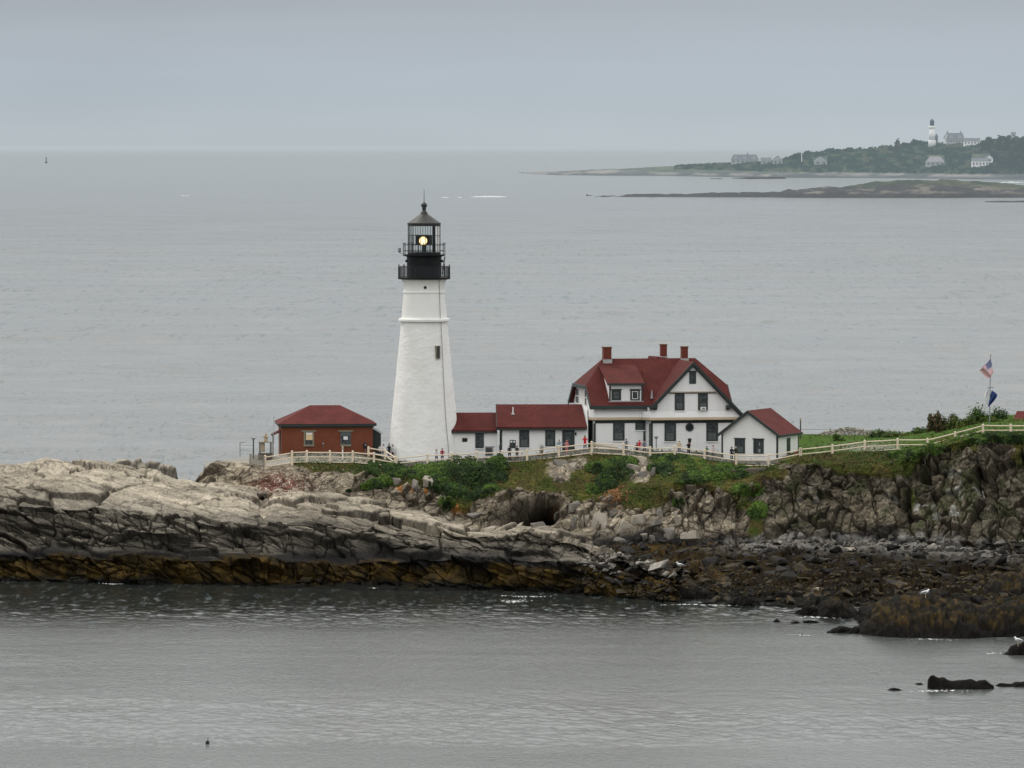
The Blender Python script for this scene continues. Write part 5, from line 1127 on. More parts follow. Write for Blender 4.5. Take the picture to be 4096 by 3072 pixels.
# ------------------------------------------------------------------ people
SK = mat_plain('skin', (.42, .24, .16), .6, .1); SK2 = mat_plain('hair', (.05, .03, .02), .8, .3)
_cm = {}
def cmat(c):
    k = tuple(c)
    if k not in _cm: _cm[k] = mat_plain('cloth', c, .85, .15, 6)
    return _cm[k]
def person(px, head_py, Y, h, yaw, shirt, legs, hair, label, pose='stand', hat=None, group='visitors along the cliff top fence'):
    top = at(px, head_py, Y); gz = ground(top.x, Y); zf = gz if abs(top.z-h-gz) < .55 else top.z-h
    if abs(top.z-h-gz) < .55: h = max(min(top.z-gz, h*1.12), h*.86)
    s = h
    V = {'pel': (0, 0, .52, .082, .065), 'bel': (0, -.002, .61, .075, .058), 'chest': (0, 0, .72, .092, .065), 'shc': (0, .002, .80, .075, .05), 'neck': (0, -.004, .845, .03, .03), 'hb': (0, -.012, .885, .045, .05), 'head': (0, -.016, .93, .052, .06), 'crown': (0, -.008, .972, .036, .042)}
    E = [('pel', 'bel'), ('bel', 'chest'), ('chest', 'shc'), ('shc', 'neck'), ('neck', 'hb'), ('hb', 'head'), ('head', 'crown')]
    for sd, q in ((-1, 'l'), (1, 'r')):
        V[q+'hip'] = (.052*sd, 0, .49, .056, .056); V[q+'kn'] = (.058*sd, -.012, .275, .036, .036); V[q+'an'] = (.06*sd, .004, .05, .024, .024); V[q+'to'] = (.066*sd, -.085, .018, .022, .016); E += [('pel', q+'hip'), (q+'hip', q+'kn'), (q+'kn', q+'an'), (q+'an', q+'to')]
        V[q+'sh'] = (.105*sd, 0, .80, .034, .034)
        if pose == 'stand': el_, wr = (.135*sd, .012, .635), (.128*sd, -.035, .50)
        elif pose == 'photo': el_, wr = (.15*sd, -.085, .70), (.05*sd, -.13, .86)
        elif pose == 'lean': el_, wr = (.14*sd, -.07, .66), (.05*sd, -.17, .64)
        elif pose == 'point': el_, wr = ((.21*sd, -.03, .745), (.33*sd, -.05, .73)) if sd > 0 else ((.135*sd, .012, .635), (.128*sd, -.035, .50))
        elif pose == 'pocket': el_, wr = (.15*sd, .03, .64), (.10*sd, -.03, .54)
        V[q+'el'] = el_+(.024, .024); V[q+'wr'] = wr+(.016, .016)
        d = (Vector(wr)-Vector(el_)).normalized(); pm = Vector(wr)+d*.035; V[q+'pm'] = tuple(pm)+(.020, .012)
        E += [('shc', q+'sh'), (q+'sh', q+'el'), (q+'el', q+'wr'), (q+'wr', q+'pm')]
        side = d.cross(Vector((0, 1, 0)) if abs(d.y) < .8 else Vector((1, 0, 0))).normalized(); cu = side.cross(d)
        for f, (o_, ln) in enumerate(((-.014, .03), (-.005, .036), (.005, .034), (.014, .026))):
            p1 = pm+side*o_+d*ln*.5; p2 = p1+d*ln*.5+cu*.008; V[q+'f%d' % f] = tuple(p1)+(.0045, .0045); V[q+'g%d' % f] = tuple(p2)+(.004, .004); E += [(q+'pm', q+'f%d' % f), (q+'f%d' % f, q+'g%d' % f)]
        t_ = Vector(wr)+d*.018+side*.022; V[q+'th'] = tuple(t_)+(.005, .005); V[q+'ti'] = tuple(t_+d*.018)+(.0045, .0045); E += [(q+'wr', q+'th'), (q+'th', q+'ti')]
    ks = list(V); me = bpy.data.meshes.new('t'); me.from_pydata([Vector(V[k][:3])*s for k in ks], [(ks.index(a), ks.index(b)) for a, b in E], []); ob = bpy.data.objects.new('t', me); COL.objects.link(ob)
    md = ob.modifiers.new('s', 'SKIN'); ob.modifiers.new('b', 'SUBSURF').levels = 1
    for i, k in enumerate(ks): sv_ = me.skin_vertices[0].data[i]; sv_.radius = (V[k][3]*s, V[k][4]*s); sv_.use_root = (k == 'pel')
    dg = bpy.context.evaluated_depsgraph_get(); dg.update(); m2 = bpy.data.meshes.new_from_object(ob.evaluated_get(dg)); bpy.data.objects.remove(ob)
    m2.materials.clear()
    for mm in (SK, cmat(shirt), cmat(legs), M['black']): m2.materials.append(mm)
    hands = [Vector(V[q+'pm'][:3])*s for q in 'lr']
    arms = [(Vector(V[q+'sh'][:3])*s, Vector(V[q+'el'][:3])*s, Vector(V[q+'wr'][:3])*s) for q in 'lr']
    def dseg(p, a, b): t = max(0, min(1, (p-a).dot(b-a)/(b-a).length_squared)); return (p-a-(b-a)*t).length
    for p in m2.polygons:
        c_ = p.center
        if min((c_-hh).length for hh in hands) < .045*s: k = 0
        elif min(min(dseg(c_, a, b), dseg(c_, b, w_)) for a, b, w_ in arms) < .032*s: k = 1
        elif c_.z > .845*s: k = 0
        elif c_.z < .045*s: k = 3
        elif c_.z < .525*s: k = 2
        else: k = 1
        p.material_index = k; p.use_smooth = True
    o = bpy.data.objects.new('person', m2); COL.objects.link(o); o.location = (top.x, Y, zf); o.rotation_euler = (0, 0, R(yaw)); tag(o, label, 'person', group)
    # hair / hat shell over the back and top of the head, plus simple facial features
    mb = MB(); hc = Vector((0, -.010, .935))*s
    nb = 12
    for i in range(7):
        t0 = math.pi*.62*i/6
        for k in range(nb):
            a = 2*math.pi*k/nb; tt = t0*(1 if math.sin(a) > -.3 else .62); mb.v.append(hc+Vector((math.sin(tt)*math.cos(a)*.062, math.sin(tt)*math.sin(a)*.070+.006, math.cos(tt)*.066))*s)
    for i in range(6):
        for k in range(nb): mb.f.append([i*nb+k, (i+1)*nb+k, (i+1)*nb+(k+1) % nb, i*nb+(k+1) % nb]); mb.mi.append(0)
    if hat: mb.ball(hc+Vector((0, -.03, .02))*s, Vector((.075, .10, .010))*s, 12, 4)
    ho = build(mb, 'hat' if hat else 'hair', cmat(hat) if hat else cmat(hair), None, True); ho.parent = o
    mb = MB(); mb.ball(Vector((0, -.078, .925))*s, Vector((.008, .012, .014))*s, 6, 4); no_ = build(mb, 'nose', SK, None, True); no_.parent = o
    mb = MB()
    for e_ in (-1, 1): mb.ball(Vector((.02*e_, -.068, .94))*s, .006*s, 6, 4)
    eo = build(mb, 'eyes', M['black'], None); eo.parent = o
    mb = MB(); mb.ball(Vector((0, -.064, .897))*s, Vector((.014, .006, .004))*s, 6, 4); mo = build(mb, 'mouth', M['chim'], None); mo.parent = o
    return o
BK, DK, WH, RD, GY, BR = (.015, .015, .02), (.03, .03, .04), (.72, .70, .72), (.42, .02, .04), (.16, .20, .24), (.09, .05, .03)
JN = (.06, .08, .12)
person(1521, 1782, 598.2, 1.62, 30, WH, DK, BR, 'person in white top, leftmost of four by the sloping fence')
person(1534, 1777, 598.0, 1.70, -10, (.75, .73, .72), JN, BR, 'brown haired person in white shirt, second of four by the sloping fence', 'lean')
person(1556, 1774, 597.8, 1.76, 20, BK, DK, BR, 'person in black top, third of four by the sloping fence')
person(1571, 1777, 597.6, 1.72, -60, (.55, .55, .58), BK, (.2, .15, .1), 'person in grey white top, nearest the lighthouse of the four')
person(1746, 1796, 593.2, 1.62, 0, WH, JN, (.25, .12, .06), 'person in white taking a photo before the lighthouse foot', 'photo')
person(1769, 1793, 593.3, 1.68, 5, (.30, .02, .04), JN, BR, 'person in dark red coat before the lighthouse foot', 'lean')
person(2038, 1782, 593.0, 1.72, 0, BK, DK, BR, 'man in black jacket leaning on fence, left of the pair', 'lean')
person(2068, 1783, 593.0, 1.70, 0, (.035, .025, .02), DK, (.12, .05, .03), 'brown haired person in dark jacket, right of the pair on the fence', 'lean')
person(2236, 1757, 592.6, 1.74, 10, (.22, .30, .34), BK, (.45, .33, .2), 'person in pale blue top holding an arm out to the right', 'point')
person(2267, 1762, 592.5, 1.66, -160, (.62, .22, .24), (.60, .20, .22), (.35, .18, .12), 'person dressed all in pink before the long building door')
person(2340, 1741, 592.4, 1.76, 0, (.62, .01, .03), JN, BR, 'person in bright red top with hands raised to the face', 'photo')
person(2505, 1757, 592.0, 1.68, 0, (.16, .18, .20), JN, BR, 'person in dull grey top at the fence by the house window', 'lean')
person(2548, 1769, 592.6, 1.66, 20, DK, JN, (.03, .02, .02), 'dark clothed person beside a red hooded one')
person(2558, 1770, 592.2, 1.60, -20, (.55, .02, .04), (.4, .3, .3), (.45, .02, .04), 'person in red hooded top behind the fence')
person(2577, 1772, 592.4, 1.58, 0, (.14, .15, .18), DK, (.03, .02, .02), 'dark haired person in grey, right of the red hooded one')
person(2717, 1760, 591.6, 1.74, -10, (.62, .50, .34), JN, BR, 'person in cream coat and pale cap left of the black lantern', hat=(.7, .66, .6))
person(2754, 1774, 591.2, 1.70, 15, BK, DK, BR, 'person in black below the black lantern', 'photo')
person(2827, 1795, 591.0, 1.35, 0, (.12, .22, .12), JN, BR, 'small child in green behind the fence')
person(2853, 1787, 590.9, 1.50, 0, (.62, .50, .52), JN, (.20, .07, .04), 'red haired person in pale top beside the green child')
person(2927, 1786, 588.7, 1.72, -30, BK, BK, BR, 'person in black, left of the two at the shed window', hat=BR)
person(2943, 1786, 588.8, 1.72, -20, (.030, .035, .022), BK, (.5, .45, .4), 'person in dark olive with pale cap, right of the two at the shed', hat=(.55, .5, .42))
# ------------------------------------------------------------------ vegetation
def leafmat(name, haze=0):
    m = mat_attr(name, .8, 3, .35, 9, .1, .02, haze=haze, spec=.2); return m
M['leaf'] = leafmat('foliage')
def leaf_mesh(name, pts, nrm, size, cols, mat, up=.3, aspect=1.5):
    """pts (n,3): one small bent leaf clump quad per point"""
    n = len(pts); a = rng.normal(size=(n, 3)); nn = nrm+a*.55; nn[:, 2] += up; nn /= np.linalg.norm(nn, axis=1, keepdims=True)
    t = np.cross(nn, rng.normal(size=(n, 3))); t /= np.linalg.norm(t, axis=1, keepdims=True)+1e-9; b = np.cross(nn, t)
    s = (size*(.6+.8*rng.random(n)))[:, None] if np.ndim(size) == 0 else (size*(.6+.8*rng.random(n)))[:, None]
    q = np.stack([pts-t*s*.5*aspect, pts-b*s*.45+nn*s*.12, pts+t*s*.5*aspect, pts+b*s*.45+nn*s*.12], 1).reshape(-1, 3)
    me = bpy.data.meshes.new(name); me.vertices.add(n*4); me.vertices.foreach_set('co', q.reshape(-1).astype(np.float32))
    me.loops.add(n*4); me.loops.foreach_set('vertex_index', np.arange(n*4, dtype=np.int32)); me.polygons.add(n); me.polygons.foreach_set('loop_start', np.arange(0, n*4, 4, dtype=np.int32)); me.update(calc_edges=True)
    at_ = me.color_attributes.new('Col', 'FLOAT_COLOR', 'POINT'); c4 = np.concatenate([np.repeat(cols, 4, 0), np.ones((n*4, 1))], 1); at_.data.foreach_set('color', c4.reshape(-1).astype(np.float32)); return me
G_DK, G_MID, G_LT, G_YL, G_BR = C_(.019, .036, .010), C_(.040, .076, .014), C_(.066, .112, .018), C_(.110, .118, .026), C_(.115, .085, .045)
def shrub_mesh(rx, ry, rz, n, pal, seed, leaf=.13):
    r_ = np.random.default_rng(seed); cl = r_.normal(size=(14, 3)); cl /= np.linalg.norm(cl, axis=1, keepdims=True); cl[:, 2] = np.abs(cl[:, 2])*.9; cl *= (.35+.65*r_.random((14, 1)))
    rad = .16+.30*r_.random(14); w_ = r_.integers(0, 14, n); d = r_.normal(size=(n, 3)); d /= np.linalg.norm(d, axis=1, keepdims=True); rr = (.5+.75*r_.random(n)**1.2)[:, None]
    p = cl[w_]+d*rad[w_][:, None]*rr; S = np.array([rx, ry, rz]); pts = p*S
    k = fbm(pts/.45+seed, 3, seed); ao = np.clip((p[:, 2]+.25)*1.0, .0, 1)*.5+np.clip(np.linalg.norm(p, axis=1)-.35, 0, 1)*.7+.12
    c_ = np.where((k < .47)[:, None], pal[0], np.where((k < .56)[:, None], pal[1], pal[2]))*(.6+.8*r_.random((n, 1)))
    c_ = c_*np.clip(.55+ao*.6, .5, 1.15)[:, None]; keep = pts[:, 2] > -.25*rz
    return pts[keep], d[keep], c_[keep]
shrub_lib = {}
def shrub(px, py_base, py_top, hw, Y, pal, label, seed, group=None, n=2600, name='shrub', cat='shrub', leaf=.12, stems=True):
    hit = seen(px, py_base); b = at(px, py_base, Y) if Y else Vector(hit[0])
    Yq = b.y; sc = F/Yq; rx = hw/sc; rz = (py_base-py_top)/sc*.95
    root = empty(name, b, label, cat, group)
    pts, d, c_ = shrub_mesh(rx, min(rx, 2.2), rz, n, pal, seed)
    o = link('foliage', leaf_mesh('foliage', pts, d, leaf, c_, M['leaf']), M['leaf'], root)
    if stems:
        mb = MB()
        for i in range(7):
            a = i*.9+seed; mb.tube([b+Vector((math.cos(a)*.1*rx, math.sin(a)*.1*rx, -.3)), b+Vector((math.cos(a)*rx*.45, math.sin(a)*min(rx, 2)*.4, rz*.6))], [.05, .02], 5)
        build(mb, 'stem', M['wood_old'], root)
    return root
PD, PM, PL_, PY_ = (G_DK, G_DK*1.4, G_MID), (G_DK, G_MID, G_LT), (G_MID, G_LT, G_LT*1.2), (G_MID, G_LT, G_YL)
SH = [ # px, base, top, halfwidth, palette, label
 (1845, 1950, 1822, 62, PD, 'tallest dark green bush in front of the link building'),
 (1700, 1925, 1858, 60, PL_, 'bright green bush below the fence at the lighthouse foot'),
 (1760, 1915, 1850, 55, PL_, 'light green bush just left of the tallest dark bush'),
 (1905, 1945, 1850, 50, PD, 'dark bush just right of the tallest bush'),
 (1985, 1905, 1838, 45, PM, 'rounded green bush below the black jacketed pair'),
 (1960, 1940, 1870, 55, PD, 'dark low bush on the slope under the pair of leaning people'),
 (1510, 1905, 1843, 38, PD, 'dark bush below the right end of the brick building'),
 (1570, 1900, 1852, 36, PD, 'dark bush below the fence corner left of the lighthouse'),
 (1620, 1925, 1868, 50, PM, 'spreading bush below the fence corner at the lighthouse foot'),
 (1530, 1945, 1905, 45, PL_, 'low bright bush hanging over the rock left of the orange stained blocks'),
 (1490, 1965, 1925, 40, PM, 'low green bush lowest on the rock edge at the left'),
 (1800, 1990, 1930, 60, PD, 'dark bush spilling down between the orange rocks'),
 (1880, 2000, 1935, 60, PD, 'dark bush above the orange cliff face'),
 (1745, 1960, 1900, 40, PM, 'green bush on top of the orange stained blocks'),
 (1940, 1985, 1930, 45, PM, 'green bush at the lower edge of the grassy slope'),
 (1790, 2045, 1990, 30, PM, 'small green bush growing low among the orange rocks'),
 (2460, 1925, 1840, 60, PD, 'dark bush on the slope under the house left part'),
 (2420, 1965, 1900, 45, PD, 'dark bush left of the pale rock knob, lower down'),
 (2400, 1895, 1842, 50, PM, 'green bush just under the fence below the small house window'),
 (2500, 1880, 1832, 48, PM, 'low bush right under the fence post below the chimney'),
 (2680, 1880, 1815, 70, PM, 'broad olive bush under the fence, right of the pale rock knob'),
 (2760, 1905, 1835, 80, PY_, 'broad yellow green bush under the fence below the lantern'),
 (2850, 1920, 1850, 80, PL_, 'bright green bush spreading left of the shed'),
 (2930, 1915, 1862, 60, PM, 'low dark green bush below the shed corner'),
 (2640, 1905, 1840, 50, PD, 'dark bush behind the pale rock knob'),
 (2790, 1945, 1890, 70, PM, 'green mound of bush on the slope above the grey slabs'),
 (2712, 2035, 1995, 18, PM, 'single small round bush on the grey slab face'),
 (2990, 1990, 1935, 50, PL_, 'bright bush below the concrete wall'),
 (3030, 2075, 2010, 36, PL_, 'bright green bush in the gully right of the slabs'),
 (2370, 1975, 1935, 26, PL_, 'small bright bush on the mid slope, below the dark ones'),
 (3640, 1845, 1800, 70, PM, 'bush at the foot of the climbing fence'),
 (3700, 1825, 1780, 60, PL_, 'light green bush under the fence bend'),
 (3790, 1800, 1745, 60, PY_, 'bush overgrowing the fence on the hill'),
 (3880, 1785, 1735, 60, PM, 'green bush under the hilltop fence, left'),
 (3970, 1775, 1735, 60, PM, 'green bush under the hilltop fence, middle'),
 (4060, 1775, 1730, 60, PD, 'dark bush under the hilltop fence at the frame edge'),
]
def scrub(px, pb, pt, hw, pal, label, seed, group, hgt=.75):
    """low bush draped over the slope: leaves stand off the ground in lumps"""
    r_ = np.random.default_rng(seed); hit = seen(px, (pb+pt)/2); b = Vector(hit[0]); root = empty('shrub', b, label, 'shrub', group)
    n = int(1300+hw*46); pts, cs, ns = [], [], []; cy, hh = (pb+pt)/2, (pb-pt)/2
    nl = 9; lx = r_.uniform(-.75, .75, nl); ly = r_.uniform(-.6, .6, nl); lr_ = r_.uniform(.3, .6, nl)
    for i in range(n):
        k = r_.integers(0, nl); an = r_.uniform(0, 6.283); rr = r_.random()**.5; u = lx[k]+math.cos(an)*rr*lr_[k]; v = ly[k]+math.sin(an)*rr*lr_[k]*1.1
        if u*u+v*v > 1.15: continue
        h = seen(px+u*hw, cy+v*hh)
        if h is None or abs(h[0].y-b.y) > 9: continue
        e = hgt*(1-rr*rr)**.5*(.5+lr_[k])*(1-.4*(u*u+v*v)); f = r_.random()**.4
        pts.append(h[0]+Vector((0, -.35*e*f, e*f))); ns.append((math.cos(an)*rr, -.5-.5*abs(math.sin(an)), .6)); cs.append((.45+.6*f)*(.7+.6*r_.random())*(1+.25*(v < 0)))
    if len(pts) < 60: pts += [b+Vector((r_.uniform(-.5, .5), 0, r_.uniform(0, .5))) for _ in range(80)]; ns += [(0, -1, .5)]*80; cs += [.8]*80
    pts = np.array([tuple(q) for q in pts]); ns = np.array(ns, float); cs = np.array(cs); k = fbm(pts/.7+seed, 3, seed)
    c_ = np.where((k < .46)[:, None], pal[0], np.where((k < .56)[:, None], pal[1], pal[2]))*cs[:, None]
    me = leaf_mesh('foliage', pts-np.array(b), ns, .13, c_, M['leaf']); link('foliage', me, M['leaf'], root)
    mb = MB()
    for i in range(6):
        j = r_.integers(0, len(pts)); q = Vector(pts[j]); mb.tube([q+Vector((r_.uniform(-.2, .2), .3, -.9)), q], [.04, .012], 4)
    build(mb, 'stem', M['wood_old'], root); return root
py_small = lambda p: p > 1925
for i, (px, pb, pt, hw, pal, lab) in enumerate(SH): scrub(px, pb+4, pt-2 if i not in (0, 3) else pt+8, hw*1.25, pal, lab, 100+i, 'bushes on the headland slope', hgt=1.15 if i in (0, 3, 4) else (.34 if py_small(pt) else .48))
SB_ = [ # background hedge with given depth
 (3345, 1785, 1738, 38, 612, PL_, 'small round bright green bush on the lawn'),
 (3540, 1775, 1722, 75, 620, PM, 'low hedge bush right of the stone wall, leftmost'), (3620, 1770, 1722, 70, 619, PY_, 'low hedge bush, second from the stone wall'),
 (3700, 1765, 1708, 70, 617, PM, 'low hedge bush, third from the stone wall'), (3770, 1750, 1690, 60, 615, PL_, 'hedge bush where the ground rises'),
 (3745, 1720, 1638, 30, 608, (G_BR, G_DK, G_BR), 'thin half bare brown bush on the hill'), (3800, 1740, 1650, 48, 609, (G_BR, G_DK, G_MID), 'brownish twiggy bush left of the tallest hilltop bush'),
 (3850, 1750, 1655, 60, 607, PY_, 'olive bush directly left of the tallest hilltop bush'), (3900, 1735, 1612, 62, 606, PL_, 'tallest bright green bush on the hilltop by the flagpole'),
 (3975, 1725, 1660, 62, 605, PY_, 'low olive bush right of the flagpole'), (4000, 1725, 1632, 55, 612, (G_DK*1.6, G_MID, G_MID), 'grey green bush behind, between flagpole and red roof'),
 (4060, 1725, 1672, 60, 602, PY_, 'bush in front of the red gable at the frame edge'),
 (3240, 1748, 1738, 55, 629, PD, 'thin dark hedge strip behind the lawn'),
 (1395, 1965, 1955, 10, 585, PM, 'tiny green tuft on the rubble slope'),
]
for i, (px, pb, pt, hw, Y, pal, lab) in enumerate(SB_): shrub(px, pb, pt, hw*1.15, Y, pal, lab, 300+i, 'bushes on the hilltop', n=int(900+hw*50), leaf=.14)
# grass and low herbs over the slopes: one mass
mask = (gB > .45) & (pxB > 1150) & (pxB < 4200) & (VB > 4.2) & (VB < 9)
ii = np.argwhere(mask); pick = ii[rng.integers(0, len(ii), 60000)]; base_p = PB[pick[:, 0], pick[:, 1]]; nn = NB[pick[:, 0], pick[:, 1]]
k1 = fbm(base_p/1.9, 4, 90); k2_ = fbm(base_p/.6, 3, 92); keep = k1+k2_*.5 > .62; base_p, nn, k1, k2_ = base_p[keep], nn[keep], k1[keep], k2_[keep]
cg = np.where((k1 > .53)[:, None], C_(.040, .066, .013), C_(.090, .078, .028)); cg = np.where((k2_ > .6)[:, None], C_(.070, .095, .020), cg)*(.6+.8*rng.random((len(k1), 1)))
pp_ = base_p+rng.normal(size=base_p.shape)*.08+np.array([0, 0, .05]); o = link('grass', leaf_mesh('grass', pp_, nn, .11, cg, M['leaf'], up=.1), M['leaf']); tag(o, 'tufted grass and low herbs covering the shoulder of the headland', 'grass', kind='stuff')
# ------------------------------------------------------------------ boulders
def hull_mesh(name, seed, sx, sy, sz, n=16, sub=1, rough=.06):
    r_ = random.Random(seed); bm = bmesh.new()
    for _ in range(n):
        v = Vector((r_.uniform(-1, 1), r_.uniform(-1, 1), r_.uniform(-1, 1))); m_ = max(abs(v.x), abs(v.y), abs(v.z)); v = v/m_*r_.uniform(.75, 1) if r_.random() < .8 else v.normalized(); bm.verts.new((v.x*sx, v.y*sy, v.z*sz))
    h = bmesh.ops.convex_hull(bm, input=bm.verts[:]); bmesh.ops.delete(bm, geom=[g_ for g_ in h['geom_interior'] if isinstance(g_, bmesh.types.BMVert)], context='VERTS')
    bmesh.ops.bevel(bm, geom=bm.edges[:], offset=.05*min(sx, sy, sz)*2, segments=1, affect='EDGES', clamp_overlap=True)
    bmesh.ops.triangulate(bm, faces=bm.faces[:]); bmesh.ops.subdivide_edges(bm, edges=bm.edges[:], cuts=2, use_grid_fill=True)
    me = bpy.data.meshes.new(name); bm.to_mesh(me); bm.free(); co_ = np.empty(len(me.vertices)*3); me.vertices.foreach_get('co', co_); co_ = co_.reshape(-1, 3); d = co_/(np.linalg.norm(co_, axis=1, keepdims=True)+1e-6)
    co_ += d*((fbm(co_*2.2+seed, 3, seed)-.5)*rough*3*min(sx, sy, sz))[:, None]; me.vertices.foreach_set('co', co_.reshape(-1)); return me
def zone_mat(name, shift=0):
    m, nt = newmat(name); g = N(nt, 'ShaderNodeNewGeometry'); s = N(nt, 'ShaderNodeSeparateXYZ'); L(nt, g.outputs['Position'], s.inputs[0])
    n1 = noise(nt, g.outputs['Position'], .55, 3, .6); n2 = noise(nt, g.outputs['Position'], 2.4, 5, .65); n3 = noise(nt, posn(nt, (1, 1, .4)), 4.5, 4, .65)
    z = math_n(nt, 'ADD', s.outputs[2], math_n(nt, 'MULTIPLY', math_n(nt, 'SUBTRACT', n1, .5), 1.6)); z = math_n(nt, 'ADD', z, shift)
    oi = N(nt, 'ShaderNodeObjectInfo'); rock = mixc(nt, maprange(nt, n2, .3, .7), (.10, .09, .08), (.26, .24, .21)); blk = mixc(nt, n3, (.012, .012, .012), (.036, .034, .031))
    weed = mixc(nt, maprange(nt, n3, .36, .66), (.016, .013, .008), (.074, .049, .016))
    c = mixc(nt, maprange(nt, z, 1.9, 2.5), blk, rock); c = mixc(nt, maprange(nt, z, .9, 1.3), mixc(nt, maprange(nt, n2, .46, .58), weed, blk), c)
    c = mixc(nt, maprange(nt, z, .0, .35), (.010, .010, .008), c)
    v_ = N(nt, 'ShaderNodeVectorMath', operation='SCALE'); L(nt, c, v_.inputs[0]); L(nt, maprange(nt, oi.outputs['Random'], 0, 1, .5, 1.6, False), v_.inputs['Scale'])
    finish(nt, v_.outputs[0], .8, n3, .6, .08, .12); return m
M['boulder'] = zone_mat('tidal_boulder'); M['pale_boulder'] = mat_plain('pale_boulder', (.31, .275, .225), .9, .4, 1.6); M['greyb'] = mat_plain('grey_boulder', (.175, .16, .138), .9, .45, 1.4)
M['weedrock'] = zone_mat('weed_rock', -.9)
protos = [hull_mesh('boulder', 50+i, 1, random.uniform(.7, 1), random.uniform(.4, .7), 14+i % 5) for i in range(12)]
for p_ in protos: p_.materials.append(M['boulder'])
cand = []
for _ in range(2600):
    px = random.uniform(2430, 4110); t = random.random(); lo = 2165 if px > 3000 else 2195; hi = float(np.interp(px, [2280, 2700, 3200, 3500, 4100], [2350, 2400, 2425, 2470, 2490])); py = lo+(hi-lo)*t**.9
    s_ = 11+30*random.random()**2
    if all((px-q[0])**2/(q[2]+s_)**2+(py-q[1])**2/((q[2]+s_)*.42)**2 > .6 for q in cand): cand.append((px, py, s_))
cand.sort(key=lambda q: -q[2]); cand = cand[:290]
src = {}
for i, (px, py, s_) in enumerate(cand):
    h = seen(px, py)
    if h is None or h[0].y > 590: continue
    k = i % 12
    if k not in src: o = bpy.data.objects.new('boulder', protos[k]); COL.objects.link(o); src[k] = o
    else: o = src[k].copy(); COL.objects.link(o)
    r = s_/F*h[0].y; o.scale = (r*random.uniform(.8, 1.3), r*random.uniform(.8, 1.3), r*random.uniform(.55, 1.0)); o.location = h[0]+Vector((0, 0, r*.12)); o.rotation_euler = (random.uniform(-.5, .5), random.uniform(-.6, .3), random.uniform(0, 6.28))
    tag(o, 'dark tide washed boulder jumbled on the shore under the right hand cliff', 'boulder', 'dark boulders on the tidal shore')
# small rubble between them
def rubble_mass(name, n, fn, label, mat, smin, smax):
    mb = MB(); first = None
    hv = []
    for k in range(10):
        me = hull_mesh('t', 400+k, 1, .8, .55, 9, rough=0); bm = bmesh.new(); bm.from_mesh(me); bmesh.ops.dissolve_limit(bm, angle_limit=.2, verts=bm.verts[:], edges=bm.edges[:]); bm.verts.index_update(); hv.append(([v.co.copy() for v in bm.verts], [tuple(v.index for v in f.verts) for f in bm.faces])); bm.free(); bpy.data.meshes.remove(me)
    for i in range(n):
        px, py = fn(); h = seen(px, py)
        if h is None: continue
        s_ = random.uniform(smin, smax)*(.5+random.random()); m_ = Matrix.Rotation(random.uniform(0, 6.28), 3, 'Z') @ Matrix.Rotation(random.uniform(-.7, .7), 3, 'X'); v_, f_ = random.choice(hv); mb.add([h[0]+m_ @ (q*s_) for q in v_], f_); first = first or h[0]
    me = bpy.data.meshes.new(name); me.from_pydata(mb.v, [], mb.f); o = link(name, me, mat); tag(o, label, 'stones', kind='stuff'); return o
rubble_mass('shingle', 2600, lambda: (random.uniform(2300, 4150), random.uniform(2165, 2440)), 'small stones and cobbles filling the shore between the boulders', M['boulder'], .12, .32)
rubble_mass('pale_shingle', 420, lambda: (random.triangular(2850, 4096, 3250), random.gauss(2178, 9)), 'pale grey stones banked along the foot of the right hand cliff', M['greyb'], .1, .34)
def red_f(): return random.gauss(1110, 55), random.gauss(1945, 22)
M['redrub'] = mat_plain('red_rubble', (.20, .085, .06), .9, .5, 2.5); M['whrub'] = mat_plain('pale_rubble', (.48, .42, .34), .9, .4, 2.5)
rubble_mass('brick_rubble', 650, red_f, 'spill of broken red brick rubble on the rocks below the brick building', M['redrub'], .05, .13)
rubble_mass('pale_rubble', 420, lambda: (random.gauss(1220, 120), random.gauss(1925, 28)), 'scattered pale broken stones below the brick building', M['whrub'], .05, .14)
rubble_mass('orange_rubble', 160, lambda: (random.gauss(2465, 24), random.gauss(1985, 20)), 'spill of orange brown broken slabs on the grassy slope', mat_plain('orange_rubble', (.27, .13, .06), .9, .4, 2), .08, .22)
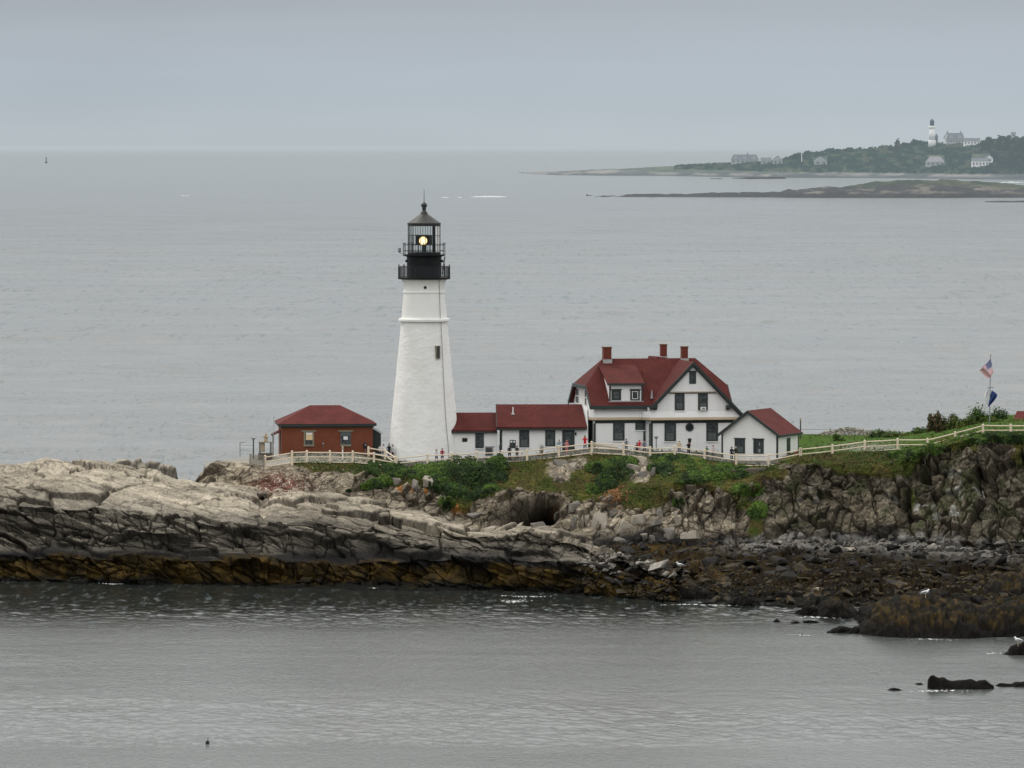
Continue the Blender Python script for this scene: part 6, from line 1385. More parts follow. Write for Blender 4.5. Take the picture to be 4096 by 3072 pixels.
# distinct pale slabs and blocks at the cliff foot
def block(px, py, w_, h_, dep, label, seed, mat='pale_boulder', rot=0, pts=13, name='boulder', group=None, Y=None, sink=.1):
    hit = seen(px, py); c_ = Vector(hit[0]) if Y is None else at(px, py, Y); sc = F/c_.y; me = hull_mesh(name, seed, w_/2/sc, dep/2, h_/2/sc, pts, rough=.08); o = link(name, me, M[mat]); o.location = c_+Vector((0, dep*sink, 0)); o.rotation_euler = (0, R(rot), random.uniform(-.3, .3)); tag(o, label, 'boulder', group); return o
BL = [(2500, 2115, 56, 95, 1.2, 'pale pointed slab standing on end at the cliff foot', 18), (2400, 2100, 80, 110, 2, 'large tan upright block left of the pale pointed slab', 0), (2320, 2095, 36, 90, 1.6, 'narrow upright grey column left of the tan block', 0),
 (2293, 2100, 30, 85, 1.5, 'leftmost narrow grey column at the cliff foot', 4), (2348, 2090, 26, 80, 1.4, 'thin grey column beside the tan block', -3), (2560, 2085, 70, 70, 1.8, 'rounded grey block with pale top right of the pointed slab', -20),
 (2455, 2060, 40, 36, 1.2, 'small grey block above the pointed slab', 10), (2570, 2150, 46, 50, 1.2, 'dark squarish block below the rounded grey block', 0), (2610, 2155, 34, 34, 1.0, 'brownish cube shaped boulder at the cliff foot', 5),
 (2680, 2140, 60, 80, 1.6, 'tall grey leaning slab at the foot of the slabs', -8), (2755, 2155, 100, 60, 2.2, 'broad pale boulder pile at the cliff foot', -12), (2640, 2060, 40, 50, 1.3, 'grey block stacked high beside the leaning slab', 20),
 (2625, 2100, 44, 50, 1.3, 'grey block under the stacked ones', 40), (2710, 2080, 26, 80, 1.2, 'thin pale grey blade of rock', -10), (2480, 2165, 60, 36, 1.4, 'low light grey boulder under the pointed slab', 5), (2300, 2030, 60, 50, 1.6, 'angular block at the cave mouth right side', -15),
 (2150, 2105, 70, 40, 1.6, 'grey boulder lying below the dark cave', -10), (2230, 2070, 60, 50, 1.6, 'rounded boulder right below the cave', -5), (2240, 1862, 66, 50, 1.6, 'big layered grey boulder set in the grassy slope', 4), (2296, 1872, 40, 44, 1.3, 'squarish pale grey boulder right of the layered one', -3),
 (2225, 1918, 26, 40, .9, 'small upright stone under the layered boulder', 5), (2530, 1880, 60, 56, 1.6, 'pale knob boulder on the slope, left one', 12), (2580, 1852, 44, 60, 1.4, 'highest pale peaked boulder of the knob', -8), (2570, 1905, 56, 56, 1.5, 'grey block under the peaked boulder', 0),
 (2612, 1890, 34, 50, 1.2, 'narrow grey block right of the knob', 6), (2675, 1898, 30, 16, .8, 'small flat pale stone right of the knob', 0), (1590, 1935, 50, 56, 1.3, 'left grey block with orange lichen sides', 0), (1655, 1945, 40, 80, 1.4, 'tall grey block between orange lichen streaks', 0), (1715, 1930, 46, 62, 1.5, 'pale squared block at the right of the orange streaks', 3),
 (3300, 2125, 80, 50, 1.6, 'dark grey boulder leaning at the foot of the right cliff', -25), (3735, 2190, 34, 34, .9, 'small pale triangular boulder at the right cliff foot', 10), (3110, 2175, 40, 22, .9, 'flat pale boulder on the shingle bank', 0), (3405, 2195, 50, 24, 1, 'broad white grey slab on the shingle bank', 5),
 (3260, 2362, 40, 30, 1.2, 'tan boulder at the water edge below the shore', -20), (1960, 2128, 56, 44, 1.6, 'pale squared block at the right end of the ledge crest', -10), (1900, 2065, 80, 30, 2, 'flat slab lying under the orange rocks', -4)]
for i, (px, py, w_, h_, dep, lab, rt_) in enumerate(BL): block(px, py, w_, h_, dep, lab, 700+i, 'pale_boulder' if 'pale' in lab or 'white' in lab or 'tan' in lab else 'greyb', rt_, group='blocks fallen at the cliff' if py > 2000 else None)
# slab behind the ledge (far left) and stepped block at the ledge end
def big_rock(name, prof, Y, dep, label, seed, mat='rock', amp=.5, cat='rock', zoneshift=0, dx=3, back=6, tide=True, colf=None):
    """prof: list of (px, py_top); sits in the sea at distance Y, depth dep"""
    xs_ = [p[0] for p in prof]; tp = [p[1] for p in prof]; pxs = np.arange(xs_[0], xs_[-1]+.1, dx); top = np.interp(pxs, xs_, tp); top = top+(fbm(np.stack([pxs/22, pxs*0, pxs*0+seed], -1), 3, seed)-.5)*min(18, (575+F*(CAMH)/Y-top.min())*.35); wl_ = 575+F*(CAMH-(-.4))/Y
    nv = 40; rows = []
    zt = np.array([at(a, b, Y+dep*.45).z for a, b in zip(pxs, top)]); env = np.sin(np.clip((pxs-xs_[0])/(xs_[-1]-xs_[0]), 0, 1)*math.pi)**.5
    for k in range(nv):
        t = k/(nv-1)
        if t < .45: zz = -.5+(zt+.5)*np.sin(t/.45*math.pi/2)**1.05; yy = Y+dep*.45*(t/.45)
        elif t < .7: zz = zt*(1-.12*(t-.45)/.25); yy = Y+dep*(.45+.3*(t-.45)/.25)
        else: zz = zt*.88+(-.8-zt*.88)*((t-.7)/.3)**1.3; yy = Y+dep*(.75+.25*(t-.7)/.3)
        yy = Y+dep*.5+(yy-Y-dep*.5)*(.25+.75*env); rows.append(np.stack([(pxs-2048)/F*Y, yy, np.where(env < .02, -.6, zz)], -1))
    P = np.array(rows); P0 = P.copy(); n_ = normals(P)
    if n_[nv//4, len(pxs)//2, 1] > 0: n_ = -n_
    m1, c1_, r1_ = blocks(P0, (1.6, 3.0, .8), rotm(0, 15, 0), seed); m2, c2_, r2_ = blocks(P0, (.6, 1.2, .35), rotm(5, 18, 0), seed+1)
    fl = .25+.75*sstep(.1, .6, 1-np.abs(n_[..., 2])); low_ = fbm(P0/np.array([2.6, 2.6, 2.]), 3, seed+9)-.5; P = P+n_*(low_*1.5*env*(amp > .3))[..., None]; strand = fbm(P0/np.array([.28, .6, 1.6]), 3, seed+5)-.5; P = P+n_*(strand*.35*env*(amp > .3))[..., None]+n_*(((m1-c1_*.3)*1.0+(m2-c2_*.2)*.35+(fbm(P0/1.2, 3, seed)-.5)*.8)*amp*1.5*fl*env)[..., None]
    up_ = np.abs(normals(P)[..., 2]); rk = lerp(C_(.16, .145, .12)+0*P, C_(.36, .32, .26), sstep(.25, .85, up_))*(.8+.4*r1_[..., 1:2])*(1-.4*c1_[..., None]);  # cracks carry painted shade
    if colf: cl_ = colf(P0)
    else: cl_ = coast_colour(P0, None, rk) if tide else rk
    off = P[nv//2, len(pxs)//2].copy(); off[2] = 0; o = grid_obj(name, P-off, cl_, M[mat], label, None); o.location = off; 
    o['category'] = cat; return o
big_rock('rock', [(425, 1870), (445, 1848), (500, 1840), (560, 1838), (620, 1846), (655, 1858), (690, 1870), (697, 1885), (700, 1910)], 578, 7, 'blocky tan rock rising behind the pale ledge, with a gap of sea to its right', 31, amp=.45, tide=False)
def weedc(P0):
    k = .6*fbm(P0/np.array([.3, .5, .9]), 4, 95)+.4*fbm(P0/np.array([1.5, 2, 1.]), 3, 96); c_ = lerp(C_(.012, .010, .007)+0*P0, C_(.066, .042, .012), sstep(.45, .68, k)*sstep(.3, 1.6, P0[..., 2]+.5)); return lerp(C_(.007, .006, .005)+0*P0, c_, sstep(.5, 1.7, P0[..., 2]+(k-.5)))
WR = [ # prof, waterline py, depth, label
 ([(3410, 2548), (3450, 2515), (3495, 2475), (3540, 2425), (3600, 2408), (3650, 2397), (3740, 2398), (3850, 2405), (3950, 2415), (4060, 2410), (4200, 2400)], 2556, 14, 'broad weed covered rock mound running out of frame at the right'),
 ([(3425, 2500), (3470, 2450), (3520, 2425), (3600, 2400), (3700, 2395), (3800, 2398)], 2505, 12, 'weed covered rock behind the left shoulder of the broad mound'),
 ([(3285, 2445), (3305, 2415), (3345, 2392), (3380, 2395), (3420, 2430), (3480, 2455), (3560, 2470)], 2478, 8, 'dark weedy rock at the left tip of the shore outcrop'),
 ([(3640, 2395), (3680, 2378), (3740, 2372), (3800, 2376), (3880, 2372), (3940, 2385), (3960, 2400)], 2430, 9, 'grey black rock shelf behind the weedy mounds'),
 ([(3890, 2400), (3960, 2360), (4020, 2320), (4080, 2300), (4200, 2290)], 2400, 10, 'dark rock wall at the right edge behind the weedy mound'),
 ([(3305, 2534), (3340, 2516), (3380, 2508), (3430, 2507), (3450, 2530)], 2536, 2.4, 'low ragged rock tongue left of the broad mound'),
 ([(3998, 2618), (4050, 2610), (4062, 2580), (4080, 2570), (4120, 2566), (4200, 2575)], 2624, 3, 'black rock with a gull standing on it at the right edge'),
 ([(3720, 2722), (3730, 2706), (3760, 2702), (3800, 2712), (3830, 2722), (3870, 2720), (3900, 2718), (3950, 2722), (3966, 2735), (3988, 2745), (3990, 2758)], 2760, 3.2, 'long low black rock in the foreground water at the right'),
 ([(3990, 2745), (4010, 2733), (4060, 2737), (4080, 2728), (4200, 2722)], 2750, 2.5, 'low black rock at the right edge beside the long one'),
 ([(3555, 2760), (3580, 2752), (3600, 2753), (3620, 2762)], 2764, 1.2, 'tiny black rock left of the long foreground rock'),
 ([(3668, 2738), (3690, 2730), (3700, 2735)], 2740, 1.0, 'tiny pointed rock just left of the long foreground rock'),
 ([(3750, 2756), (3770, 2750), (3800, 2756), (3820, 2762)], 2762, 1.0, 'thin wash of rock before the long foreground rock'),
 ([(3096, 2484), (3110, 2476), (3125, 2484)], 2486, 1.0, 'tiny rock showing left of the outcrop, leftmost'),
 ([(3165, 2490), (3190, 2484), (3206, 2490)], 2492, 1.0, 'low flat rock awash left of the outcrop, middle'),
 ([(3215, 2483), (3240, 2479), (3265, 2484), (3285, 2490)], 2491, 1.2, 'low flat rock awash nearest the outcrop'),
 ([(3252, 2456), (3265, 2450), (3290, 2455)], 2460, 1.0, 'small dark rock touching the tip of the outcrop'),
 ([(3205, 2537), (3210, 2534), (3217, 2537)], 2538, .5, 'single speck of rock in the open cove'),
 ([(2790, 2418), (2815, 2408), (2850, 2408), (2865, 2418)], 2420, 1.2, 'small dark rock off the middle of the shore'),
 ([(2600, 2400), (2640, 2350), (2720, 2342), (2800, 2350), (2850, 2370), (2870, 2400)], 2398, 5, 'flat topped weedy rock with a gull on it at the water edge'),
 ([(2250, 2375), (2280, 2355), (2330, 2350), (2370, 2360), (2385, 2378)], 2378, 2.5, 'small weedy rock at the foot of the ledge end'),
 ([(3085, 2400), (3110, 2370), (3150, 2362), (3200, 2372), (3230, 2400)], 2408, 4, 'weedy rock hump at the water edge left of the tan boulder')]
WR += [([(3440, 2500), (3470, 2478), (3500, 2470), (3530, 2484), (3545, 2500)], 2520, 3, 'small ragged weedy rock leaning on the left end of the broad mound'),
 ([(3560, 2420), (3590, 2398), (3640, 2385), (3690, 2392), (3720, 2410)], 2450, 5, 'weedy rock hump behind the broad mound'),
 ([(3760, 2420), (3800, 2392), (3860, 2388), (3900, 2400), (3930, 2420)], 2452, 5, 'brown weedy hump behind the middle of the broad mound'),
 ([(3180, 2450), (3210, 2425), (3250, 2420), (3290, 2432), (3310, 2450)], 2458, 3, 'jagged low rock between the shore and the outcrop tip'),
 ([(3940, 2440), (3990, 2405), (4050, 2395), (4110, 2400), (4200, 2400)], 2480, 6, 'dark jagged rock behind the mound at the frame edge'),
 ([(2900, 2420), (2930, 2400), (2980, 2396), (3030, 2408), (3050, 2420)], 2424, 3, 'low weedy rock at the edge of the boulder shore, right of the gull rock')]
M['weedr'] = mat_attr('weed_covered_rock', .85, 3.2, .6, 8, .9, .14, spec=.08, streak=True)
for i, (pr, w_, dp_, lab) in enumerate(WR): big_rock('rock', pr, yw(w_), dp_, lab, 500+3*i, 'weedr', .62 if w_ < 2560 and dp_ > 2 else .12, colf=weedc, dx=3 if dp_ > 2 else 1.5)
# ------------------------------------------------------------------ gulls
def gull(px, py, label, yaw=0, s=1.0, onw=False):
    o0 = Vector((0, 0, CAMH)); bpy.context.view_layer.update(); hit = scn.ray_cast(bpy.context.evaluated_depsgraph_get(), o0, (at(px, py+16, 100)-o0).normalized()); p = Vector(hit[1])+Vector((0, -.45, .16))
    if px == 2721: hit = scn.ray_cast(bpy.context.evaluated_depsgraph_get(), Vector((at(px, py, 529).x, 529.3, 30)), Vector((0, 0, -1))); p = Vector(hit[1])+Vector((0, 0, .15))
    r = empty('gull', p, label, 'gull'); m_ = Matrix.Rotation(R(yaw), 3, 'Z')
    def T(v): return p+m_ @ (Vector(v)*s)
    mb = MB(); mb.tube([T((-.30, 0, .16)), T((-.2, 0, .19)), T((-.02, 0, .22)), T((.12, 0, .25)), T((.18, 0, .33)), T((.21, 0, .37)), T((.25, 0, .37))], [.015*s, .06*s, .095*s, .08*s, .05*s, .055*s, .02*s], 10); build(mb, 'body', M['white'], r, True)
    for q in (-1, 1):
        mb = MB(); mb.tube([T((.08, .075*q, .25)), T((-.1, .085*q, .24)), T((-.34, .03*q, .18))], [.03*s, .05*s, .01*s], 6); build(mb, 'wing', M['grey'], r, True)
        mb = MB(); mb.tube([T((0, .03*q, .16)), T((0.01, .03*q, -.12))], .012*s, 4); build(mb, 'leg', M['tan'], r)
    mb = MB(); mb.tube([T((.25, 0, .365)), T((.32, 0, .35))], [.015*s, .004*s], 5); build(mb, 'beak', M['tan'], r)
gull(2721, 2322, 'white gull on the flat topped weedy rock', 180, 1.4); gull(3700, 2374, 'white gull on the grey rock shelf', 20, 1.4); gull(4071, 2566, 'white gull on the black rock at the right edge', 150, 1.4)
# ------------------------------------------------------------------ buoys
by = atz(830, 2976, 0); b_ = empty('lobster_buoy', by, 'small dark lobster buoy floating alone in the foreground water', 'buoy'); mb = MB(); mb.lathe(by, [(.02, -.1), (.10, -.05), (.14, .08), (.10, .2), (.03, .24)], 12); build(mb, 'float', M['black'], b_, True); mb = MB(); mb.tube([by+Vector((0, 0, .2)), by+Vector((.04, 0, .42))], .02, 5); build(mb, 'stick', M['dgrey'], b_)
M['hz_dark'] = mat_haze('hazy_dark', (.03, .035, .04), .35)
by = atz(185, 652, 0); mb = MB(); mb.lathe(by, [(3, -1), (3.2, 1), (1.2, 3), (.9, 9), (1.4, 10), (.6, 12), (.1, 13)], 10); o = build(mb, 'channel_buoy', M['hz_dark'], None, origin=by); tag(o, 'tiny channel buoy far out near the left horizon', 'buoy')
# ------------------------------------------------------------------ foam
def foam_mat():
    m, nt = newmat('foam'); n1 = noise(nt, posn(nt, (1.6, .40, 1)), 1.9, 6, .75); d = N(nt, 'ShaderNodeBsdfDiffuse'); d.inputs[0].default_value = (.78, .80, .80, 1); t = N(nt, 'ShaderNodeBsdfTransparent'); at_ = N(nt, 'ShaderNodeAttribute', attribute_name='Col')
    mx = N(nt, 'ShaderNodeMixShader'); a = math_n(nt, 'ADD', n1, math_n(nt, 'MULTIPLY', math_n(nt, 'SUBTRACT', at_.outputs['Fac'], 1.), .45)); L(nt, maprange(nt, a, .43, .58, 0, .8), mx.inputs[0]); L(nt, t.outputs[0], mx.inputs[1]); L(nt, d.outputs[0], mx.inputs[2]); o = N(nt, 'ShaderNodeOutputMaterial'); L(nt, mx.outputs[0], o.inputs[0]); return m
M['foam'] = foam_mat()
def foam(px0, px1, py, hp, label, mat='foam', z=.03):
    P = []; C = []; n = 40
    for j in range(7):
        t = j/6; row = []; rc = []
        for i in range(n):
            u = i/(n-1); pq = py+(t-.5)*hp*2*(.35+.65*math.sin(u*math.pi))+2*math.sin(u*9+py); q = atz(px0+(px1-px0)*u, pq, z); row.append(q[:]); e = math.sin(u*math.pi)**.5*math.sin(t*math.pi); rc.append((e, e, e))
        P.append(row); C.append(rc)
    o = grid_obj('sea_foam', np.array(P), np.array(C), M[mat], label, 'stuff'); o['category'] = 'foam'
foam(1380, 1620, 2352, 6, 'streak of white foam along the foot of the ledge'); foam(340, 560, 2334, 4, 'thin foam line at the left end of the ledge'); foam(1900, 2300, 2384, 8, 'broken glitter of foam off the middle shore')
foam(3300, 3480, 2402, 7, 'foam washing behind the dark weedy rock'); foam(3560, 3880, 2558, 6, 'thin foam before the broad weedy mound'); foam(3900, 4060, 2612, 8, 'foam around the gull rock'); foam(3520, 4000, 2764, 9, 'foam around the long foreground rock'); foam(3700, 3860, 2738, 6, 'white wash behind the long foreground rock'); foam(3100, 3300, 2540, 5, 'faint foam streak in the cove')
foam(3700, 4120, 2332, 10, 'white surf pool between the rocks at the right')
foam(1940, 2180, 2404, 16, 'white glints painted on broken ripples off the ledge'); foam(2500, 3100, 2420, 6, 'ragged foam line along the boulder shore')
foam(3100, 3420, 2470, 8, 'foam between the small rocks and the outcrop')
# ------------------------------------------------------------------ far coast
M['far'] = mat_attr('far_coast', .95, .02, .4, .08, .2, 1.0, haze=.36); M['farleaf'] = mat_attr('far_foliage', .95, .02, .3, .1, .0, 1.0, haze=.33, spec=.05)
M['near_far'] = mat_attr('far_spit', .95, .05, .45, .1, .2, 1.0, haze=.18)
FD = 8350.0
def farland(name, cols, water, lowp, top, back, Ys, mat, seed, colf, label, dx=3):
    Yw_ = 24000*40/(np.array(water)-575)
    p = [np.array(water, float)+1.2, np.array(water, float), np.array(lowp, float), np.array(top, float), np.array(back, float)]; y = [Yw_-8, Yw_, Yw_+Ys[0], Yw_+Ys[1], Yw_+Ys[2]]
    px, py, Y, V = sheet(cols, dx, [3, 8, 14, 6], p, y); P = at_np(px, py, Y); s = P.reshape(-1, 3)
    k = fbm(P/np.array([18, 60, 6.]), 4, seed); P[..., 2] += ((k-.5)+(fbm(P/np.array([7, 25, 6.]), 3, seed+3)-.5)*1.4)*sstep(.8, 1.4, V)*Ys[3]; P[..., 2] = np.where(V < 1, np.minimum(P[..., 2], 0), P[..., 2])
    o = grid_obj(name, P, colf(P, px, py, V, k), M[mat], label); return P
cF = [2075, 2140, 2220, 2300, 2400, 2500, 2600, 2700, 2800, 2900, 3000, 3100, 3200, 3400, 3600, 3800, 4000, 4300]
wF = [692, 696, 700, 701, 702, 703, 703, 704, 706, 708, 710, 712, 712, 712, 713, 716, 718, 724]
lF = [690.5, 692, 694, 690, 688, 688, 688, 690, 690, 690, 690, 692, 692, 690, 690, 694, 694, 694]
tF = [690, 689, 687, 682, 678, 674, 668, 664, 660, 655, 650, 640, 628, 615, 598, 585, 575, 560]
bF = [692, 692, 690, 686, 684, 682, 680, 678, 676, 672, 668, 660, 650, 640, 625, 612, 600, 590]
def cfar(P, px, py, V, k):
    k2 = fbm(P/np.array([40, 120, 8.]), 4, 7); rk = lerp(C_(.055, .055, .055)+0*P, C_(.25, .225, .20), sstep(.42, .6, k2)*sstep(1.1, 1.7, V)); gr = lerp(C_(.030, .052, .024)+0*P, C_(.085, .095, .045), sstep(.4, .62, k)); m_ = sstep(1.75, 2.15, V+(k2-.5)*.7)*sstep(2350, 2700, px); return lerp(rk, gr, m_)
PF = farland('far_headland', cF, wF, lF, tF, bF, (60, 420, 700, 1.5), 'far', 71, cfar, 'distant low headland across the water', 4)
cN = [2345, 2500, 2700, 2880, 3000, 3120, 3160, 3300, 3400, 3500, 3600, 3700, 3800, 3900, 4000, 4100, 4300]
wN = [787, 788, 788, 789, 789, 790, 791, 792, 792, 792, 792, 792, 792, 791, 791, 791, 791]
lN = [786, 783, 781, 776, 773, 772, 770, 768, 768, 768, 768, 768, 766, 766, 768, 770, 772]
tN = [785.5, 781, 779, 774, 769, 767, 758, 750, 744, 728, 722, 718, 722, 722, 734, 740, 746]
bN = [788, 786, 785, 782, 780, 778, 770, 764, 758, 745, 740, 738, 740, 742, 748, 752, 760]
def cnear(P, px, py, V, k):
    k2 = fbm(P/np.array([14, 50, 3.]), 4, 9); rk = lerp(C_(.030, .028, .028)+0*P, C_(.15, .132, .115), sstep(.48, .60, k2)*sstep(1.5, 2.0, V)*sstep(3100, 3250, px)); gr = lerp(C_(.022, .036, .018)+0*P, C_(.062, .066, .038), sstep(.42, .6, k)); m_ = sstep(2.3, 2.7, V+(k2-.5)*1.1)*sstep(3350, 3480, px); return lerp(rk, gr, m_)
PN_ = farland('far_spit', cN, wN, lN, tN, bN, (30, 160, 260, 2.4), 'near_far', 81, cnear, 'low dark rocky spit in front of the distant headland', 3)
farland('far_reef', [2840, 2880, 2890], [715, 716, 716], [713, 713, 714], [713, 713, 714], [714, 714, 715], (10, 20, 30, .3), 'near_far', 85, cnear, 'tiny reef before the distant headland', 2)
farland('far_reef', [2930, 3000, 3130, 3145], [714, 716, 715, 714], [712, 710, 709, 712], [712, 709, 708, 712], [713, 713, 713, 714], (10, 30, 60, .4), 'near_far', 86, cnear, 'thin reef lying before the distant headland', 2)
farland('far_reef', [3940, 3970, 4050, 4096, 4150], [808, 809, 809, 809, 809], [805, 803, 804, 802, 800], [805, 803, 804, 802, 799], [807, 806, 806, 805, 804], (10, 20, 40, .4), 'near_far', 87, cnear, 'small dark reef at the right edge below the spit', 2)
def farY(px, py):
    wy = 24000*40/(np.interp(px, cF, wF)-575); lo = np.interp(px, cF, lF); to = np.interp(px, cF, tF); return wy+60+360*np.clip((lo-py)/(lo-to), 0, 1.15)
# woods on the far headland
tops = lambda px: np.interp(px, [2700, 2900, 3030, 3130, 3170, 3250, 3330, 3400, 3480, 3600, 3660, 3700, 3760, 3830, 3900, 3950, 3985, 4040, 4096, 4300], [664, 655, 652, 640, 622, 610, 600, 600, 595, 583, 560, 572, 572, 575, 582, 568, 556, 545, 548, 545])
n = 46000; px = 2700+1500*rng.random(n)**.8; tp = tops(px)+(vnoise(np.stack([px/9, px*0, px*0], -1), 5)-.5)*9*sstep(2950, 3200, px)+(vnoise(np.stack([px/26, px*0, px*0], -1), 6)-.5)*10*sstep(3050, 3300, px)
botm = np.interp(px, [2700, 3000, 3200, 4200], [675, 682, 686, 692]); t = rng.random(n); py = tp+(botm-tp)*t; Yf = farY(px, py)-6-rng.random(n)*10
cut = np.ones(n, bool)
HS = [(3050, 640, 120, 24), (3280, 640, 55, 22), (3745, 643, 62, 28), (3925, 640, 68, 30)]
for hx, hy, hw, hh in HS: cut &= ~((np.abs(px-hx) < hw*.6) & (py > hy-hh) & (py < hy+10) & (t > .2))
px, py, Yf, t = px[cut], py[cut], Yf[cut], t[cut]; pts = at_np(px, py, Yf)
kk = fbm(np.stack([px/26, py/12, px*0], -1), 3, 15); kd = sstep(3880, 3980, px)
cw_ = np.where((kk > .52)[:, None], C_(.050, .090, .040), C_(.022, .045, .026)); cw_ = np.where((kk > .62)[:, None], C_(.105, .110, .065), cw_)*(.7+.6*rng.random((len(px), 1)))*(1-.45*kd)[:, None]
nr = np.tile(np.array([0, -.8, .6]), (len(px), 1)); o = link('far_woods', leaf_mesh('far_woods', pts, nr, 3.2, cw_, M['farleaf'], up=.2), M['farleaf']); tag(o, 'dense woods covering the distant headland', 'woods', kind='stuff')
# a few trees that stand out
def far_tree(px, pb, pt, hw, pal, label, seed):
    b = at(px, pb, float(farY(px, pb))-14); sc = F/b.y; r = empty('tree', b, label, 'tree', 'trees standing out on the distant headland'); rx, rz = hw/sc, (pb-pt)/sc
    pts, d, c_ = shrub_mesh(rx, rx, rz, 700, pal, seed); link('crown', leaf_mesh('crown', pts, d, 3.2, c_, M['farleaf']), M['farleaf'], r); mb = MB(); mb.tube([b+Vector((0, 0, -4)), b+Vector((0, 0, rz*.7))], [1, .3], 6); build(mb, 'trunk', M['hz_dark'], r)
for a in ((3660, 585, 562, 14, PD, 'dark tree left of the distant lighthouse'), (3590, 598, 560, 8, (G_BR, G_BR, G_MID), 'thin bare tree furthest left of the distant lighthouse'), (3958, 585, 546, 15, PD, 'dark round tree right of the distant mansion'), (4000, 595, 540, 26, PD, 'dark broad tree, first from the mansion side'), (4045, 600, 536, 28, PD, 'dark broad tree in the middle of the right hand clump'), (4090, 600, 540, 28, PD, 'dark tree cut by the right frame edge'), (3940, 605, 560, 16, PD, 'dark low tree just under the mansion wing'), (4060, 650, 590, 40, PD, 'large dark tree low at the right, beside the white house'), (3180, 640, 618, 12, PD, 'dark tree right of the first shore house'), (3400, 612, 592, 16, PD, 'rounded tree midway along the distant skyline')):
    far_tree(*a, seed=900+a[0])
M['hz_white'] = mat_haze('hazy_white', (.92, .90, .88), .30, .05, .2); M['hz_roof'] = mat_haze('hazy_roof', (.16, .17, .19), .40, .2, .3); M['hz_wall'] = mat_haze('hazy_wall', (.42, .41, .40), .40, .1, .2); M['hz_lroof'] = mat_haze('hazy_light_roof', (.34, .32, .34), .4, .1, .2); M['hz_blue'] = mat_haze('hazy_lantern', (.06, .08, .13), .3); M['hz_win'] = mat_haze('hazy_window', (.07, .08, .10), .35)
def far_house(px0, px1, py_b, py_e, py_r, label, wall='hz_wall', roof='hz_roof', Y=None, gable=False, hip=0, chim=(), wins=3, depth=10, group=None, dormers=0, name='house'):
    Y = float(farY((px0+px1)/2, py_b+2))-22
    a = at(px0, py_b, Y); b = at(px1, py_e, Y); r = empty(name, a, label, 'house', group); w_ = b.x-a.x; ez_ = b.z; rz_ = at(px0, py_r, Y+depth/2).z; z0 = a.z-5
    mb = MB(); mb.box(((a.x+b.x)/2, Y+depth/2, (z0+ez_)/2), (w_, depth, ez_-z0)); build(mb, 'wall', M[wall], r)
    mb = MB(); x0, x1 = a.x-.5, b.x+.5; m_ = Y+depth/2
    if gable: mb.prism([(x0, Y-.5, ez_), (x1, Y-.5, ez_), ((x0+x1)/2, Y-.5, rz_)], (0, depth+1, 0))
    else:
        h_ = hip*w_; mb.add([(x0, Y-.5, ez_), (x1, Y-.5, ez_), (x1, Y+depth+.5, ez_), (x0, Y+depth+.5, ez_), (x0+h_, m_, rz_), (x1-h_, m_, rz_)], [(0, 1, 5, 4), (1, 2, 5), (2, 3, 4, 5), (3, 0, 4), (3, 2, 1, 0)])
    ro = build(mb, 'roof', M[roof], r)
    if gable: mb = MB(); mb.prism([(x0+.8, Y-.62, ez_), (x1-.8, Y-.62, ez_), ((x0+x1)/2, Y-.62, rz_-.8)], (0, .1, 0)); build(mb, 'gable', M[wall], r)
    for c_ in chim: mb = MB(); x = a.x+w_*c_; mb.box((x, m_, rz_+.8), (1.2, 1.2, 3.2)); build(mb, 'chimney', M['hz_roof'], ro)
    for i in range(wins):
        x = a.x+w_*(i+.5)/wins; mb = MB(); zc = a.z+(ez_-a.z)*.5; mb.box((x, Y-.06, zc), (w_/wins*.4, .1, (ez_-a.z)*.45)); build(mb, 'window', M['hz_win'], r)
    for i in range(dormers):
        x = a.x+w_*(i+.5)/dormers; mb = MB(); hh = (rz_-ez_); mb.prism([(x-hh*.28, Y+.3, ez_+hh*.15), (x+hh*.28, Y+.3, ez_+hh*.15), (x+hh*.28, Y+.3, ez_+hh*.45), (x, Y+.3, ez_+hh*.75), (x-hh*.28, Y+.3, ez_+hh*.45)], (0, depth*.4, 0)); build(mb, 'dormer', M[wall], r)
    return r
far_house(2925, 3035, 652, 640, 618, 'broad grey shingled house leftmost on the distant shore', hip=.1, chim=(.6,), wins=6, dormers=3, roof='hz_roof')
far_house(3045, 3085, 655, 643, 630, 'small grey cottage right of the broad distant house', wins=2); far_house(3092, 3130, 656, 640, 622, 'tall gabled grey cottage, third on the distant shore', wins=2, gable=True)
far_house(3258, 3308, 658, 645, 626, 'small gabled cottage standing alone amid the far trees', 'hz_wall', 'hz_lroof', gable=True, wins=2)
far_house(3705, 3778, 662, 648, 626, 'pale roofed house below the distant lighthouse', 'hz_wall', 'hz_lroof', hip=.25, wins=4)
far_house(3888, 3955, 665, 644, 632, 'white walled house right of the pale roofed one', 'hz_white', 'hz_roof', wins=5); far_house(3945, 3972, 650, 632, 620, 'narrow white gable at the end of the white walled house', 'hz_white', 'hz_roof', gable=True, wins=1)
far_house(3788, 3856, 572, 558, 532, 'distant mansion with two gables and twin chimneys on the skyline', 'hz_wall', 'hz_roof', chim=(.05, .82), wins=6, hip=.08, dormers=2)
far_house(3776, 3802, 572, 552, 530, 'left gable wing of the distant mansion', 'hz_white', 'hz_roof', gable=True, wins=1)
far_house(3856, 3920, 578, 565, 552, 'low white wing stepping down right of the distant mansion', 'hz_white', 'hz_roof', wins=5)
far_house(4046, 4062, 545, 536, 528, 'tiny rooftop cupola above the far right trees', 'hz_wall', 'hz_roof', wins=1, depth=5)
far_house(3652, 3768, 600, 590, 570, 'far low shed half hidden', wins=1) if False else None
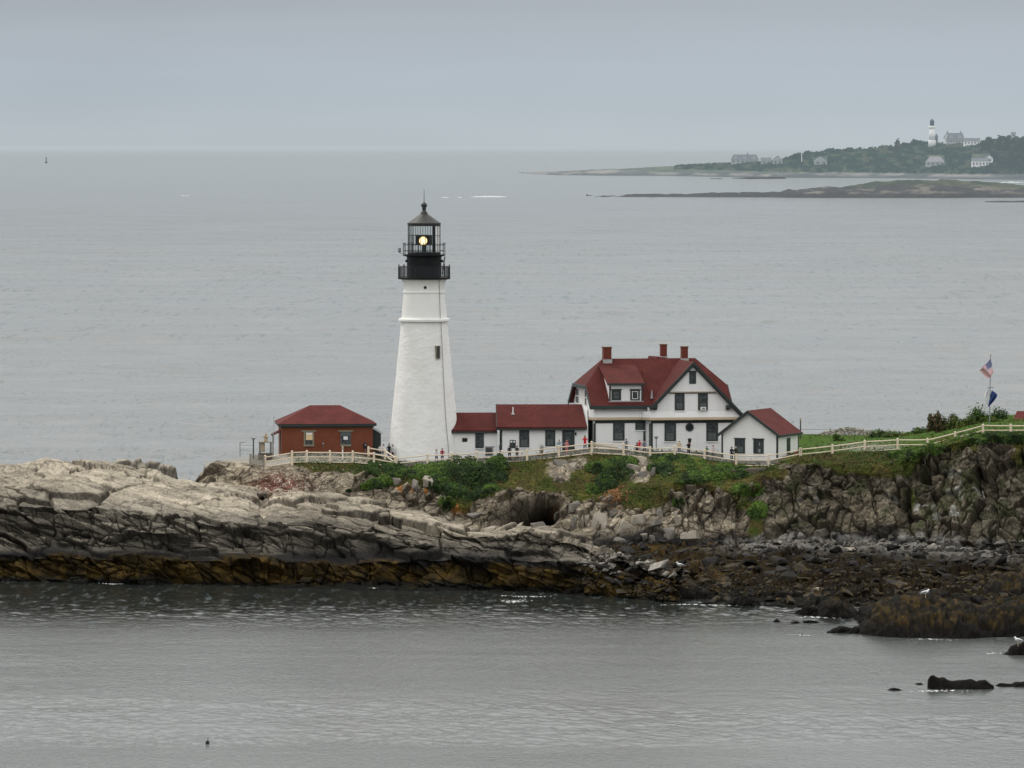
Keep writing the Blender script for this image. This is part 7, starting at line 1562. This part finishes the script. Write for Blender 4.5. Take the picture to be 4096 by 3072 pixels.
# distant lighthouse
LYF = float(farY(3728, 590))-8; b = at(3728, 562, LYF); dl = empty('lighthouse', b, 'tiny distant white lighthouse with dark lantern on the wooded skyline', 'lighthouse'); sc = F/b.y
def dz(py): return at(3728, py, LYF).z
def dlathe(name, prof, mat):
    mb = MB(); mb.lathe(Vector((b.x, b.y, 0)), [(r/sc, dz(y)) for y, r in prof], 24); build(mb, name, M[mat], dl, True)
dlathe('base', [(590, 15), (562, 14.5), (561, 13)], 'hz_white'); dlathe('tower', [(562, 12.2), (516, 10.2)], 'hz_white'); dlathe('gallery', [(515, 10), (513, 13), (504, 13), (503, 9)], 'hz_white'); dlathe('lantern', [(503, 8.5), (484, 8.2)], 'hz_blue'); dlathe('lantern_roof', [(484, 9.5), (478, 4), (474, 1)], 'hz_roof')
far_house(3740, 3752, 566, 548, 534, 'dark little building attached right of the distant lighthouse', 'hz_roof', 'hz_roof', gable=True, wins=1, depth=6)
mb = MB(); a = at(3207, 655, float(farY(3207, 650))-20); mb.tube([a, at(3207, 610, float(farY(3207, 650))-20)], .5, 5); o = build(mb, 'mast', M['hz_white'], None, origin=a); tag(o, 'thin pale mast among the trees of the distant headland', 'mast')
# distant breakers
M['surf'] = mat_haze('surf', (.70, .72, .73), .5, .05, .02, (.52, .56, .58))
def breaker(px0, px1, py, hp, label):
    mb = MB(); a = atz(px0, py, 0); b_ = atz(px1, py, 0); n = max(4, int((px1-px0)/6)); v_ = []; sc = F/a.y
    for i in range(n+1):
        u = i/n; x = a.x+(b_.x-a.x)*u; h = .55*hp/sc*math.sin(u*math.pi)**.6*(.55+.9*random.random())+.02; v_ += [(x, a.y-3, .01), (x, a.y, h), (x, a.y+12, .01)]
    mb.add(v_, [f for i in range(n) for f in ((i*3, i*3+3, i*3+4, i*3+1), (i*3+1, i*3+4, i*3+5, i*3+2))]); o = build(mb, 'breaking_wave', M['surf'], None, origin=a); tag(o, label, 'wave', 'white breakers far out')
breaker(1764, 1796, 790, 3, 'short far white breaker, leftmost of three'); breaker(1830, 1848, 790, 3, 'tiny far white breaker, middle of three'); breaker(1880, 2028, 788, 6.5, 'longest far white breaker, right of the lighthouse lantern'); breaker(2290, 2345, 697, 6, 'white surf at the tip of the distant headland'); breaker(722, 755, 783, 2, 'faint breaker far out at the left')
breaker(4000, 4096, 730, 5, 'white water behind the spit at the right edge')
